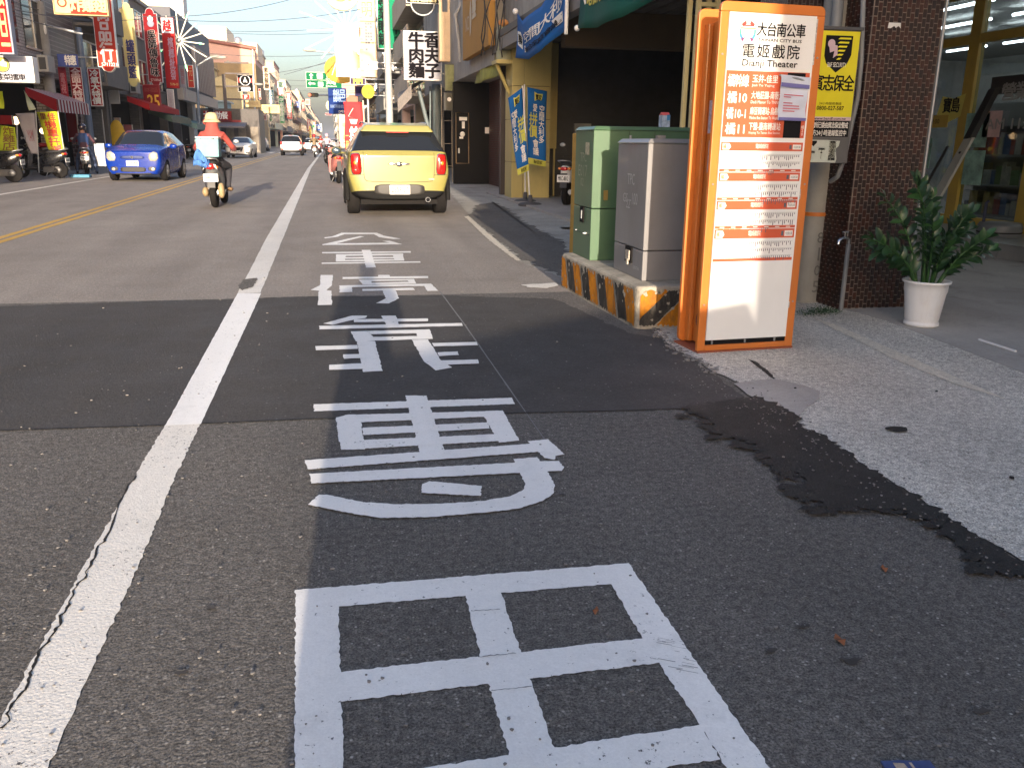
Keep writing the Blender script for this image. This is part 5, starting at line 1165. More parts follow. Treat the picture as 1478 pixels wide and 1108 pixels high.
def hand(parent, c, d, mat, side=1, r=.0088):
    """palm with four curled fingers and a thumb gripping something"""
    c = Vector(c); d = Vector(d).normalized(); dn = Vector((0, 0, -1)); x = d.cross(dn).normalized()
    mb = MB(); mb.ball(c, (.040, .045, .022), 10, 8)
    for k in range(4):
        b = c + x*(-.030+.02*k) + d*.035; L_ = (.028, .034, .032, .024)[k]
        mb.tube([b-d*.02, b+d*L_*.7, b+d*L_+dn*.022, b+d*L_*.5+dn*.045, b+dn*.045], [r, r, r*.95, r*.85, r*.7], 7)
    b = c - x*side*.036; mb.tube([b-d*.01, b-x*side*.015+d*.012+dn*.012, b+d*.035+dn*.034], [r*1.1, r, r*.8], 7)
    return mb.build('hand', mat, parent)
def seated_rider(name, label, top_m, leg_m, skin, loc, rz, arms=True, hat=None, lean=0.12, foot_down=False, shoe=BLACK, cat='person', head_turn=0.0):
    """local: faces +Y, seat at z .78"""
    J = {'pelvis': (0, .0, .86, .135), 'waist': (0, .03, 1.0, .125), 'chest': (0, .03+lean*.5, 1.18, .155), 'upper': (0, .03+lean, 1.33, .125), 'neck': (0, .04+lean, 1.42, .055), 'head0': (0, .05+lean, 1.50, .075), 'head1': (0, .07+lean, 1.58, .095), 'head2': (0, .06+lean, 1.66, .075)}
    B = [('pelvis', 'waist'), ('waist', 'chest'), ('chest', 'upper'), ('upper', 'neck'), ('neck', 'head0'), ('head0', 'head1'), ('head1', 'head2')]
    for s, n in ((-1, 'L'), (1, 'R')):
        J['sh'+n] = (s*.185, .03+lean, 1.33, .068); J['el'+n] = (s*.33, .16+lean, 1.10, .052); J['wr'+n] = (s*.30, .44+lean, 1.08, .036)
        B += [('upper', 'sh'+n), ('sh'+n, 'el'+n), ('el'+n, 'wr'+n)]
        if foot_down: J['hip'+n] = (s*.11, .03, .82, .10); J['kn'+n] = (s*.26, .30, .52, .07); J['an'+n] = (s*.30, .18, .10, .045); J['to'+n] = (s*.32, .34, .045, .04)
        else: J['hip'+n] = (s*.11, .03, .82, .10); J['kn'+n] = (s*.22, .42, .74, .075); J['an'+n] = (s*.19, .38, .36, .048); J['to'+n] = (s*.20, .54, .31, .042)
        B += [('pelvis', 'hip'+n), ('hip'+n, 'kn'+n), ('kn'+n, 'an'+n), ('an'+n, 'to'+n)]
    def pt(e, t):
        a, b = e
        if b[:2] == 'to': return 3
        if b[:2] in ('hi', 'kn', 'an'): return 1
        if a == 'neck' or a.startswith('head') or b == 'neck': return 2
        if b[:2] == 'wr' and t > .93: return 2
        return 0
    me = person_mesh(J, B, [top_m, leg_m, skin, shoe], pt)
    o = bpy.data.objects.new(name, me); C.objects.link(o); o.location = loc; o.rotation_euler = (0, 0, rz); tag(o, label, cat)
    for s in (-1, 1): hand(o, (s*.30, .46+lean, 1.07), (0, 1, -.1), skin, s)
    return o, lean
SKIN = S('skin', 190, 135, 105, rough=.55, var=.08)

# ------------------------------------------------------------------ scooters: tail towards -Y, nose towards +Y
def make_scooter(label, body, trim, seat=None, group=None, plate_txt=None, tail=True):
    t = empty('scooter', (0, 0, 0), 0, label, 'scooter', group); seat = seat or M('scooter_seat', (.02, .02, .022), rough=.5, bump=.2)
    for y, nm in ((.28, 'rear_wheel'), (1.50, 'front_wheel')):
        w = MB(); w.wheelx([(.15, -.045), (.225, -.055), (.25, -.03), (.255, 0), (.25, .03), (.225, .055), (.15, .045)], (0, y, .255), 24); wo_ = w.build(nm, BLACK, t)
        w = MB(); w.wheelx([(.155, -.035), (.155, .035)], (0, y, .255), 20); w.wheelx([(.04, -.07), (.04, .07)], (0, y, .255), 10); w.build('rim', ALLOY, wo_)
    # rear cowl
    m = MB(); V = []; secs = [(.02, .05, .70, .80), (.12, .10, .60, .82), (.35, .15, .46, .80), (.65, .16, .38, .76), (.85, .13, .30, .62), (.95, .12, .26, .34)]
    for (y, w, z0, z1) in secs:
        for (u, v) in ((-.8, 0), (-1, .35), (-.9, .8), (-.55, 1), (.55, 1), (.9, .8), (1, .35), (.8, 0)): V.append((u*w, y, z0+(z1-z0)*v))
    n = 8; Fs = [(j*n+k, j*n+(k+1) % n, (j+1)*n+(k+1) % n, (j+1)*n+k) for j in range(len(secs)-1) for k in range(n)] + [tuple(range(n-1, -1, -1)), tuple(range((len(secs)-1)*n, len(secs)*n))]
    m.add(V, Fs, True); m.build('rear_cowl', body, t)
    m = MB(); V = []; secs = [(.08, .09, .81, .86), (.2, .13, .80, .88), (.5, .14, .77, .86), (.62, .13, .76, .81), (.85, .12, .72, .80), (.92, .08, .71, .76)]
    for (y, w, z0, z1) in secs:
        for (u, v) in ((-1, 0), (-1, .6), (-.7, 1), (.7, 1), (1, .6), (1, 0)): V.append((u*w, y, z0+(z1-z0)*v))
    n = 6; Fs = [(j*n+k, j*n+(k+1) % n, (j+1)*n+(k+1) % n, (j+1)*n+k) for j in range(len(secs)-1) for k in range(n)] + [tuple(range(n-1, -1, -1)), tuple(range((len(secs)-1)*n, len(secs)*n))]
    m.add(V, Fs, True); m.build('seat', seat, t)
    m = MB(); m.hexa([(-.14, .86, .24), (.14, .86, .24), (.13, 1.28, .26), (-.13, 1.28, .26)], [(-.15, .86, .31), (.15, .86, .31), (.14, 1.28, .33), (-.14, 1.28, .33)]); m.build('floorboard', trim, t, bevel=.015)
    m = MB(); m.hexa([(-.15, 1.22, .28), (.15, 1.22, .28), (.11, 1.34, .26), (-.11, 1.34, .26)], [(-.18, 1.14, .80), (.18, 1.14, .80), (.10, 1.26, .86), (-.10, 1.26, .86)]); m.build('leg_shield', body, t, bevel=.03)
    m = MB(); m.wheelx([(.285, -.06), (.295, 0), (.285, .06)], (0, 1.5, .27), 20) if False else None
    V = []; 
    for k in range(9):
        a = R(15+k*17); 
        for u in (-.065, -.04, .04, .065): V.append((u, 1.50+.29*math.cos(a), .255+(.29 if abs(u) < .05 else .26)*math.sin(a)))
    m.add(V, [(4*j+k, 4*j+k+1, 4*j+k+5, 4*j+k+4) for j in range(8) for k in range(3)], True); m.build('front_fender', body, t)
    m = MB(); 
    for sx in (-.075, .075): m.tube([(sx, 1.50, .255), (sx, 1.36, .60)], .016, 6)
    m.tube([(0, 1.36, .55), (0, 1.17, .96)], .026, 8); m.build('fork', STEEL, t)
    m = MB(); m.tube([(-.33, 1.02, .97), (-.2, 1.08, .985), (-.06, 1.15, .98), (.06, 1.15, .98), (.2, 1.08, .985), (.33, 1.02, .97)], .014, 6); m.build('handlebar', BLKP, t)
    m = MB(); m.ball((0, 1.17, .97), (.17, .10, .085), 14, 8, .8); m.build('handlebar_cover', body, t)
    m = MB(); m.ball((0, 1.26, .955), (.10, .04, .055), 12, 8); m.build('headlamp', HEADL, t)
    for sx in (-1, 1):
        m = MB(); m.tube([(sx*.22, 1.08, .99), (sx*.27, 1.09, 1.10), (sx*.33, 1.07, 1.18)], .006, 5); mo = m.build('mirror_stalk', BLKP, t)
        m = MB(); m.ball((sx*.36, 1.06, 1.21), (.062, .014, .042), 12, 8); m.build('mirror', STEEL, mo)
    m = MB(); m.tube([(.13, .05, .30), (.14, .45, .26)], [.05, .042], 10); m.tube([(.14, .45, .26), (.10, .75, .28)], .018, 6); m.build('exhaust', STEEL, t)
    m = MB(); m.box(-.10, .25, .18, -.055, .75, .36); m.ball((-.08, .30, .26), (.05, .12, .09), 10, 6); m.build('engine_case', M('engine_grey', (.18, .18, .18), rough=.5, metal=.5), t)
    if tail:
        m = MB(); m.ball((0, .045, .75), (.075, .05, .045), 12, 8, .8); m.build('tail_lamp', REDL, t)
        for sx in (-1, 1): m = MB(); m.ball((sx*.10, .07, .75), (.04, .05, .03), 10, 6); m.build('indicator', ORL, t)
    m = MB(); m.hexa([(-.07, -.02, .38), (.07, -.02, .38), (.07, .0, .38), (-.07, .0, .38)], [(-.06, .04, .66), (.06, .04, .66), (.06, .06, .66), (-.06, .06, .66)]); m.build('rear_mudguard', BLKP, t)
    if plate_txt: plate(t, (0, .56), -.005, .26, .14, plate_txt)
    m = MB(); m.tube([(-.13, .18, .86), (-.12, -.0, .90), (0, -.05, .91), (.12, 0, .90), (.13, .18, .86)], .013, 6); m.build('grab_rail', STEEL, t)
    m = MB(); m.tube([(-.06, .62, .22), (-.16, .66, .03)], .012, 6); m.build('side_stand', STEEL, t)
    return t
BB = M('scooter_black', (.018, .018, .02), rough=.25, coat=.6); WB = M('scooter_white', (.72, .72, .72), rough=.3, coat=.5, var=.05); RB = M('scooter_red', (.42, .02, .02), rough=.3, coat=.6); GB = M('scooter_grey', (.16, .17, .18), rough=.35, coat=.4); DKB = M('scooter_darkblue', (.02, .03, .08), rough=.3, coat=.6)
# ------------------------------------------------------------------ rider seen from behind
rs = make_scooter('dark scooter with a pale blue box, ridden away by the person in red', GB, BLKP, plate_txt='3HP-053')
g = G(308, 301); SX, SY = g.x, g.y-.02
rs.location = (SX, SY, 0); rs.rotation_euler = (0, 0, R(-1.5))
RED = S('coral_jacket', 165, 72, 64, rough=.8, var=.12, scale=7, bump=.25, bscale=12); RED2 = S('coral_scarf', 158, 76, 70, rough=.85, var=.15, scale=8, bump=.3, bscale=14)
rid, ln = seated_rider('person', 'person in a coral red jacket and cream bucket hat riding the scooter away from us', RED, M('dark_trousers', (.035, .035, .045), rough=.8, var=.3, bump=.3), SKIN, (SX+.0, SY+.52, 0), R(-1.5), lean=.14)
rid.scale = (1.02, 1, 1)
hy = .07+ln
mb = MB(); mb.lathe([(.001, .125), (.05, .122), (.085, .105), (.108, .06), (.115, .02), (.118, .0), (.150, -.035), (.165, -.055), (.163, -.058), (.116, -.004)], 26, c=(0, hy, 1.615), cap=False, wob=lambda t, j: .02*math.sin(3*t+j)); mb.build('bucket_hat', S('cream_hat', 196, 178, 140, rough=.85, var=.08, bump=.2), rid)
mb = MB(); mb.lathe([(.112, .15), (.118, .10), (.112, .03), (.125, -.03), (.17, -.10), (.205, -.17), (.20, -.21)], 26, c=(0, hy-.02, 1.46), cap=False, wob=lambda t, j: .05*math.sin(5*t+j*.8)*(j/6)); mb.build('neck_cape', RED2, rid)
mb = MB(); mb.ball((-.13, hy, 1.56), (.035, .06, .05), 10, 6); mb.build('cape_fold', RED2, rid)
SLV = M('dark_sleeve', (.10, .02, .025), rough=.85, bump=.3)
for s in (-1, 1): mb = MB(); mb.tube([(s*.335, .165+ln, 1.095), (s*.315, .30+ln, 1.085), (s*.30, .42+ln, 1.08)], [.062, .054, .046], 12); mb.build('dark_sleeve', SLV, rid)
for s in (-1, 1):                                   # light trainers on the foot boards
    mb = MB(); mb.ball((s*.21, .47, .31), (.05, .13, .045), 12, 8, .85); mb.build('shoe', S('shoe_tan', 150, 120, 85, rough=.7), rid)
# delivery box on the rear rack
bx = empty('delivery_box', (SX-.01, SY+.16, .93), R(-1.5), 'pale blue insulated delivery box with silver lid strapped on the scooter', 'delivery box')
LB = S('pale_blue_box', 132, 172, 180, rough=.55, var=.12, scale=6, bump=.15)
mb = MB(); mb.hexa([(-.19, -.17, 0), (.19, -.17, 0), (.19, .17, 0), (-.19, .17, 0)], [(-.205, -.18, .33), (.205, -.18, .33), (.205, .18, .33), (-.205, .18, .33)]); mb.build('box_body', LB, bx, bevel=.02)
mb = MB(); mb.box(-.207, -.183, .331, .207, .183, .365); mb.build('box_lid', S('silver_lid', 190, 205, 205, rough=.4, metal=.2), bx, bevel=.012)
mb = MB(); 
for x in (-.12, .11): mb.ball((x, -.19, .335), (.02, .01, .02), 8, 6)
mb.build('clip', CHROME, bx)
mb = MB(); V = []
for j in range(7):
    for i in range(9): V.append((-.27+.30*i/8*(1-.25*j/6)+.03*j/6, -.195-.03*math.sin(i*1.2+j)-.012*j, -.17+.055*j+.03*math.sin(i*.9)-(abs(i-3.5)*.045 if j > 2 else 0)))
mb.add(V, [(j*9+i, j*9+i+1, (j+1)*9+i+1, (j+1)*9+i) for j in range(6) for i in range(8)], True); cl = mb.build('blue_cloth', S('blue_cloth', 75, 125, 195, rough=.8, var=.15, bump=.3), bx); so_ = cl.modifiers.new('solid', 'SOLIDIFY'); so_.thickness = .006
# exhaust guard and pale panels at the scooter tail
mb = MB(); mb.ball((.17, .02, .33), (.06, .10, .14), 12, 8, .8); mb.build('exhaust_guard', S('beige_guard', 160, 140, 105, rough=.5, var=.3), rs)
mb = MB(); mb.ball((-.13, .10, .30), (.06, .09, .09), 12, 8); mb.build('side_case', S('beige_guard', 0, 0, 0), rs)
mb = MB(); mb.add([(-.13, -.005, .70), (-.10, -.03, .80), (.10, -.03, .80), (.13, -.005, .70), (.08, -.035, .76), (-.08, -.035, .76)], [(0, 1, 5), (1, 2, 4, 5), (2, 3, 4)]); mb.build('tail_panel', WB, rs); mb = MB(); mb.ball((0, -.02, .765), (.085, .04, .055), 14, 8, .8); mb.build('tail_lamp', REDL, rs)

# scooters parked along the left side, in the shade
g1 = 'scooters parked along the left kerb'
sA = make_scooter('black scooter with red tail parked leftmost in front of the shops', BB, BLKP, group=g1, plate_txt='652-HKD')
sA.location = (-8.55, 27.3, 0); sA.rotation_euler = (0, 0, R(84))
for (x, y, a, lab) in ((-8.15, 30.2, 78, 'black scooter parked before the yellow cloth banner'), (-9.1, 31.9, 80, 'black scooter half hidden, third from the left kerb corner'), (-9.6, 25.6, 88, 'black scooter cut by the left edge of the photo')):
    dup(sA, (x, y, 0), R(a), lab, g1)
sR = make_scooter('red motorbike parked beside the seated person near the grey shutter', RB, BLKP, group=g1); sR.location = (-9.3, 34.2, 0); sR.rotation_euler = (0, 0, R(50))
sW = make_scooter('pale grey scooter carrying the person in the blue vest', WB, BLKP, group=g1, plate_txt='839-MTK'); sW.location = (-8.35, 33.0, 0); sW.rotation_euler = (0, 0, R(12))
for (x, y, a, s, lab) in ((-8.9, 60, 60, sA, 'black scooter with white mirror parked left of the cream hat'), (-8.9, 63, 55, sA, 'black scooter behind the one left of the rider'), (-8.8, 82, 40, sA, 'dark scooter right of the white saloon car'), (-8.8, 86, 30, sA, 'dark scooter parked second after the white saloon car'),
                          (-8.7, 92, 10, sW, 'white scooter in the far left row, nearer one'), (-8.5, 97, 10, sW, 'white scooter in the far left row, farther one'), (-8.8, 88, 50, sR, 'reddish scooter in the far left row')):
    dup(s, (x, y, 0), R(a), lab, g1)
mb = MB(); mb.slab([(-.3, -.15), (.3, -.15), (.3, .15), (-.3, .15)], 0, .10); tag(mb.build('blue_crate', S('cyan_tray', 60, 130, 160, rough=.5), loc=(-8.0, 30.9, 0), bevel=.02), 'small blue tray on the road beside the parked black scooters', 'tray')
pv, l2 = seated_rider('person', 'person in a dark helmet and blue vest sitting on the pale scooter at left', S('plum_sleeve', 90, 60, 70, rough=.8), S('jeans', 60, 75, 105, rough=.8), SKIN, (-8.45, 33.5, 0), R(12), lean=.1, foot_down=True)
mb = MB(); mb.ball((0, .08+l2, 1.60), (.135, .15, .135), 16, 10); mb.build('helmet', M('helmet_dark', (.03, .02, .03), rough=.2, coat=.8), pv)
mb = MB(); mb.lathe([(.175, 1.0), (.185, 1.15), (.195, 1.28), (.12, 1.40)], 16, c=(0, .05+l2*.6, 0), cap=False); mb.build('vest', S('blue_vest', 48, 72, 118, rough=.7), pv)
# white scooter behind the green box
s5 = make_scooter('white scooter with red tail lamp behind the green utility box', WB, BLKP, plate_txt='MKC-8812'); g = G(812, 300); s5.location = (g.x, g.y, .012); s5.rotation_euler = (0, 0, R(-32))
# scooters by the yellow car and beyond on the right
g2_ = 'scooters parked beyond the yellow car'
s6 = make_scooter('pink and white scooter with round mirror left of the yellow car', S('scooter_pink', 190, 120, 115, rough=.4), WB, group=g2_); g = G(493, 262); s6.location = (g.x, 24.5, 0); s6.rotation_euler = (0, 0, R(8))
s6.location = (PY(489, 220, 27).x, 27, 0)
for (px_, Y, a, s, lab) in ((487, 42, 15, sA, 'dark scooter parked behind the pink one at the right kerb'), (484, 50, 20, sA, 'dark scooter third from the yellow car at the right kerb')):
    dup(s, (PY(px_, 220, Y).x, Y, 0), R(a), lab, g2_)
# distant riders
def far_rider(px_, Y, top, lab, sc, slab):
    x = PY(px_, 210, Y).x; dup(sc, (x, Y, 0), 0, slab, 'scooters ridden far up the lane')
    p, l = seated_rider('person', lab, top, M('far_trousers', (.05, .05, .07)), SKIN, (x, Y+.5, 0), 0)
    m = MB(); m.ball((0, .07+l, 1.60), (.13, .14, .14), 10, 8); m.build('helmet', top if px_ > 460 else RB, p)
far_rider(453.5, 70, S('olive_top', 120, 100, 70), 'distant rider in an olive top left of the white lane line', sW, 'beige scooter ridden away left of the white lane line')
far_rider(472, 62, S('pale_top', 190, 170, 185), 'distant rider in a pale top at the right kerb', sR, 'red scooter ridden away at the right kerb')
far_rider(463, 95, S('red_top', 170, 50, 45), 'tiny distant rider in red beside the rider in the pale top', sR, 'tiny red scooter far up the lane')

# the photographer whose shadow falls ahead (stands behind the camera)
J = {'pelvis': (0, 0, .92, .14), 'waist': (0, 0, 1.08, .13), 'chest': (0, 0, 1.28, .16), 'upper': (0, 0, 1.42, .12), 'neck': (0, .01, 1.50, .055), 'head0': (0, .03, 1.58, .08), 'head1': (0, .02, 1.66, .10), 'head2': (0, .01, 1.74, .07)}
B = [('pelvis', 'waist'), ('waist', 'chest'), ('chest', 'upper'), ('upper', 'neck'), ('neck', 'head0'), ('head0', 'head1'), ('head1', 'head2')]
for s, n in ((-1, 'L'), (1, 'R')):
    J['sh'+n] = (s*.18, 0, 1.40, .065); J['el'+n] = (s*.22, .10, 1.16, .05); J['wr'+n] = (s*.10, .26, 1.22, .035); J['hip'+n] = (s*.10, 0, .86, .10); J['kn'+n] = (s*.12, .02, .50, .07); J['an'+n] = (s*.13, 0, .10, .045); J['to'+n] = (s*.15, .14, .045, .04)
    B += [('upper', 'sh'+n), ('sh'+n, 'el'+n), ('el'+n, 'wr'+n), ('pelvis', 'hip'+n), ('hip'+n, 'kn'+n), ('kn'+n, 'an'+n), ('an'+n, 'to'+n)]
me = person_mesh(J, B, [S('navy_shirt', 50, 60, 90), M('far_trousers2', (.05, .05, .06)), SKIN, BLACK], lambda e, t: 3 if e[1][:2] == 'to' else (1 if e[1][:2] in ('hi', 'kn', 'an') else (2 if e[0] in ('neck', 'head0', 'head1') else 0)))
po = bpy.data.objects.new('person', me); C.objects.link(po); po.location = (-.05, -.62, 0); tag(po, 'person standing behind the camera in a navy shirt', 'person')
for s in (-1, 1): hand(po, (s*.09, .28, 1.22), (0, 1, 0), SKIN, s)
# ------------------------------------------------------------------ arcade building over the shop, yellow pillar
XF = 3.9
WALLW = M('building_wall', (.36, .34, .30), rough=.85, var=.2, scale=1.5, dirt=.4)
CEIL = M('arcade_ceiling', (.10, .095, .085), rough=.6, var=.2)
ab = empty('arcade_building', (0, 0, 0), 0, 'dim arcade with brown beams and metal slat ceiling behind the utility boxes', 'building')
mb = MB(); mb.box(3.95, 3.2, 3.62, 16, 20.6, 9.5); mb.build('upper_storeys', WALLW, ab)
mb = MB(); mb.box(3.7, 3.2, 3.46, 8.60, 20.6, 3.60); mb.build('ceiling_panel', CEIL, ab)
for k in range(14): mb = MB(); mb.box(4.3+k*.30, 3.3, 3.425, 4.5+k*.30, 20.5, 3.458); mb.build('ceiling_slat', M('slat_grey', (.16, .155, .15), rough=.45, metal=.3), ab)
mb = MB(); mb.box(3.72, 3.2, 3.20, 3.93, 20.6, 3.455); mb.build('front_fascia', M('fascia_grey', (.22, .21, .20), rough=.6), ab)
BRN = M('brown_beam', (.10, .065, .03), rough=.6, var=.2)
mb = MB(); mb.box(4.0, 15.2, 2.85, 8.5, 15.5, 3.42); mb.build('cross_beam', BRN, ab)
mb = MB(); mb.box(8.50, 13.3, .05, 8.75, 20.6, 3.42); mb.box(8.76, 13.25, .05, 8.9, 13.6, 3.42); mb.build('inner_wall', M('inner_wall', (.13, .115, .065), rough=.7, var=.2), ab)
mb = MB(); mb.box(4.85, 20.3, .05, 8.49, 20.5, 3.42); mb.build('end_wall', M('end_wall', (.04, .042, .045), rough=.5, var=.3), ab)
mb = MB(); mb.box(8.44, 14.0, .3, 8.49, 17.6, 2.5); mb.build('dark_window', DGLASS, ab); mb = MB(); mb.box(8.40, 14.6, 1.5, 8.43, 15.9, 2.3); mb.build('notice_board', M('board_grey', (.10, .10, .09), rough=.6), ab)
mb = MB(); mb.text('DRESS', 0, 0, 1.0, .35, 0, off=.03, fn=lambda u, v: (8.395, 15.7-u, 1.75+v)); mb.build('red_lettering', M('dim_red', (.2, .02, .02)), ab)
for (ya, yb) in ((13.7, 13.9), (17.7, 17.9)): mb = MB(); mb.box(8.36, ya, .05, 8.49, yb, 3.2); mb.build('yellow_jamb', YF, ab)
mb = MB(); mb.box(5.6, 20.22, 1.35, 6.0, 20.29, 1.7); mb.build('paper_sheet', M('paper_dim', (.3, .3, .28)), ab)
# yellow panelled pillar
yp = empty('yellow_pillar', (3.98, 19.6, .01), 0, 'pale yellow panel clad pillar behind the two blue feather banners', 'pillar')
YPN = S('yellow_panel', 190, 175, 112, rough=.5, var=.12, scale=1.5, dirt=.25, dcol=(.2, .16, .07))
mb = MB(); mb.box(.03, .03, 0, .85, .78, 3.44); mb.build('core', M('pillar_core', (.10, .08, .03)), yp)
zc = [0, .82, 1.75, 2.45, 3.44]
for a, b_ in zip(zc[:-1], zc[1:]):
    mb = MB(); mb.box(.0, .0, a+.006, .26, .028, b_-.006); mb.build('panel', YPN, yp, bevel=.004)
    mb = MB(); mb.box(.268, .0, a+.006, .88, .028, b_-.006); mb.build('panel', YPN, yp, bevel=.004); mb = MB(); mb.box(0, .032, a+.006, .028, .78, b_-.006); mb.build('panel', YPN, yp, bevel=.004)
c0 = PY(785, 100, 20.25); c1 = PY(804, 216, 20.25); t = empty('yellow_cabinet', (c0.x, 20.1, .02), 0, 'tall yellow cabinet panel joined to the right of the yellow pillar', 'cabinet')
mb = MB(); mb.box(0, 0, c1.z, .30, .15, 3.4); mb.build('cabinet_shell', YPN, t, bevel=.005); mb = MB(); mb.box(.1, -.01, 1.75, .13, -.001, 1.86); mb.build('keyhole', BLKP, t); mb = MB(); mb.box(.02, .02, 0, .06, .06, c1.z); mb.box(.24, .02, 0, .28, .06, c1.z); mb.build('cabinet_leg', YPN, t)

# two feather banners
BLB = S('banner_blue', 28, 98, 168, rough=.65, var=.06, bump=.1, bscale=6); BYE = S('banner_yellow', 205, 205, 90, rough=.6)
def feather(name, base_px, top_px, quad, Y, label, flip):
    b = G(*base_px); t = empty(name, (b.x, b.y, .012), 0, label, 'banner')
    Y = b.y; tp = PY(*top_px, Y)
    mb = MB(); mb.tube([(0, 0, .05), (tp.x-b.x, 0, tp.z-.012)], .016, 8); mb.build('pole', WHITE, t)
    mb = MB(); mb.lathe([(.24, 0), (.25, .03), (.2, .06), (.05, .08), (.045, .2), (.03, .22)], 16, cap=False); mb.build('base', M('base_grey', (.07, .07, .075), rough=.7), t)
    P = [PY(x, y, Y-.02) for x, y in quad]; P = [Vector((p.x-b.x, 0, p.z-.012)) for p in P]      # TL TR BR BL
    def q(u, v, e=0.0):                                        # v from the top
        a = P[0].lerp(P[1], u); c_ = P[3].lerp(P[2], u); p = a.lerp(c_, v); return (p.x, -.03-.035*math.sin(v*7+u*2)-e, p.z)
    mb = MB(); nx, nz = 6, 16
    mb.add([q(i/nx, j/nz) for j in range(nz+1) for i in range(nx+1)], [(j*(nx+1)+i, (j+1)*(nx+1)+i, (j+1)*(nx+1)+i+1, j*(nx+1)+i+1) for j in range(nz) for i in range(nx)], True)
    f = mb.build('flag_cloth', BLB, t); sd = f.modifiers.new('s', 'SOLIDIFY'); sd.thickness = .004
    F_ = lambda u, v: q(u, 1-v, .006)
    mb = MB(); mb.add([q(u, v, .005) for v in (.92, .96, 1.0) for u in (0, .25, .5, .75, 1)], [(j*5+i, (j+1)*5+i, (j+1)*5+i+1, j*5+i+1) for j in range(2) for i in range(4)])
    mb.text('拼價', .10 if flip else .5, .36, .52 if flip else .98, .68, vert=True, off=.035, fn=F_); mb.add([q(.35, .16, .005), q(.35, .04, .005), q(.5, .06, .005), q(.78, .05, .005), q(.72, .14, .005), q(.55, .13, .005)], [(0, 1, 2, 3, 4, 5)]); mb.build('yellow_print', BYE, f)
    mb = MB(); mb.text('愛', .28, .70, .50, .80, off=.02, fn=F_); mb.text('空間大利多', .62 if flip else .06, .30, .90 if flip else .34, .80, vert=True, off=.018, fn=F_); mb.text('會議', .3 if flip else .5, .13, .58 if flip else .85, .34, vert=True, off=.02, fn=F_); mb.build('white_print', WPR, f)
    mb = MB(); mb.text('賣家', .40, .855, .72, .93, off=.03, fn=lambda u, v: q(u, 1-v, .009)); mb.text('聯盟家', .3, .015, .8, .065, off=.02, fn=lambda u, v: q(u, 1-v, .009)); mb.build('black_print', INK, f)
    return t
feather('feather_banner', (758, 293), (757, 122), [(761, 126), (789, 132), (787, 241), (762, 236)], 19.2, 'blue feather banner with large yellow characters standing right, against the yellow pillar', True)
feather('feather_banner', (765, 298), (754, 124), [(733, 142), (753, 127), (763, 246), (747, 253)], 18.8, 'blue feather banner on a leaning white pole in front, left of the other', False)

# cloth banners hanging along the arcade front
def facade_cloth(name, label, pts_top, pts_bot, X, mat, cat='banner', sag=.0, side=-1):
    """pts_top, pts_bot: matching pixel pairs left to right on the plane x = X"""
    t = empty(name, (X, 0, 0), 0, label, cat); n = len(pts_top); m = 8
    A = [PX(*p, X) for p in pts_top]; B_ = [PX(*p, X) for p in pts_bot]
    K = (n-1)*4
    def at(L, u): f = u*(n-1); i = min(n-2, int(f)); return L[i].lerp(L[i+1], f-i)
    def q(u, v, e=0.0): p = at(B_, u).lerp(at(A, u), v); return (side*e+.05*math.sin(u*9+v*2), p.y, p.z)
    mb = MB(); mb.add([q(i/K, j/m) for j in range(m+1) for i in range(K+1)], [(j*(K+1)+i, j*(K+1)+i+1, (j+1)*(K+1)+i+1, (j+1)*(K+1)+i) for j in range(m) for i in range(K)], True)
    o = mb.build('cloth', mat, t); s = o.modifiers.new('s', 'SOLIDIFY'); s.thickness = .004; return t, q, o
t, q, o = facade_cloth('hanging_banner', 'blue cloth banner sagging from the arcade front above the yellow pillar', [(743, 18), (757, 31), (780, 10), (800, -35), (818, -60)], [(744, 84), (760, 86), (783, 75), (800, 55), (816, 40)], 3.62, BLB)
mb = MB(); mb.text('空間大利多', .22, .38, .95, .66, off=.02, fn=lambda u, v: q(u, v, .012)); mb.add([q(u, v, .010) for u, v in ((.18, .16), (.9, .16), (.9, .32), (.18, .32))], [(0, 1, 2, 3)]); mb.add([q(u, v, .010) for u, v in ((.03, .30), (.13, .22), (.16, .5), (.1, .62), (.02, .6))], [(0, 1, 2, 3, 4)]); mb.build('white_print', WPR, o)
mb = MB(); mb.text('聯合家庭會議室', .20, .18, .88, .30, off=.02, fn=lambda u, v: q(u, v, .016)); mb.text('聯', .04, .32, .13, .55, off=.03, fn=lambda u, v: q(u, v, .014)); mb.build('black_print', INK, o)
p = PX(817, 50, 3.62); mb = MB(); mb.tube([(0, p.y, p.z), (0, p.y, p.z+1.6)], .03, 8); mb.build('pole', WHITE, t); p = PX(744, 17, 3.62); mb = MB(); mb.ball((0, p.y, p.z), .06, 8, 6); mb.build('fixing', WHITE, t)
GRB = S('banner_green', 22, 88, 76, rough=.6, var=.08)
t, q, o = facade_cloth('hanging_banner', 'dark green banner with yellow lettering hanging from the arcade ceiling edge', [(834, -60), (880, -90), (930, -120), (1000, -160)], [(834, 41), (862, 40), (900, 25), (1000, -40)], 3.6, GRB)
mb = MB(); mb.text('電信月租JU自由省', .10, .15, 1.0, .62, off=.04, fn=lambda u, v: q(u, v, .012)) if False else None
for k, ch in enumerate('電信月租JU自由'): mb.text(ch, .09+.105*k, .28, .18+.105*k, .66, off=.045, fn=lambda u, v: q(u, v, .012))
mb.build('yellow_print', S('print_yellow', 215, 205, 60), o)
p = PX(833, 41, 3.6); mb = MB(); mb.ball((0, p.y, p.z), .045, 8, 6); mb.build('fixing', WHITE, t); mb = MB(); mb.add([q(.02, .5, .012), q(.07, .32, .012), q(.085, .34, .012), q(.07, .7, .012), q(.04, .8, .012)], [(0, 1, 2, 3, 4)]); mb.build('white_mark', WPR, o)

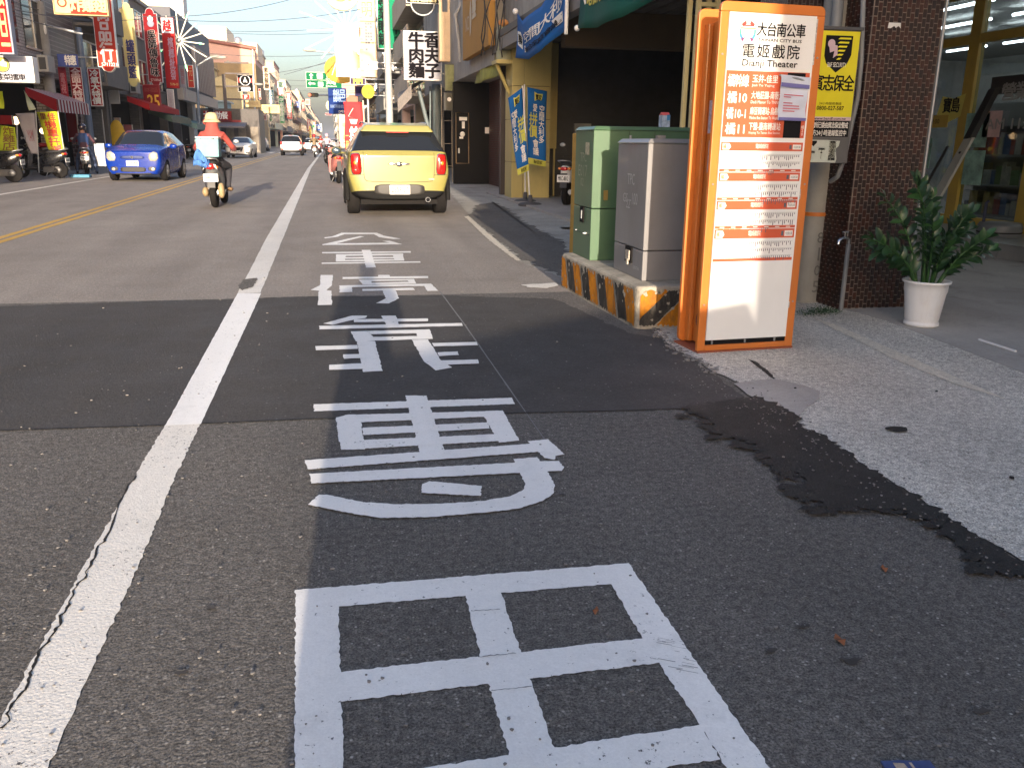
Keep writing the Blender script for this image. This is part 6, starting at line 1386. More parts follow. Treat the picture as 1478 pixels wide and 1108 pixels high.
# ------------------------------------------------------------------ sign builder
def sign(name, label, tl, br, Y, face, edge=None, th=.12, texts=(), cat='sign', side=None, shape=None, rim=.03, group=None, rz=0.0, bracket=None, extra=None):
    a = PY(*tl, Y); b = PY(*br, Y); w, h = b.x-a.x, a.z-b.z
    t = empty(name, (a.x, Y, b.z), rz, label, cat, group); edge = edge or WPR
    mb = MB()
    if shape == 'round': mb.prism([(w/2+w/2*math.cos(R(k*12)), h/2+h/2*math.sin(R(k*12))) for k in range(30)], 0, th)
    elif shape == 'lobed':
        P = []
        for k in range(7): P.append((w*(.3+.4*k/6), h-.02*0+.05*math.sin(math.pi*k/6)*h*.6+0))
        P = [(0, h*.05), (w*.2, h*.05)] + [(w*(.5-.3*math.cos(R(a_))), h*.05-h*.05*math.sin(R(a_))) for a_ in range(15, 180, 15)] + [(w*.8, h*.05), (w, h*.05), (w, h*.93), (w*.8, h*.93)] + [(w*(.5+.3*math.cos(R(a_))), h*.93+h*.07*math.sin(R(a_))) for a_ in range(15, 180, 15)] + [(w*.2, h*.93), (0, h*.93)]
        mb.prism(P, 0, th)
    else: mb.prism([(0, 0), (w, 0), (w, h), (0, h)], 0, th)
    mb.build('box', edge, t, bevel=min(.02, w*.03))
    mb = MB(); r = min(rim, w*.08)
    if shape == 'round': mb.disc(w/2, h/2, w/2-r, h/2-r, -.004, 32)
    elif shape == 'lobed': mb.poly([(w/2+(x-w/2)*(1-2*r/w), h/2+(z-h/2)*(1-2*r/h)) for x, z in P], -.004)
    else: mb.rect(r, r, w-r, h-r, -.004)
    fo = mb.build('face', face, t)
    by = {}
    for tx in texts:
        s_, (u0, v0, u1, v1), mat_ = tx[:3]; kw = tx[3] if len(tx) > 3 else {}
        by.setdefault(mat_.name, (MB(), mat_))[0].text(s_, u0*w, v0*h, u1*w, v1*h, -.010, **kw)
    for k_, (m_, mat_) in by.items(): m_.build('lettering', mat_, fo)
    if extra: extra(t, w, h, fo)
    if bracket:
        d = (XF-.0-b.x) if bracket == 'R' else (a.x+9.8)
        for z in (h*.15, h*.85):
            mb = MB()
            if bracket == 'R': mb.tube([(w, th/2, z), (w+d, th/2, z)], .03, 6)
            else: mb.tube([(-d, th/2, z), (0, th/2, z)], .03, 6)
            mb.build('bracket', GALV, t)
    return t
VT = dict(vert=True, off=.03)
BLT = S('brush_black', 22, 20, 24, rough=.85, spec=.1)
# beef noodle sign, its white face greyed to stand for shade
sign('shop_sign', 'white box sign, greyed as if in shade, with bold black noodle shop characters in two columns', (582, 44), (638, 117), 29.5, S('sign_greywhite', 160, 160, 168, rough=.35, var=.04), WPR, .35, [('香夫子', (.56, .04, .94, .97), BLT, dict(vert=True, off=.045)), ('牛肉麵', (.14, .04, .52, .97), BLT, dict(vert=True, off=.045))], bracket='R')
# black sign above it with a round lower lobe
def lobe(t, w, h, fo):
    mb = MB(); mb.prism([(w/2+w*.33*math.cos(R(k*12)), -.0+w*.30*math.sin(R(k*12))) for k in range(15, 31)], 0, .2); mb.build('lower_lobe', M('sign_black', (.02, .022, .025), rough=.3, coat=.4), t)
    mb = MB(); mb.tube([(w/2+w*.35*math.cos(R(k*12)), .0, w*.32*math.sin(R(k*12))) for k in range(15, 31)], .035, 6); mb.build('silver_trim', STEEL, t)
sign('shop_sign', 'black rounded sign with cream characters above the noodle sign', (585, -40), (634, 7), 31, M('sign_black', (.02, .022, .025), rough=.3, coat=.4), STEEL, .2, [('咖逗店', (.08, .05, .92, .42), S('cream_print', 225, 215, 165), dict(off=.04))], extra=lobe)
# green vertical sign behind the street pole
def redband(t, w, h, fo): pass
sign('shop_sign', 'tall green vertical sign with a column of dark characters behind the street light pole', (541, -90), (579, 72), 44, S('sign_green', 20, 128, 92, rough=.4, var=.05), WPR, .2, [('嚴選品牌專業眼鏡', (.06, .03, .40, .97), BLT, dict(vert=True, off=.04)), ('06-2711110', (.66, .04, .94, .95), S('deep_green', 8, 60, 50), dict(vert=True, off=.02))], bracket='R')
CRM = S('cream_lightbox', 230, 205, 170, rough=.4, var=.08)
def blocks(t, w, h, fo):
    mb = MB(); rn = random.Random(5)
    for j in range(9):
        for i in range(3):
            if rn.random() < .7: mb.rect(w*(.36+.14*i), h*(.28+.033*j), w*(.48+.14*i), h*(.30+.033*j), -.008)
    for j in range(8): mb.rect(w*.06, h*(.06+.11*j), w*.22, h*(.068+.11*j), -.009)
    mb.build('pattern', S('grey_pattern', 105, 110, 125), fo)
    mb = MB(); mb.ring(w/2, h*.86, w*.18, w*.24, -.009); mb.build('ring_mark', S('tan_pattern', 190, 150, 110), fo)
sign('shop_sign', 'tall cream light box sign with a grey checker column and ring mark', (515, -30), (545, 112), 52, CRM, CRM, .3, [('明', (.2, .62, .8, .78), S('tan_pattern', 190, 150, 110))], extra=blocks, bracket='R')
# mirror like panel that throws the sun back
GLR = M('mirror_panel', (.85, .62, .45), rough=.17, metal=.85, var=.12, scale=.6)
tt = sign('blank_sign', 'blank metal sign panel flaring with the low sun', (482, 33), (522, 112), 58, GLR, CRM, .25, bracket='R'); 
def star(name, label, c, Y, rad, n, a0, a1, mat, ty):
    p = PY(*c, Y); t = empty(name, (p.x, Y, p.z), 0, label, 'light star'); mb = MB(); mb.ball((0, 0, 0), .16, 10, 6); mb.build('hub', STEEL, t)
    for k in range(n):
        a = R(a0+(a1-a0)*k/max(1, n-1)); L_ = rad*(1 if k % 2 else .82); mb = MB(); mb.tube([(.1*math.cos(a), 0, .1*math.sin(a)), (L_*math.cos(a), -.1, L_*math.sin(a))], .034, 6); o = mb.build('tube', mat, t)
        if k % 3 == 1:
            mb = MB(); mb.tube([(L_*.8*math.cos(a), -.1, L_*.8*math.sin(a)), (L_*.9*math.cos(a), -.11, L_*.9*math.sin(a))], .065, 6); mb.build('green_lamp', M('green_lamp', (.2, .9, .35), emit=.8), o)
    mb = MB(); mb.tube([(0, .2, 0), (ty, .2, 0)], .04, 6); mb.build('arm', GALV, t); return t
LTB = M('led_tube', (.9, .82, .62), emit=.25)
star('light_star', 'star of cream light tubes behind the flaring sign panel on the right', (500, 42), 60, 3.0, 12, 10, 250, LTB, 2.6)
sign('round_sign', 'round yellow coffee sign half hidden behind the flaring panel', (467, 79), (518, 121), 64, S('sign_amber', 205, 165, 70, rough=.4, var=.05), S('sign_amber2', 225, 175, 60), .3, [('COFFEE', (.18, .50, .8, .62), S('brown_print', 140, 100, 40), dict(off=.01)), ('咖', (.12, .66, .36, .86), S('brown_print', 0, 0, 0))], shape='round', bracket='R')
def swirl(t, w, h, fo):
    mb = MB(); mb.ball((w*.45, -.02, h*.42), (w*.2, .02, h*.16), 14, 8); mb.build('swirl', S('salmon', 235, 140, 100), fo); mb = MB(); mb.ball((w*.72, -.02, h*.40), (w*.10, .02, h*.10), 14, 8); mb.build('swirl', S('brown_print', 0, 0, 0), fo)
sign('round_sign', 'round cream sign with an orange swirl at the top edge of the sky', (467, -36), (519, 17), 46, CRM, S('cream_edge', 220, 200, 170), .2, shape='round', extra=swirl, bracket='R')
sign('round_sign', 'small round yellow sign on a grey post near the red banner', (521.5, 122), (541, 143), 38, S('sign_lemon', 180, 172, 60, rough=.4), S('lemon_edge', 170, 165, 50), .12, [('太平洋', (.2, .55, .8, .75), S('olive_print', 90, 90, 30)), ('停', (.36, .22, .64, .48), S('olive_print', 0, 0, 0))], shape='round')
p = PY(531, 143, 38.1); tag(MB().tube([(0, 0, 0), (0, 0, p.z+.2)], .05, 8).build('sign_post', GALV, loc=(p.x, 38.15, 0)), 'grey post carrying the small round yellow sign', 'post')
sign('shop_sign', 'dark blue sign with pale characters under the round yellow coffee sign', (473, 127), (501, 165), 78, S('sign_navy', 22, 52, 120, rough=.4), S('navy_edge', 20, 40, 90), .3, [('韻邑', (.28, .45, .95, .95), S('pale_blue_print', 150, 175, 215), dict(off=.03)), ('鮮紅茶專賣店', (.1, .22, .95, .36), S('pale_blue_print', 0, 0, 0)), ('OPEN', (.5, .05, .95, .14), WPR)], bracket='R')
sign('shop_sign', 'small purple and yellow sign behind the flaring panel', (505, 112), (528, 123), 50, S('sign_purple', 70, 55, 90), WPR, .15, [('MM', (.2, .1, .8, .9), S('print_yellow', 0, 0, 0), dict(off=.05))], bracket='R')
sign('shop_sign', 'pale blue office sign with dark characters low beside the cream light box', (523, 88), (545, 101), 41, S('sign_paleblue', 200, 210, 220), WPR, .1, [('租大2235', (.1, .1, .9, .9), BLT)], bracket='R')
sign('shop_sign', 'dark framed sign with round purple emblem left of the steel pole', (512, 124), (534, 140), 52, S('sign_darkpurple', 45, 35, 75), BLKP, .15, bracket='R')
# red cloth banner
c0, c1 = PY(496, 147, 27.5), PY(525, 224, 27.5); t = empty('feather_banner', (c1.x, 27.5, 0), 0, 'faded red cloth banner with white bowl emblem behind the yellow car', 'banner')
w, h = c1.x-c0.x, c0.z-.35; mb = MB(); V = [(-w*(1-i/6)+.02*math.sin(j*.7)+(.12*(1-j/14)*0), .05*math.sin(j*.6+i*.8), .35+h*j/14) for j in range(15) for i in range(7)]
mb.add(V, [(j*7+i, j*7+i+1, (j+1)*7+i+1, (j+1)*7+i) for j in range(14) for i in range(6)], True); o = mb.build('flag_cloth', S('faded_red', 205, 62, 66, rough=.7, var=.06), t); s = o.modifiers.new('s', 'SOLIDIFY'); s.thickness = .004
mb = MB(); Yf = -.062; zt_ = .35+h; mb.tube([(-w*.5, Yf, zt_-.18), (-w*.78, Yf, zt_-.42), (-w*.5, Yf, zt_-.46), (-w*.25, Yf, zt_-.42), (-w*.5, Yf, zt_-.18)], .012, 5); mb.poly([(-w*.72, zt_-.50), (-w*.28, zt_-.50), (-w*.36, zt_-.64), (-w*.64, zt_-.64)][::-1], Yf); mb.text('炒飯', -w*.72, zt_-1.35, -w*.22, zt_-.72, Yf, vert=True, off=.05); mb.text('牛肉', -w*.62, zt_-2.0, -w*.2, zt_-1.42, Yf, vert=True, off=.05); mb.build('white_print', WPR, o)
mb = MB(); mb.text('一碗入魂', -w*.97, .45, -w*.80, zt_-.85, Yf, vert=True, off=.03); mb.build('yellow_print', S('orange_yellow', 235, 160, 80), o)
mb = MB(); mb.tube([(.08, 0, 0), (.03, 0, .35+h+.05)], .028, 8); mb.build('pole', S('cream_pole', 215, 195, 175), t); mb = MB(); mb.lathe([(.25, 0), (.25, .08), (.05, .1)], 14, cap=False); mb.build('base', BLKP, t)
# street light pole rising behind the yellow car
p = PY(563, 180, 29); po_ = empty('street_light_pole', (p.x, 29, 0), 0, 'pale steel street light pole rising behind the yellow car', 'street light')
mb = MB(); mb.tube([(0, 0, 0), (-.02, 0, 4), (-.05, 0, 9.5)], [.125, .105, .07], 14); mb.build('shaft', S('pole_paint', 170, 172, 172, rough=.5, var=.08), po_); mb = MB(); mb.tube([(-.05, 0, 9.4), (-.4, 0, 10), (-2.2, 0, 10.4)], .04, 8); mb.build('arm', GALV, po_)
mb = MB(); mb.ball((-2.4, 0, 10.4), (.35, .12, .07), 10, 6); mb.build('lamp_head', GALV, po_)
# ------------------------------------------------------------------ dark shop house with tan sign (right, beyond the pillar)
db = empty('dark_shop_house', (0, 0, 0), 0, 'black fronted shop house with an open dark doorway behind the yellow car', 'building')
BKW = M('black_wall', (.006, .006, .007), rough=.5, var=.3, scale=1.5, dirt=.2, dcol=(.015, .013, .012), spec=.15)
mb = MB(); mb.box(4.95, 20.6, -.02, 12, 36, 9.0); mb.build('rear_block', M('dim_block', (.04, .036, .033), rough=.8, var=.2), db)
mb = MB(); mb.box(3.75, 20.62, 3.0, 4.94, 36, 9.0); mb.build('upper_front', WALLW, db)
x0 = PY(655, 200, 27).x; x1 = PY(676, 200, 27).x; mb = MB(); mb.box(x0, 27, .0, 4.94, 27.2, 2.98); mb.build('black_panel_wall', BKW, db)
mb = MB(); mb.box(3.95, 20.75, 0, 4.12, 20.95, 2.99); mb.build('door_post', M('door_post', (.05, .04, .035), rough=.5), db)
rw = MB(); rw.box(4.75, 21, .01, 4.93, 26.9, 2.98); rw.build('red_brick_side', brick_mat('dim_brick', (.12, .035, .02), (.09, .028, .018), (.08, .07, .06), .2, .065, .01), db)
def pyr(x0_, y0_, x1_, y1_, Y): a, b = PY(x0_, y0_, Y), PY(x1_, y1_, Y); return a.x, b.z, b.x, a.z
mb = MB(); a = pyr(658, 163, 676.5, 236, 26.98); mb.tube([(a[0], 26.97, a[1]), (a[2], 26.97, a[1]), (a[2], 26.97, a[3]), (a[0], 26.97, a[3]), (a[0], 26.97, a[1])], .018, 4); mb.build('display_frame', S('bronze_frame', 150, 125, 90, rough=.4, metal=.4), db)
mb = MB(); mb.rect(a[0]+.1, a[3]-.22, a[2]-.05, a[3]-.12, 26.965); mb.rect(a[0]+.18, a[3]-.45, a[2]-.12, a[3]-.25, 26.965); mb.rect(a[0]+.1, a[3]-.75, a[0]+.22, a[3]-.69, 26.965); mb.ball(((a[0]+a[2])/2, 26.95, a[3]-.62), (.08, .02, .08), 10, 6); mb.rect(a[0]+.06, a[1]+.3, a[0]+.11, a[1]+.45, 26.965); mb.build('display_print', WPR, db)
mb = MB(); a = pyr(700, 184, 712, 193, 26.95); mb.rect(*a[:2], a[2], a[3], 26.95) if False else mb.rect(a[0], a[1], a[2], a[3], 26.95); mb.build('paper_sheet', WPR, db)
# image board and black board with two small logos, over the doorway
IMG = M('picture_board', (.20, .22, .08), rough=.35, var=.85, scale=1.6)
sign('picture_board', 'faded green and grey picture board under the corrugated sign back', (641, 92), (671, 133), 27.4, IMG, BLKP, .06)
def two(t, w, h, fo):
    mb = MB(); mb.disc(w*.25, h*.62, w*.09, w*.09, -.008, 14); mb.build('logo', WPR, fo); mb = MB(); mb.disc(w*.75, h*.62, w*.09, w*.09, -.008, 14); mb.build('logo', S('salmon', 0, 0, 0), fo); mb = MB(); mb.rect(w*.42, h*.1, w*.62, h*.16, -.008); mb.build('strip', WPR, fo)
sign('logo_board', 'olive black board with one white and one orange round logo', (640, 133), (673, 161), 27.3, M('olive_black', (.035, .035, .025), rough=.35), BLKP, .06, extra=two)
mb = MB(); 
for x in (0, .33): mb.tube([(x, 0, 0), (x, 0, 3.0)], .02, 6)
for z in (.5, 1.2, 1.9, 2.6): mb.tube([(0, 0, z), (.33, 0, z)], .014, 6)
p = PY(640, 200, 28.5); tag(mb.build('steel_ladder', S('ladder', 150, 140, 125, rough=.4, metal=.4), loc=(p.x-.05, 28.5, 0)), 'light steel ladder frame standing between the yellow car and the black wall', 'ladder')
# corrugated back of a sign, sunlit
a, b_ = PY(634, 17, 28.2), PY(659, 89, 28.2); t = empty('corrugated_box', (a.x, 28.2, b_.z), 0, 'cream corrugated metal box sign, sunlit, right of the noodle sign', 'sign'); w = b_.x-a.x; h = a.z-b_.z
mb = MB(); mb.box(0, .02, 0, w, .4, h); mb.build('box', CRM, t)
for k in range(6): mb = MB(); mb.box(w*k/6+.008, 0, .01, w*(k+1)/6-.008, .019, h-.01); mb.build('rib', CRM, t, bevel=.005)
mb = MB(); mb.tube([(w*.1, .1, h), (w*.1, .1, h+2)], .06, 6); mb.tube([(w*.6, .1, h), (w*.6, .1, h+2)], .06, 6); mb.build('hanger', CRM, t)
# tan board lying along the facade plane
A_, B2, C_, D_ = PX(669, 10, 3.55), PX(710, -70, 3.55), PX(705, 66, 3.55), PX(668, 88, 3.55)
t = empty('tan_board', (3.55, 0, 0), 0, 'tan facade board with faint white emblem above the black doorway', 'sign')
TANM = S('tan_board', 176, 132, 68, rough=.5, var=.1, scale=1.2)
mb = MB(); zb_, zt2 = D_.z, D_.z+3.0; ya_, yb_ = D_.y, C_.y; mb.box(0, yb_, zb_, .15, ya_, zt2); o = mb.build('board', TANM, t, bevel=.01)
mb = MB(); f = lambda u, v: (-.012, ya_-u, zb_+v); W2 = ya_-yb_
mb.text('NO', .15*W2, .62, .30*W2, 1.0, fn=f); mb.text('靈', .42*W2, .8, .58*W2, 1.3, fn=f, off=.05); 
mb.add([f(.33*W2, .45), f(.38*W2, .55), f(.40*W2, 1.0), f(.36*W2, 1.35), f(.32*W2, 1.0)], [(0, 1, 2, 3, 4)]); mb.build('emblem', S('emblem_pale', 190, 175, 150), o)
# green cloth under it, cables, and the small transformer box on its bracket
t, q, o = facade_cloth('hanging_cloth', 'yellow green cloth hanging crumpled below the tan board', [(686, 95), (696, 90), (710, 80), (720, 84)], [(685, 121), (695, 119), (708, 114), (720, 108)], 3.8, S('cloth_yellowgreen', 165, 165, 70, rough=.7, var=.5, scale=2))
a, b_ = PY(716, 38, 20.0), PY(742, 88, 20.0); t = empty('service_box', (a.x, 19.7, b_.z), 0, 'weathered grey green service box on a yellow bracket left of the blue hanging banner', 'service box'); w = b_.x-a.x; h = a.z-b_.z
mb = MB(); mb.lathe([(w*.5, 0), (w*.5, h*.85), (w*.42, h)], 12, c=(w*.5, .25, 0)); mb.build('drum', S('service_green', 165, 168, 140, rough=.5, var=.2, dirt=.3), t)
mb = MB(); mb.box(-.05, -.05, -.09, w+.25, .55, -.01); mb.build('bracket_shelf', YPN, t); mb = MB(); mb.tube([(0, .2, -.09), (w+.1, .3, -1.1)], .045, 4); mb.build('bracket_strut', YPN, t)
mb = MB(); mb.ball((w*.3, .1, h+.05), (.12, .1, .08), 8, 6); mb.build('insulator', S('insulator', 210, 150, 90), t)
rn = random.Random(6)
for k in range(7):
    x = a.x-.25+rn.uniform(-.1, .35); P = [(x+rn.uniform(-.1, .1), 19.6+rn.uniform(-.2, .2), b_.z+2.2-j*.42+rn.uniform(-.1, .1)) for j in range(6)]
    tag(MB().tube(P, .014, 5).build('cable', BLKP), 'black cables tangled between the tan board and the service box', 'cable', 'tangled cables by the service box')
pipe('downpipe', [(PY(668, -30, 26).x, 26, PY(668, -30, 26).z), (PY(664, 10, 26).x, 26, PY(664, 10, 26).z), (PY(657, 22, 26).x, 26, PY(657, 22, 26).z), (PY(662, 60, 26).x, 26, PY(662, 60, 26).z), (PY(664, 90, 26).x, 26, PY(664, 90, 26).z)], .06, S('pipe_grey', 150, 150, 150), 'grey downpipe with an elbow left of the tan board', n=8)
# awning and pipes left of the noodle sign
AWN = M('awning_grey', (.20, .18, .17), rough=.8, var=.3)
a = PY(574, 150, 30); b_ = PY(594, 128, 30); t = empty('awning', (a.x, 30, a.z), 0, 'grey striped fringe awning behind the steel pole', 'awning')
mb = MB(); mb.add([(0, 0, .15), (b_.x-a.x, 0, b_.z-a.z+.12), (b_.x-a.x+1.0, 3.0, b_.z-a.z+.6), (0.4, 5, .6)], [(0, 1, 2, 3)]); mb.build('canvas', AWN, t)
for k in range(8):
    u, v = k/8, (k+.92)/8; dx = b_.x-a.x; dz = b_.z-a.z; mb = MB(); mb.add([(dx*u, -.01, .14+dz*u), (dx*v, -.01, .14+dz*v), (dx*v, -.02, -.28+dz*v), (dx*u, -.02, -.28+dz*u)], [(3, 2, 1, 0)]); mb.build('fringe_strip', AWN, t)
for (xa, ya_, xb, yb_, r_, lab) in ((604, 128, 626, 215, .07, 'slanting dark grey drain pipe behind the yellow car roof'), (621, 125, 621, 250, .035, 'thin upright pipe right of the slanting drain pipe'), (630, 122, 633, 250, .16, 'broad grey green pillar pipe below the noodle sign')):
    p, q_ = PY(xa, ya_, 31), PY(xb, yb_, 31); pipe('drain_pipe', [p, q_], r_, S('pipe_slate', 100, 112, 115, rough=.5), lab, n=10)
# rear wall behind all this: dark shop fronts further along the right side
def row_house(Y0, Y1, H, mat, side, label, X, floors=3, depth=9, win=True, shopz=3.0, shop=None, bal=False, seed=1, roof=None):
    t = empty('shop_house', (X, Y0, 0), 0, label, 'building', 'shop houses along the street'); s = 1 if side == 'R' else -1; L_ = Y1-Y0; rn = random.Random(seed)
    mb = MB(); mb.box(0, 0, shopz, s*depth, L_, H); mb.build('wall', mat, t)
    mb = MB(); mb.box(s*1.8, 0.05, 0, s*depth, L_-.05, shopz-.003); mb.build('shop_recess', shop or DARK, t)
    mb = MB(); mb.box(0, 0, 0, s*.45, .35, shopz-.003); mb.build('arcade_pillar', mat, t); mb = MB(); mb.box(0, L_-.35, 0, s*.45, L_, shopz-.003); mb.build('arcade_pillar', mat, t)
    if win:
        fh = (H-shopz)/floors
        for k in range(floors):
            z = shopz+k*fh+fh*.28; nW = max(1, int(L_/2.4))
            for i in range(nW):
                y0_ = L_*(i+.14)/nW; y1_ = L_*(i+.86)/nW; mb = MB(); mb.box(-s*.03, y0_, z, s*.01, y1_, z+fh*.5); w_ = mb.build('window', DGLASS, t)
                mb = MB(); 
                for (a1_, b1_, c1_, d1_) in ((y0_-.05, z-.06, y1_+.05, z), (y0_-.05, z+fh*.5, y1_+.05, z+fh*.5+.06), ((y0_+y1_)/2-.03, z, (y0_+y1_)/2+.03, z+fh*.5)): mb.box(-s*.07, a1_, b1_, -s*.031, c1_, d1_)
                mb.build('window_frame', ALLOY, w_)
            if bal: mb = MB(); mb.box(-s*1.0, .1, shopz+k*fh, -s*.001, L_-.1, shopz+k*fh+.12); mb.box(-s*1.0, .1, shopz+k*fh+.121, -s*.92, L_-.1, shopz+k*fh+1.0); mb.build('balcony', mat, t)
        # windows on the gable that looks at us
        for k in range(floors):
            for u in (.25, .6):
                mb = MB(); x_ = s*depth*u; mb.box(x_, -.03, shopz+k*fh+fh*.3, x_+s*1.1, .01, shopz+k*fh+fh*.7); mb.build('window', DGLASS, t)
    for k in range(floors if win else 0):              # air conditioners hung on the front, water tank on the roof
        for i in range(max(1, int(L_/3))):
            if rn.random() < .6:
                z = shopz+(H-shopz)/floors*k+rn.uniform(.1, .35); y0_ = L_*(i+rn.uniform(.1, .6))/max(1, int(L_/3)); m_ = MB(); m_.box(-s*.42, y0_, z, -s*.075, y0_+.8, z+.55); ac = m_.build('air_conditioner', S('ac_grey', 165, 163, 155, rough=.6), t, bevel=.02)
                m_ = MB(); m_.box(-s*.35, y0_-.004, z+.08, -s*.13, y0_-.0005, z+.47); m_.build('fan_grille', M('ac_grille', (.05, .05, .05)), ac)
    m_ = MB(); x_ = s*rn.uniform(1.2, 3.5); y_0 = L_*rn.uniform(.2, .7); m_.lathe([(.55, 0), (.6, .05), (.6, 1.3), (.3, 1.55), (.0, 1.6)], 14, c=(x_, y_0, H+.9), cap=False)
    for (a_, b_) in ((-.4, -.4), (.4, -.4), (-.4, .4), (.4, .4)): m_.tube([(x_+a_, y_0+b_, H+.1), (x_+a_, y_0+b_, H+.95)], .03, 4)
    m_.build('water_tank', M('tank_steel', (.5, .5, .5), rough=.35, metal=.7), t)
    mb = MB(); mb.box(-s*.12, -.05, H, s*(depth+.1), L_+.05, H+.18); mb.build('roof_edge', M('roof_edge', (.3, .28, .25), rough=.8), t)
    if roof: roof(t, s, L_)
    return t
WC = [S('wall_%d' % i, *c_, rough=.85, var=.18, scale=1.2, dirt=.35, dcol=(.12, .10, .08)) for i, c_ in enumerate(((205, 190, 165), (175, 165, 150), (215, 185, 170), (150, 150, 145), (200, 200, 190), (165, 140, 120)))]
for i, (y0_, y1_, h_, lab) in enumerate(((36.2, 44, 8.0, 'grey shop house right behind the noodle sign'), (44.3, 52, 9.5, 'beige shop house beside the tall green sign'), (52.4, 62, 9, 'pale shop house behind the tall cream light box'), (62.5, 75, 10.5, 'dull grey shop house behind the flaring panel'), (75.5, 100, 9, 'long low shop house on the right beyond the coffee sign'))):
    row_house(y0_, y1_, h_, WC[(i+1) % 6], 'R', lab, 4.1, seed=i, bal=(i % 2 == 0))
# pink house with arched window, far right
t = empty('shop_house', (1.7, 172, 0), 0, 'pink and cream far house with a round arched window on the right', 'building', 'shop houses along the street')
mb = MB(); mb.box(0, 0, 0, 12, 14, 11.0); mb.build('wall', S('cream_far', 232, 215, 180, rough=.8), t); mb = MB(); mb.box(-.1, -.1, 8.0, 12, 14, 12.5); mb.build('upper_wall', S('pink_far', 235, 165, 145, rough=.8), t)
mb = MB(); mb.prism([(1.0+.0, 8.0)]+[(2.8+1.5*math.cos(R(a_)), 8.0+1.5*math.sin(R(a_))) for a_ in range(0, 181, 20)][::1], -.2, -.11); mb.build('arched_window', S('arch_brown', 190, 90, 60), t)
for k in range(3): mb = MB(); mb.box(.6, -.35, 1.6+2.2*k, 4.6, -.11, 2.3+2.2*k); mb.build('balcony', S('cream_bal', 235, 205, 140), t); mb = MB(); mb.box(1.2, -.12, 2.5+2.2*k, 3.8, -.1001, 3.4+2.2*k); mb.build('window', DGLASS, t)
for i, (y0_, y1_, h_, x_) in enumerate(((190, 230, 9, 1.6), (240, 330, 10, 1.2), (340, 520, 12, 2.5))): row_house(y0_, y1_, h_, WC[i], 'R', ('far cream house right of the vanishing road', 'farther house at the right end of the street', 'last pale house block at the right end of the street')[i], x_+.5, seed=30+i)
# unseen house, then a made-up cart added to shade the foreground
t = empty('shop_house', (1.99, -9.0, 0), 0, 'tall shop house behind the camera on the right', 'building', 'shop houses along the street'); mb = MB(); mb.box(0, -22, 0, 14, 0, 13); mb.build('wall', WC[1], t); mb = MB(); mb.box(-.02, -20, 4, -.001, -2, 6); mb.build('window', DGLASS, t)
t = empty('shade_cart', (.55, -4.2, 0), 0, 'made-up unseen cart with a sloping roof, added behind the camera for its shade', 'shade caster'); mb = MB(); mb.hexa([(-.9, -1.6, .10), (1.6, -1.6, .10), (1.6, 0, .10), (-.9, 0, .10)], [(-.9, -1.6, 1.60), (1.6, -1.6, 1.93), (1.6, 0, 1.93), (-.9, 0, 1.60)]); mb.build('shade_cart_body', STEEL, t)
for sx in (-.8, 1.1): mb = MB(); mb.wheelx([(.2, -.04), (.2, .04)], (sx, -.8, .2), 16); mb.build('wheel', BLACK, t)
# ------------------------------------------------------------------ left side of the street
XL = -9.8
def LY(px_, py_=100, X=XL): return PX(px_, py_, X).y
WT = brick_mat('white_tile_wall', (.36, .35, .33), (.30, .29, .28), (.16, .14, .13), .24, .10, .018, .4)
DT = brick_mat('maroon_tile_wall', (.05, .02, .022), (.065, .025, .027), (.22, .17, .17), .16, .16, .014, .4)
GT = brick_mat('grey_tile_wall', (.12, .12, .115), (.09, .09, .09), (.08, .08, .08), .3, .12, .014, .5)
def left_house(p0, p1, H, mat, label, floors=2, shopz=3.3, depth=9, win=True, bal=False, seed=1, X=XL, shop=None):
    y0, y1 = (LY(p0), LY(p1)) if isinstance(p0, int) else (p0, p1)
    return row_house(y0, y1, H, mat, 'L', label, X, floors, depth, win, shopz, bal=bal, seed=seed, shop=shop)
lA = left_house(20.0, LY(70), 9.5, WT, 'white tiled shop house at the far left with red frames', win=True, seed=1)
lB = left_house(72, 112, 8.6, DT, 'dark maroon tiled house between the concrete pole and the steel pole', win=False, seed=2)
WDK = S('wall_dark', 112, 106, 98, rough=.85, var=.25, scale=1.2, dirt=.5)
lC = left_house(114, 150, 7.8, WDK, 'grey house with open framed windows behind the red signs', seed=3, bal=True)
lD = left_house(152, 196, 9.0, GT, 'grey tiled house behind the cream lobed sign', seed=4)
lE = left_house(197, 236, 8.2, WDK, 'grey house behind the dark red dish sign', seed=5)
for i, (a_, b_) in enumerate(((2.0, 10.5), (10.8, 19.7))): left_house(a_, b_, 8.2, WC[i], ('left shop house outside the frame, nearest', 'left shop house outside the frame, next to the white tiled one')[i], seed=20+i)
# grey modern building with vertical slats
y0, y1 = LY(238), LY(293); lF = empty('slat_building', (XL+.6, y0, 0), 0, 'dark grey modern building with vertical slats over the windows', 'building')
L_ = y1-y0; Hf = PX(240, 6, XL+.6).z; SLG = S('slate_wall', 82, 84, 92, rough=.6, var=.12)
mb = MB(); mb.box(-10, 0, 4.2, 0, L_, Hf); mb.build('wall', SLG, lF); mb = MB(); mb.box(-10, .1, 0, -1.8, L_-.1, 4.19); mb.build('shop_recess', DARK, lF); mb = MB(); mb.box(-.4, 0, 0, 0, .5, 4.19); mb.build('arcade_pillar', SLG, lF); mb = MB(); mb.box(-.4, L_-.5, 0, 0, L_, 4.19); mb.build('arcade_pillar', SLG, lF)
mb = MB(); mb.box(.001, L_*.42, 4.6, .03, L_*.97, Hf-1.6); mb.build('window_band', DGLASS, lF)
for k in range(13): mb = MB(); y_ = L_*(.40+.58*k/12); mb.box(.05, y_, 4.5, .28, y_+.14, Hf-1.5); mb.build('vertical_slat', S('slat_silver', 110, 110, 118, rough=.4, metal=.3), lF)
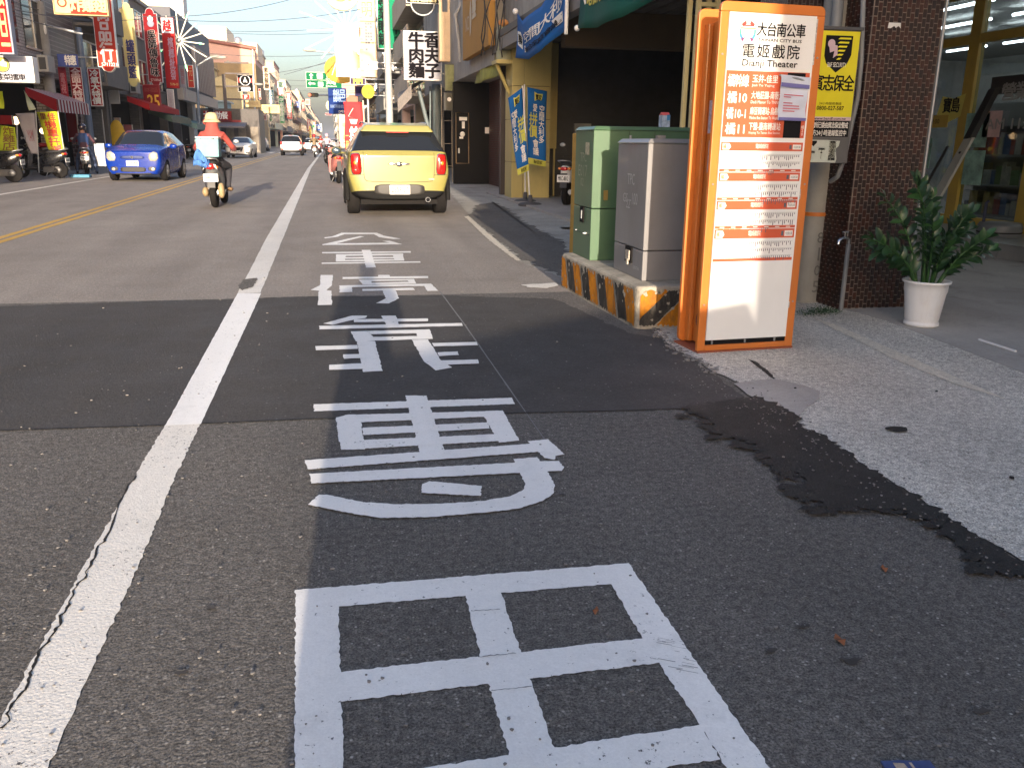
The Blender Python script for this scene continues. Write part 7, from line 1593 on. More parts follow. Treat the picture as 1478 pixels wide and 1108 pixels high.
mb = MB(); mb.box(.0, 0, 3.6, .35, L_, 4.3); mb.build('fascia', S('fascia_pale', 170, 160, 150), lF)
# tall cream building behind
y_ = 75; a = PY(203, -60, y_); b_ = PY(236, 22, y_); t = empty('tall_block', (b_.x, y_, 0), 0, 'tall cream and pale green block rising behind the dish sign', 'building'); mb = MB(); mb.box(-9, 0, 0, 0, 2.5, 21); mb.build('wall', S('block_cream', 226, 215, 178, rough=.8), t); mb = MB(); mb.box(-9, -.05, 15.5, 0, -.001, 16.6); mb.build('band', S('block_green', 195, 205, 180), t)
mb = MB(); mb.box(.001, 0, 0, 1.5, 2.0, PY(262, 40, y_).z+4); mb.build('white_wing', S('block_white', 225, 222, 215, rough=.8), t)
# pink gabled building beyond the gap, seen from its side wall
Yp = 118; gx0 = PY(285, 100, Yp).x; gx1 = PY(369, 100, Yp).x; zT0 = PY(285, 57, Yp).z; zT1 = PY(368, 72, Yp).z; zM = PY(330, 91, Yp).z
pk = empty('pink_building', (gx0, Yp, 0), 0, 'big pink side wall above bare grey concrete on the left', 'building'); w = gx1-gx0
mb = MB(); mb.prism([(0, zM), (w, zM), (w, zT1), (0, zT0)], 0, 16); mb.build('pink_wall', S('pink_wall', 200, 162, 148, rough=.85, var=.06, scale=.3), pk)
mb = MB(); mb.prism([(0, 0), (w, 0), (w, zM-.003), (0, zM-.003)], 0, 16); mb.build('bare_concrete_wall', S('bare_concrete', 150, 128, 92, rough=.9, var=.3, scale=.4, dirt=.5), pk)
mb = MB(); mb.tube([(-.1, -.15, zT0+.1), (w+.2, -.15, zT1+.1)], .22, 4); mb.build('roof_edge', S('rust_edge', 150, 95, 80), pk)
for (x0_, y0_, x1_, y1_) in ((303, 79, 315, 86), (327, 88, 331, 91)): a = pyr(x0_, y0_, x1_, y1_, Yp); mb = MB(); mb.box(a[0]-gx0, -.12, a[1], a[2]-gx0, -.001, a[3]); mb.build('window', S('window_grey', 165, 165, 150), pk)
a = pyr(305, 87, 315, 110, Yp); mb = MB(); mb.box(a[0]-gx0, -.1, a[1], a[2]-gx0, -.002, zM-.1); mb.build('grey_patch', S('patch_grey', 120, 102, 75), pk)
mb = MB(); mb.box(w*.02, 3, zT0-1.6, w*.50, 12, zT0+1.9); mb.build('roof_room', S('roofroom', 225, 210, 185, rough=.7), pk)
for k in range(6): mb = MB(); x_ = w*(.02+.09*k); mb.box(x_, 2.9, zT0-.5, x_+.15, 2.999, zT0+1.85); mb.build('roof_panel_rib', S('rib_white', 235, 228, 210), pk)
mb = MB(); mb.box(w*.5, 3, zT1-1, w*1.02, 12, zT1+1.1); mb.build('parapet', S('parapet', 228, 205, 175, rough=.7), pk)
mb = MB(); mb.tube([(w*.93, -.2, 1), (w*.97, -.2, zT1)], .12, 6); mb.build('drainpipe', GALV, pk)
# low sheds in the gap
def shed(px0, py0, px1, py1, Y, mat, rm, label, pitch=.0):
    a, b = PY(px0, py0, Y), PY(px1, py1, Y); t = empty('shed', (a.x, Y, 0), 0, label, 'shed'); w, h = b.x-a.x, a.z
    m = MB(); m.box(0, 0, 0, w, 6, h); m.build('wall', mat, t); m = MB(); m.prism([(-.3, h+.01), (w+.3, h+.01), (w+.3, h+.15), (w/2, h+.15+pitch), (-.3, h+.15)], -.4, 6); m.build('roof', rm, t)
    n = int(w/.9)
    for k in range(n): m = MB(); m.box(w*(k+.02)/n, -.03, .1, w*(k+.96)/n, -.001, h-.02); m.build('sheet_panel', mat, t)
    return t
shed(292, 124, 352, 160, 104, S('shed_beige', 190, 172, 130, rough=.8, var=.15), S('shed_roof', 200, 180, 130), 'beige sheet metal shed with a low gable in the gap', .9)
shed(296, 147, 326, 170, 96, S('shed_bluegrey', 150, 175, 182, rough=.7, var=.1), S('shed_roof2', 190, 200, 200), 'blue grey sheet shed just above the red buffet sign')
shed(292, 98, 306, 124, 110, S('shed_cream', 215, 195, 150), S('shed_roof3', 190, 165, 120), 'small cream upper shed left in the gap')
p = PY(320, 110, 93); t = empty('timber_frame', (p.x, 93, 0), 0, 'dark steel billboard frame with cross bars above the buffet sign', 'billboard frame')
mb = MB(); mb.box(0, 0, 0, .30, .3, p.z+.2); mb.build('post', M('rust_post', (.07, .05, .045)), t)
for z in (5.0, 6.2, 7.4, 8.4): mb = MB(); mb.box(.31, .05, z, 2.6, .15, z+.14); mb.build('cross_bar', M('rust_post', (0, 0, 0)), t)
# buffet shop
sign('shop_sign', 'wide dark red buffet sign with white characters above the grey awning', (293, 160), (334, 174), 86, S('sign_maroon', 140, 22, 28, rough=.4), S('sign_maroon2', 150, 60, 45), .8, [('大自助餐', (.0, .1, .88, .92), WPR, dict(off=.03))])
a = PY(293, 175, 86); b_ = PY(340, 182, 86); t = empty('awning', (a.x, 84.5, 0), 0, 'long grey awning under the red buffet sign', 'awning'); mb = MB(); w = b_.x-a.x+1; mb.hexa([(0, -1, b_.z-.2), (w, -1, b_.z-.2), (w, 2, a.z-.25), (0, 2, a.z-.25)], [(0, -1, b_.z-.05), (w, -1, b_.z-.05), (w, 2, a.z-.05), (0, 2, a.z-.05)]); mb.build('canvas', S('awn_slate', 105, 100, 105), t)
t = empty('buffet_shop', (a.x-1, 87.5, 0), 0, 'dark open buffet shop front behind the cream hat', 'shop'); mb = MB(); mb.box(0, 0, 0, w+2, 7, 4.0); mb.build('wall', M('dark_shop', (.07, .06, .055), var=.4), t)
for k in range(5): mb = MB(); mb.box(.6+k*1.1, -.05, .1, 1.3+k*1.1, -.001, 2.4); mb.build('door_panel', S('door_tan', 120, 110, 95, rough=.5, var=.3), t)
mb = MB(); mb.box(1.5, -.06, 2.5, 4.2, -.002, 3.0); mb.build('red_board', S('red_board', 150, 40, 40), t)

# ---- signs on the left, nearest first
SR = S('sign_red', 165, 28, 30, rough=.35, var=.05); SRD = S('sign_darkred', 128, 20, 28, rough=.35, var=.05); SRO = S('sign_scarlet', 190, 58, 42, rough=.35, var=.05); GLD = S('gold_print', 205, 185, 120)
def LYs(px_, X=-9.5): return LY(px_, 100, X)
sign('shop_sign', 'tall red sign cut by the left edge with gold characters in a grey frame', (-32, -60), (21, 79), 26.5, SR, S('frame_grey', 150, 155, 170), .3, [('發旦', (.5, .05, .88, .95), GLD, dict(vert=True, off=.03))], rim=.12)
def horse(t, w, h, fo):
    mb = MB(); mb.ring(w*.50, h*.66, .30*h*.88, .30*h, -.009, 30); mb.build('ring', S('ring_dark', 60, 60, 40), fo); mb = MB(); mb.disc(w*.50, h*.66, .30*h*.86, .30*h*.86, -.008, 30); e = mb.build('emblem', S('emblem_olive', 185, 178, 60), fo)
    mb = MB(); mb.poly([(w*.5-.02, h*.60), (w*.58, h*.58), (w*.58, h*.85), (w*.52, h*.85), (w*.50, h*.78), (w*.44, h*.74)], -.012); mb.build('emblem_head', WPR, e)
sign('shop_sign', 'white box sign with round olive horse emblem over black characters', (-45, 79), (51, 120), 27.3, S('sign_lavender', 205, 205, 215, rough=.35), WPR, .45, [('私家桂菜擂車', (.14, .08, .86, .32), BLT, dict(off=.03))], extra=horse)
sign('shop_sign', 'orange lit fried chicken sign with cream characters at the top left', (68, -60), (157, 24), 33, SRO, S('lit_cream', 240, 205, 150), .3, [('炸雞翅', (.32, .06, .97, .34), S('lit_cream', 0, 0, 0), dict(off=.05))], extra=lambda t, w, h, fo: (MB().rect(.05, .05, w*.31, h-.05, -.008).build('cream_field', S('lit_cream', 0, 0, 0), fo), MB().ring(w*.17, h*.22, w*.06, w*.09, -.012).build('ring_mark', SRO, fo)))
sign('shop_sign', 'orange and red lobed sign with a large white character and a phone number', (126, -40), (172, 105), 37, SRO, WPR, .22, [('商品行', (.22, .10, .80, .72), S('pale_print', 215, 195, 190), dict(vert=True, off=.045)), ('5711221', (.18, .062, .95, .10), WPR, dict(off=.02))], shape='lobed', bracket='L')
sign('shop_sign', 'cream lobed sign with dark blue characters', (171, 3), (203, 126), 45.5, S('sign_cream', 208, 192, 128, rough=.4, var=.1), S('cream_edge2', 190, 185, 150), .2, [('罐頭籃', (.25, .10, .80, .56), S('navy_print', 30, 28, 95), dict(vert=True, off=.05))], shape='lobed', bracket='L')
def bowl(t, w, h, fo):
    mb = MB(); mb.ball((w*.52, -.02, h*.80), (w*.24, .02, h*.045), 14, 8); mb.build('bowl', S('bowl_grey', 130, 130, 150), fo); mb = MB(); mb.ball((w*.52, -.03, h*.86), (w*.20, .02, h*.04), 12, 8); mb.build('steam', WPR, fo)
sign('shop_sign', 'dark red lobed sign with a bowl picture and black outlined characters', (204, 11), (236, 125), 52, SRD, S('silver_edge', 190, 185, 190), .2, [('吳師傳魯味', (.25, .12, .78, .72), S('pale_outline', 200, 190, 185), dict(vert=True, off=.08)), ('5718968', (.15, .065, .9, .10), S('pale_print', 0, 0, 0), dict(off=.01)), ('師傅老味道', (.82, .4, .95, .7), S('pink_print', 225, 120, 110), dict(vert=True))], shape='lobed', extra=lambda t, w, h, fo: (bowl(t, w, h, fo), MB().text('吳師傳魯味', .25*w, .12*h, .78*w, .72*h, -.014, vert=True, off=.03).build('lettering', BLT, fo)), bracket='L')
def betel(t, w, h, fo):
    mb = MB(); mb.rect(.03, h*.78, w-.03, h-.03, -.007); f2 = mb.build('white_field', S('sign_lavender', 0, 0, 0), fo); mb = MB(); mb.text('越', w*.15, h*.80, w*.75, h*.96, -.012, off=.05); mb.build('lettering', SR, f2)
sign('shop_sign', 'tall red sign topped by a white field with one red character', (231, 25), (259, 128), 56, SR, S('sign_edge_red', 150, 60, 60), .25, [('檳榔批發', (.42, .12, .82, .72), S('lilac_print', 165, 135, 160), dict(vert=True, off=.035)), ('SUN-10', (.3, .04, .95, .08), GLD, dict(off=.01))], extra=betel, bracket='L')
sign('shop_sign', 'dark red sign with large gold number twenty five above a red awning', (205, 122), (233, 159), 50, SRD, S('sign_edge_red', 0, 0, 0), .3, [('25', (.22, .05, .95, .62), S('gold_bright', 225, 175, 50), dict(off=.02)), ('飲料甜品', (.1, .7, .9, .88), S('dull_red_print', 150, 60, 50))])
sign('shop_sign', 'narrow weathered white sign below the tall red betel sign', (240, 129), (254, 171), 55, S('sign_dirtywhite', 175, 172, 175, rough=.6, var=.2), WPR, .1, [('冷飲水果', (.3, .1, .7, .9), S('faint_print', 150, 135, 140), dict(vert=True))])
sign('shop_sign', 'red hanging sheet sign with white characters left of the steel pole', (99, 97), (123, 154), 36.5, SRD, WPR, .05, [('全面大特價', (.15, .04, .88, .97), S('pale_print', 0, 0, 0), dict(vert=True, off=.04))], rim=.01)
sign('shop_sign', 'red hanging sheet sign with white frame right of the steel pole', (125, 98), (150, 154), 39.5, SR, WPR, .05, [('冷氣大特價', (.2, .05, .84, .95), WPR, dict(vert=True, off=.04))], rim=.07)
sign('shop_sign', 'faded dull red sheet sign beside the concrete pole', (83, 97), (99, 140), 36.0, S('sign_dullred', 160, 50, 60), S('sign_dullred', 0, 0, 0), .05, [('電視', (.2, .1, .8, .8), S('dull_pink', 195, 130, 135), dict(vert=True, off=.02))])
sign('cloth_sign', 'blue and white cloth banner tied beside the concrete pole', (82, 78), (114, 97), 35.5, S('cloth_bluewhite', 70, 85, 150, rough=.8), S('cloth_pink', 200, 160, 170), .03, [('特惠', (.35, .1, .9, .9), WPR, dict(off=.05))], cat='banner', rim=.0)
sign('shop_sign', 'small red and white sign at the foot of the light star', (269, 94), (281, 127), 63, SRO, WPR, .2, [('元一', (.3, .1, .8, .9), GLD, dict(vert=True))])
sign('shop_sign', 'grey painted board beside the small red and white sign', (258, 95), (270, 140), 60, S('sign_greyblue', 150, 145, 155, var=.4, scale=3), STEEL, .15, [('麵飯', (.2, .4, .8, .9), S('dullred2', 150, 60, 70), dict(vert=True))])
# yellow cloth banner leaning at the kerb
def leaning(name, label, quad, Y, mat, texts, pole=None, cat='banner'):
    P = [PY(x, y, Y) for x, y in quad]; t = empty(name, (P[3].x, Y, 0), 0, label, cat); P = [p-Vector((P[3].x, Y, 0)) for p in P] if False else [Vector((p.x-P[3].x, 0, p.z)) for p in P]
    q = lambda u, v, e=0: (lambda p: (p.x, -.03*math.sin(v*6+u*3)-e, p.z))(P[3].lerp(P[0], v).lerp(P[2].lerp(P[1], v), u))
    m = MB(); nx, nz = 6, 14; m.add([q(i/nx, j/nz) for j in range(nz+1) for i in range(nx+1)], [(j*(nx+1)+i, j*(nx+1)+i+1, (j+1)*(nx+1)+i+1, (j+1)*(nx+1)+i) for j in range(nz) for i in range(nx)], True); o = m.build('flag_cloth', mat, t); s = o.modifiers.new('s', 'SOLIDIFY'); s.thickness = .005
    for (s_, bx_, mt, kw) in texts: m = MB(); m.text(s_, *bx_, fn=lambda u, v: q(u, v, .02), **kw); m.build('lettering', mt, o)
    if pole: m = MB(); a_, b__ = PY(*pole[0], Y), PY(*pole[1], Y); off = PY(*quad[3], Y).x; m.tube([(a_.x-off, .03, a_.z), (b__.x-off, .03, max(.0, b__.z))], .02, 6); m.build('pole', GALV, t)
    return t
RPR = S('red_orange_print', 205, 60, 40)
leaning('cloth_banner', 'bright yellow cloth banner with red characters leaning over the parked scooters', [(53, 162), (82, 161), (95, 226), (72, 222)], 31.0, S('neon_yellow', 205, 210, 40, rough=.6, var=.05), [('佳', (.5, .80, .9, .97), RPR, dict(off=.04)), ('機車托運', (.22, .02, .85, .80), RPR, dict(vert=True, off=.045)), ('里', (.1, .82, .42, .97), S('dark_orange', 120, 60, 30), dict(off=.04))], ((83, 160), (97, 250)))
leaning('cloth_banner', 'lime cloth banner of the fried chicken shop with red characters at the left edge', [(0, 181), (22, 184), (25, 218), (0, 218)], 29.5, S('lime_cloth', 185, 200, 50, rough=.6), [('炸雞店', (.2, .02, .9, .98), S('dark_orange2', 130, 90, 30), dict(vert=True, off=.03))], ((24, 180), (26, 250)))
leaning('cloth_banner', 'grey white cloth banner hanging crooked left of the yellow banner', [(22, 164), (50, 163), (54, 222), (45, 222)], 30.2, S('grey_cloth', 165, 160, 165, rough=.7, var=.1), [('YAMI', (.3, .3, .8, .6), S('dullred2', 0, 0, 0), {})], ((51, 160), (56, 250)))
leaning('cloth_banner', 'small pale triangular pennant above the grey white banner', [(34, 130), (38, 135), (52, 158), (42, 160)], 30.0, S('pale_greencloth', 190, 195, 165), [], None)
leaning('cloth_banner', 'neon green sheet hanging at the left edge below the white box sign', [(-6, 132), (4, 132), (6, 157), (-6, 157)], 28.5, S('lime_cloth', 0, 0, 0), [], None)
# striped awning, red awning, green awnings
def awn(px0, py0, px1, py1, label, mats, n, X=-9.6, out=1.3, drop=.35):
    a, b = PX(px0, py0, X), PX(px1, py1, X); t = empty('awning', (X, a.y, 0), 0, label, 'awning'); L_ = b.y-a.y; z = (a.z+b.z)/2
    for k in range(n):
        m = MB(); y0_, y1_ = L_*k/n, L_*(k+1)/n-.002; m.add([(0, y0_, z+.35), (0, y1_, z+.35), (out, y1_, z), (out, y0_, z), (out+.01, y0_, z-drop), (out+.01, y1_, z-drop), (0, y0_, z+.30), (0, y1_, z+.30)], [(0, 3, 2, 1), (3, 4, 5, 2), (6, 7, 2, 3)]); m.build('awning_strip', mats[k % len(mats)], t)
    m = MB(); m.add([(0, 0, z+.35), (out, 0, z), (out, 0, z-drop), (0, 0, z+.1)], [(0, 1, 2, 3)]); m.build('awning_end', mats[0], t); return t
WAW = S('awn_white', 200, 190, 185, rough=.8)
awn(38, 142, 90, 150, 'red and white striped awning under the white box sign', [SRD, WAW], 22, X=-9.7, out=.9, drop=.4)
awn(184, 150, 232, 158, 'plain red awning below the cream lobed sign', [SR], 4, out=1.0, drop=.3)
awn(214, 165, 246, 172, 'dark green awning left of the slatted building', [S('awn_green', 45, 75, 62)], 4, out=1.2)
awn(250, 176, 290, 184, 'pale teal awning under the slatted building', [S('awn_teal', 90, 125, 125)], 5, out=1.4)
# shop front things behind the scooters
t = empty('shop_lamps', (-9.9, 31.5, 0), 0, 'warm lit lamps inside the fried chicken stall at left', 'lamp'); m = MB(); m.ball((0, 0, 1.75), .13, 10, 6); m.ball((.3, 1.6, 1.45), .10, 10, 6); m.build('lamp_bulb', M('warm_lamp', (1, .62, .3), emit=2.2), t)
for (x0_, y0_, x1_, y1_, Y, mat, lab) in ((93, 150, 114, 205, 37.2, SRD, 'tall dark red shop board behind the steel pole'), (131, 158, 153, 225, 41, GT, 'grey roller shutter between the steel pole and the blue car'), (165, 170, 177, 215, 44, S('poster_wall', 150, 130, 120, var=.6, scale=4), 'wall of posters above the blue car'), (-20, 166, 18, 180, 30, SRD, 'small maroon stall board at the left edge'), (5, 222, 24, 240, 29.6, S('pinkwhite', 190, 160, 175, var=.3, scale=4), 'pink and white cool box in front of the stall'),
                                    (137, 207, 152, 240, 34, S('white_sheet', 170, 172, 175), 'white sheet hanging beside the person in the blue vest'), (178, 180, 191, 193, 46, S('dull_red_frame', 130, 60, 65), 'small red notice board above the blue car roof'), (155, 102, 172, 150, 43, S('plaster_white', 175, 180, 182), 'blank pale board below the orange lobed sign')):
    a = PY(x0_, y0_, Y); b = PY(x1_, y1_, Y); t = empty('shop_board', (a.x, Y, 0), 0, lab, 'board'); w = b.x-a.x; m = MB(); m.box(0, 0, max(0, b.z), w, .1, a.z); m.build('board', mat, t); m = MB(); m.box(-.03, -.01, max(0, b.z)-.0, 0-.001, .11, a.z); m.box(w+.001, -.01, max(0, b.z), w+.03, .11, a.z); m.build('frame', STEEL, t)
mb = MB(); mb.ball((0, 0, 0), (.35, .08, .75), 14, 10); p = PY(169, 190, 43.9); tag(mb.build('yellow_mascot_board', S('mascot_yellow', 215, 175, 40), loc=(p.x, 43.9, 1.3)), 'yellow oval cut out board behind the blue car', 'board')
# poles
t = empty('utility_pole', (PY(85, 230, 35).x, 35, 0), 0, 'round concrete utility pole with a wire bracket at the left', 'utility pole')
topx = PY(69, 3, 35)
mb = MB(); mb.tube([(0, 0, 0), (0, 0, topx.z)], [.2, .17], 14); mb.build('shaft', CONC, t); mb = MB(); mb.ball((.1, -.1, topx.z-.9), (.06, .06, .22), 8, 6); mb.build('insulator', WPR, t); mb = MB(); mb.tube([(-1.3, 0, topx.z-.5), (1.3, 0, topx.z-1.0)], .05, 6); mb.build('cross_arm', GALV, t)
for (pxb, pyb, Y, pt, H, r, lab) in ((133, 215, 37.5, 0, 9, .13, 'blue grey steel pole between the two red sheet signs'),):
    p = PY(pxb, pyb, Y); t = empty('steel_pole', (p.x, Y, 0), 0, lab, 'pole'); mb = MB(); mb.tube([(0, 0, 0), (0, 0, PY(110, 40, Y).z)], [r, r*.85], 12); mb.build('shaft', S('pole_bluegrey', 105, 120, 140, rough=.45), t)
def lamp_post(pxb, Y, arm_px, tip_px, lab):
    b = PY(pxb, 200, Y); a = PY(*arm_px, Y); c_ = PY(*tip_px, Y); t = empty('street_light', (b.x, Y, 0), 0, lab, 'street light')
    m = MB(); m.tube([(0, 0, 0), (a.x-b.x, 0, a.z)], [.13, .07], 10); m.build('pole', S('pole_bluegrey', 0, 0, 0), t)
    m = MB(); m.tube([(a.x-b.x, 0, a.z), ((a.x+c_.x)/2-b.x, 0, (a.z+2*c_.z)/3+.15), (c_.x-b.x-.7, 0, c_.z)], .055, 8); m.build('arm', GALV, t); m = MB(); m.ball((c_.x-b.x-.35, 0, c_.z), (.5, .18, .12), 12, 6); m.build('lamp_head', S('lamp_grey', 175, 170, 160), t)
lamp_post(287, 62, (284, 95), (324, 83), 'street light with curved arm in front of the pink wall')
lamp_post(351, 100, (372, 128), (388, 122), 'farther street light beside the supermarket sign') if False else lamp_post(352, 100, (352, 128), (378, 122), 'farther street light beside the blue supermarket sign')
lamp_post(545, 70, (545, 97), (454, 73), 'street light reaching from the right over the road')
star('light_star', 'star of cream and green light tubes beside the tall red sign on the left', (258, 59), 57, 1.75, 16, 90, -270, LTB, -1.6)
# supermarket sign
def coop(t, w, h, fo):
    mb = MB(); mb.rect(.04, h*.36, w-.04, h-.04, -.007); mb.build('violet_field', S('coop_violet', 88, 84, 150), fo); mb = MB(); mb.rect(.04, h*.55, w-.04, h*.80, -.009); mb.build('red_band', S('coop_red', 220, 60, 50), fo)
    mb = MB(); mb.ring(w/2, h*.68, w*.30, w*.34, -.014, 28); mb.poly([(w*.5, h*.88), (w*.36, h*.56), (w*.46, h*.56), (w*.5, h*.68), (w*.54, h*.56), (w*.64, h*.56)], -.014); mb.text('全聯', w*.2, h*.05, w*.8, h*.30, -.010, off=.05); mb.build('white_mark', WPR, fo); mb = MB(); mb.disc(w/2, h*.68, w*.30, w*.27, -.012, 26); mb.build('violet_disc', S('coop_violet', 0, 0, 0), fo)
sign('supermarket_sign', 'square violet and red supermarket sign with white triangle mark on the left', (342, 108), (366, 133), 98, S('coop_violet', 0, 0, 0), WPR, .4, extra=coop)
sign('parking_sign', 'small red sign with white letter under the supermarket sign', (349, 136), (361, 145), 99, SRO, WPR, .2, [('P', (.3, .1, .7, .9), WPR, dict(off=.03))])
sign('supermarket_sign', 'low violet board below the supermarket sign', (352, 173), (361, 184), 100, S('coop_violet', 0, 0, 0), WPR, .2, [('全聯', (.1, .3, .9, .8), WPR)])
# green direction sign and traffic light over the road
def arrows(t, w, h, fo):
    mb = MB(); mb.rect(.04, h*.49, w-.04, h*.51, -.012); mb.poly([(w*.13, h*.58), (w*.17, h*.58), (w*.17, h*.78), (w*.21, h*.78), (w*.15, h*.92), (w*.09, h*.78), (w*.13, h*.78)], -.012); mb.poly([(w*.05, h*.27), (w*.12, h*.14), (w*.12, h*.23), (w*.25, h*.23), (w*.25, h*.31), (w*.12, h*.31), (w*.12, h*.40)], -.012)
    mb.rect(w*.31, h*.60, w*.47, h*.90, -.012); mb.rect(w*.33, h*.10, w*.47, h*.38, -.012); mb.build('white_marks', WPR, fo); mb = MB(); mb.text('19', w*.34, h*.66, w*.44, h*.84, -.016); mb.text('84', w*.35, h*.15, w*.45, h*.33, -.016); mb.build('road_number', SR, fo)
sign('direction_sign', 'green road direction sign with white arrows hanging over the road', (441, 104), (494, 128), 90, S('sign_roadgreen', 0, 105, 66, rough=.4), WPR, .1, [('官田', (.56, .70, .82, .93), WPR, dict(off=.03)), ('Guantian', (.54, .55, .95, .66), WPR, dict(off=.01)), ('大屯', (.56, .24, .82, .46), WPR, dict(off=.03)), ('Datun', (.54, .08, .85, .20), WPR, dict(off=.01))], extra=arrows)
p = PY(494, 112, 90.3); tag(MB().tube([(0, 0, 0), (0, 0, 0), (0, 0, 0)], .1).build('x', GALV), '') if False else None
mb = MB(); a = PY(441, 116, 90.3); b = PY(560, 112, 90.3); mb.tube([a-Vector((-.5, 0, 0)), b], .09, 8); mb.tube([b, (b.x, b.y, 0)], .16, 10); tag(mb.build('gantry', GALV), 'grey gantry arm holding the green direction sign', 'gantry')
a = PY(444, 134, 95); b = PY(460, 140.5, 95); t = empty('traffic_light', (a.x, 95, b.z), 0, 'horizontal traffic light showing red over the road', 'traffic light'); w, h = b.x-a.x, a.z-b.z
mb = MB(); mb.prism(rrect(0, 0, w, h, h*.4), 0, .3); mb.build('housing', M('tl_housing', (.05, .045, .04)), t)
for k, (mt) in enumerate((M('lit_red', (.9, .12, .06), emit=1.2), M('off_amber', (.12, .08, .03)), M('off_green', (.05, .07, .05)))): mb = MB(); mb.disc(w*(.18+.32*k), h/2, h*.34, h*.34, -.01, 18); mb.build('lens', mt, t)
mb = MB(); mb.tube([(w, .2, h/2), (w+8.5, .2, h/2+.3), (w+8.6, .2, -b.z)], .09, 8); mb.build('mast_arm', GALV, t)

# ---- far left: narrow fronts, each its own house, with their signs
rn = random.Random(12); FW = [S('far_wall_%d' % i, *c_, rough=.85, var=.12, scale=.5) for i, c_ in enumerate(((215, 190, 150), (190, 195, 175), (225, 175, 150), (170, 165, 160), (225, 210, 180), (180, 140, 115)))]
fars = [(134, 150, 13.5), (150.5, 172, 12), (172.5, 190, 15), (190.5, 215, 12.5), (215.5, 245, 14.5), (245.5, 290, 13.5), (291, 360, 16), (361, 450, 15), (451, 620, 17), (621, 900, 18)]
kinds = ['narrow grey house right of the pink wall', 'cream house beyond the supermarket sign', 'pale green topped house far on the left', 'brown fronted house behind the green and red signs', 'tall cream house far on the left', 'far house with a pink front on the left', 'far peach block on the left', 'farther tan block on the left', 'distant cream block near the end of the street', 'last hazy block at the end of the street']
for i, (a_, b_, h_) in enumerate(fars): row_house(a_, b_, h_, FW[i % 6], 'L', kinds[i], -9.6+.004*(a_-130)*0 + (.7 if i > 5 else 0), floors=3, seed=50+i, depth=10, bal=(i % 2 == 1))
FS = [((379, 96), (390, 130), 'tall cream sign with dark characters on a far left house', CRM, '素食餐廳', BLT), ((388, 130), (396, 152), 'teal blue far sign on the left', S('fs_teal', 30, 125, 150), '台新', WPR), ((400, 118), (410, 127), 'pale green small sign above the red one', S('fs_palegreen', 200, 220, 190), '富', S('deep_green', 0, 0, 0)), ((400, 127), (411, 138), 'small scarlet sign under the pale green one', SRO, '壽司', WPR), ((402, 139), (411, 178), 'tall green far sign with white characters', S('fs_green', 30, 140, 70), '中華郵政局', WPR),
      ((412, 133), (422, 172), 'tall scarlet far sign right of the green one', SRO, '牙醫診所', WPR), ((372, 132), (379, 158), 'cream rounded far sign beside the teal one', CRM, '眼鏡', S('tan_pattern', 0, 0, 0)), ((383, 152), (390, 176), 'purple far sign low on the left', S('fs_purple', 80, 70, 130), '美髮', WPR), ((391, 153), (397, 176), 'cyan far sign low on the left', S('fs_cyan', 40, 140, 160), '藥局', WPR), ((384, 177), (395, 188), 'dull red square sign with white characters low on the left', S('fs_dullred', 150, 40, 50), '當舖', WPR),
      ((443, 172), (448, 190), 'small red far sign near the end of the street', SRO, '茶', WPR), ((452, 175), (456, 190), 'tiny orange sign near the end of the street', S('fs_orange', 225, 110, 60), '飯', WPR), ((430, 150), (437, 180), 'pale pink far sign', S('fs_pink', 225, 170, 160), '書局', SR), ((476, 181), (470, 184), '', None, '', None)]
for i, (tl, br, lab, mat, s_, tm) in enumerate(FS):
    if mat is None: continue
    sign('shop_sign', lab, tl, br, 120+i*9 if i < 10 else 230+i*12, mat, WPR, .3, [(s_, (.15, .05, .85, .95), tm, dict(vert=(br[1]-tl[1]) > (br[0]-tl[0])*1.2, off=.03))])
for (tl, br, lab) in (((349, 145), (376, 155), 'long pale board across the far left shop fronts'), ((376, 151), (404, 164), 'wide cream shop board lit by the sun on the left')):
    sign('shop_board', lab, tl, br, 106 if tl[0] < 360 else 122, S('board_cream', 232, 208, 150, rough=.5), S('board_cream', 0, 0, 0), .3, [('平價商場百貨', (.1, .3, .9, .8), S('tan_pattern', 0, 0, 0))], cat='board')
sign('round_sign', 'pale round sign far on the right beside the pink house', (470, 145), (483, 160), 110, S('fs_paleyellow', 225, 225, 160), WPR, .3, shape='round', bracket='R')
sign('shop_sign', 'tiny red board in front of the pale round sign', (469, 163), (479, 167), 130, S('dull_red_frame', 0, 0, 0), STEEL, .2, bracket='R')
# more small signs crowding the far left fronts
rn = random.Random(31); cols_ = [('red', SRO), ('white', WPR), ('blue', S('fs_blue', 40, 80, 160)), ('green', _mats['fs_green']), ('yellow', S('fs_yellow', 225, 190, 70)), ('pink', _mats['fs_pink'])]
words = '茶飯藥屋車花麵衣金米魚書'
for i in range(18):
    row = i // 6; k = i % 6; X0 = 373+ i*5.2; y0_ = 128 + (i*37 % 40) + max(0, (X0-400))*.35; hgt = (16, 9, 22)[i % 3]; cn, cm_ = cols_[(i*5) % 6]
    sign('shop_sign', '%s %s sign %s among the far left shop fronts' % (('upright', 'small flat', 'tall narrow')[i % 3], cn, ('nearer to us', 'midway', 'farthest')[row]), (X0, y0_), (X0+(4, 7, 4)[i % 3], y0_+hgt), 112+i*14, cm_, WPR, .25, [(words[i % 12], (.15, .2, .85, .8), BLT if cn in ('white', 'yellow', 'pink') else WPR)])
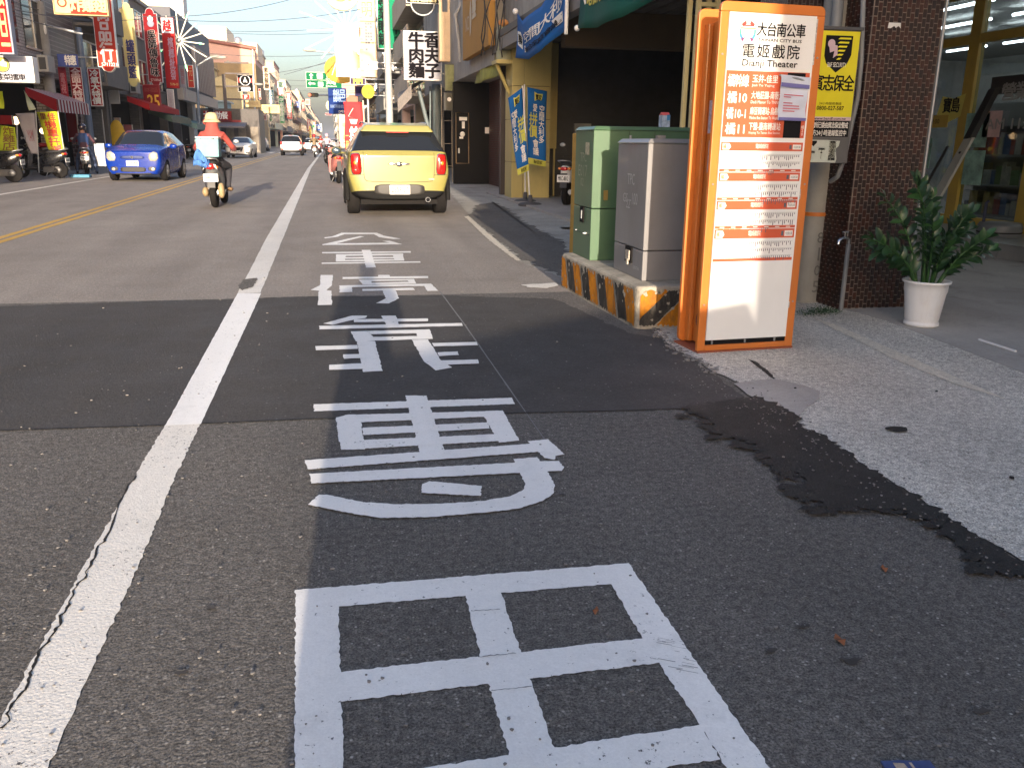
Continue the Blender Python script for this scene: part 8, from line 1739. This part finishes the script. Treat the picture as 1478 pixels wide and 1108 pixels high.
# wires across the sky
def wire(p0, p1, Y0, Y1, sag, lab, r=.018):
    r *= .7
    a, b = PY(*p0, Y0), PY(*p1, Y1); P = [a.lerp(b, k/16)-Vector((0, 0, sag*4*(k/16)*(1-k/16))) for k in range(17)]
    tag(MB().tube(P, r, 5).build('overhead_wire', M('wire_grey', (.06, .065, .08), rough=.6)), lab, 'wire', 'overhead wires across the street')
for k, (p0, p1, y, s_) in enumerate((((200, 24), (418, 0), 45, .25), ((240, 28), (520, 14), 48, .3), ((280, 43), (480, 41), 60, .15), ((282, 45), (480, 48), 64, .15), ((285, 76), (480, 79), 70, .2), ((410, 108), (545, 60), 85, .2), ((380, 108), (520, 78), 90, .2), ((415, 116), (560, 113), 110, .2), ((420, 124), (560, 120), 125, .2), ((430, 131), (560, 127), 150, .3))):
    wire(p0, p1, y, y, s_, ('topmost thin wire crossing the sky, rising to the right', 'second wire from the top, running up to the round cream sign', 'upper wire of the close pair above the pink building', 'lower wire of the close pair above the pink building', 'thin wire crossing the front of the pink wall to the round cream sign', 'steep wire rising to the right above the green direction sign', 'steep wire left of the street light head on the right', 'wire passing just above the traffic light', 'wire passing behind the green direction sign', 'lowest thin wire, just above the red traffic light')[k], .022 if y < 80 else .03)
for k, (p0, p1) in enumerate((((0, -5), (160, 33)), ((0, 10), (200, 28)), ((20, 22), (178, 52)))):
    wire(p0, p1, 31, 46, .2, ('upper wire running past the fried chicken sign', 'middle wire running past the signs on the left', 'lower wire running past the signs on the left')[k], .02)

# ------------------------------------------------------------------ the air: one box of thin haze round the whole street
hz = bpy.data.materials.new('haze'); hz.use_nodes = True; hn = hz.node_tree; hn.nodes.clear()
ho = hn.nodes.new('ShaderNodeOutputMaterial'); hv = hn.nodes.new('ShaderNodeVolumePrincipled'); hv.inputs['Color'].default_value = (.86, .9, 1, 1); hv.inputs['Density'].default_value = HAZE; hv.inputs['Anisotropy'].default_value = 0.2
hn.links.new(hv.outputs[0], ho.inputs['Volume'])
mb = MB(); mb.box(-950, -200, -1.2, 950, 2600, 27); o = mb.build('haze', hz); tag(o, kind='stuff')
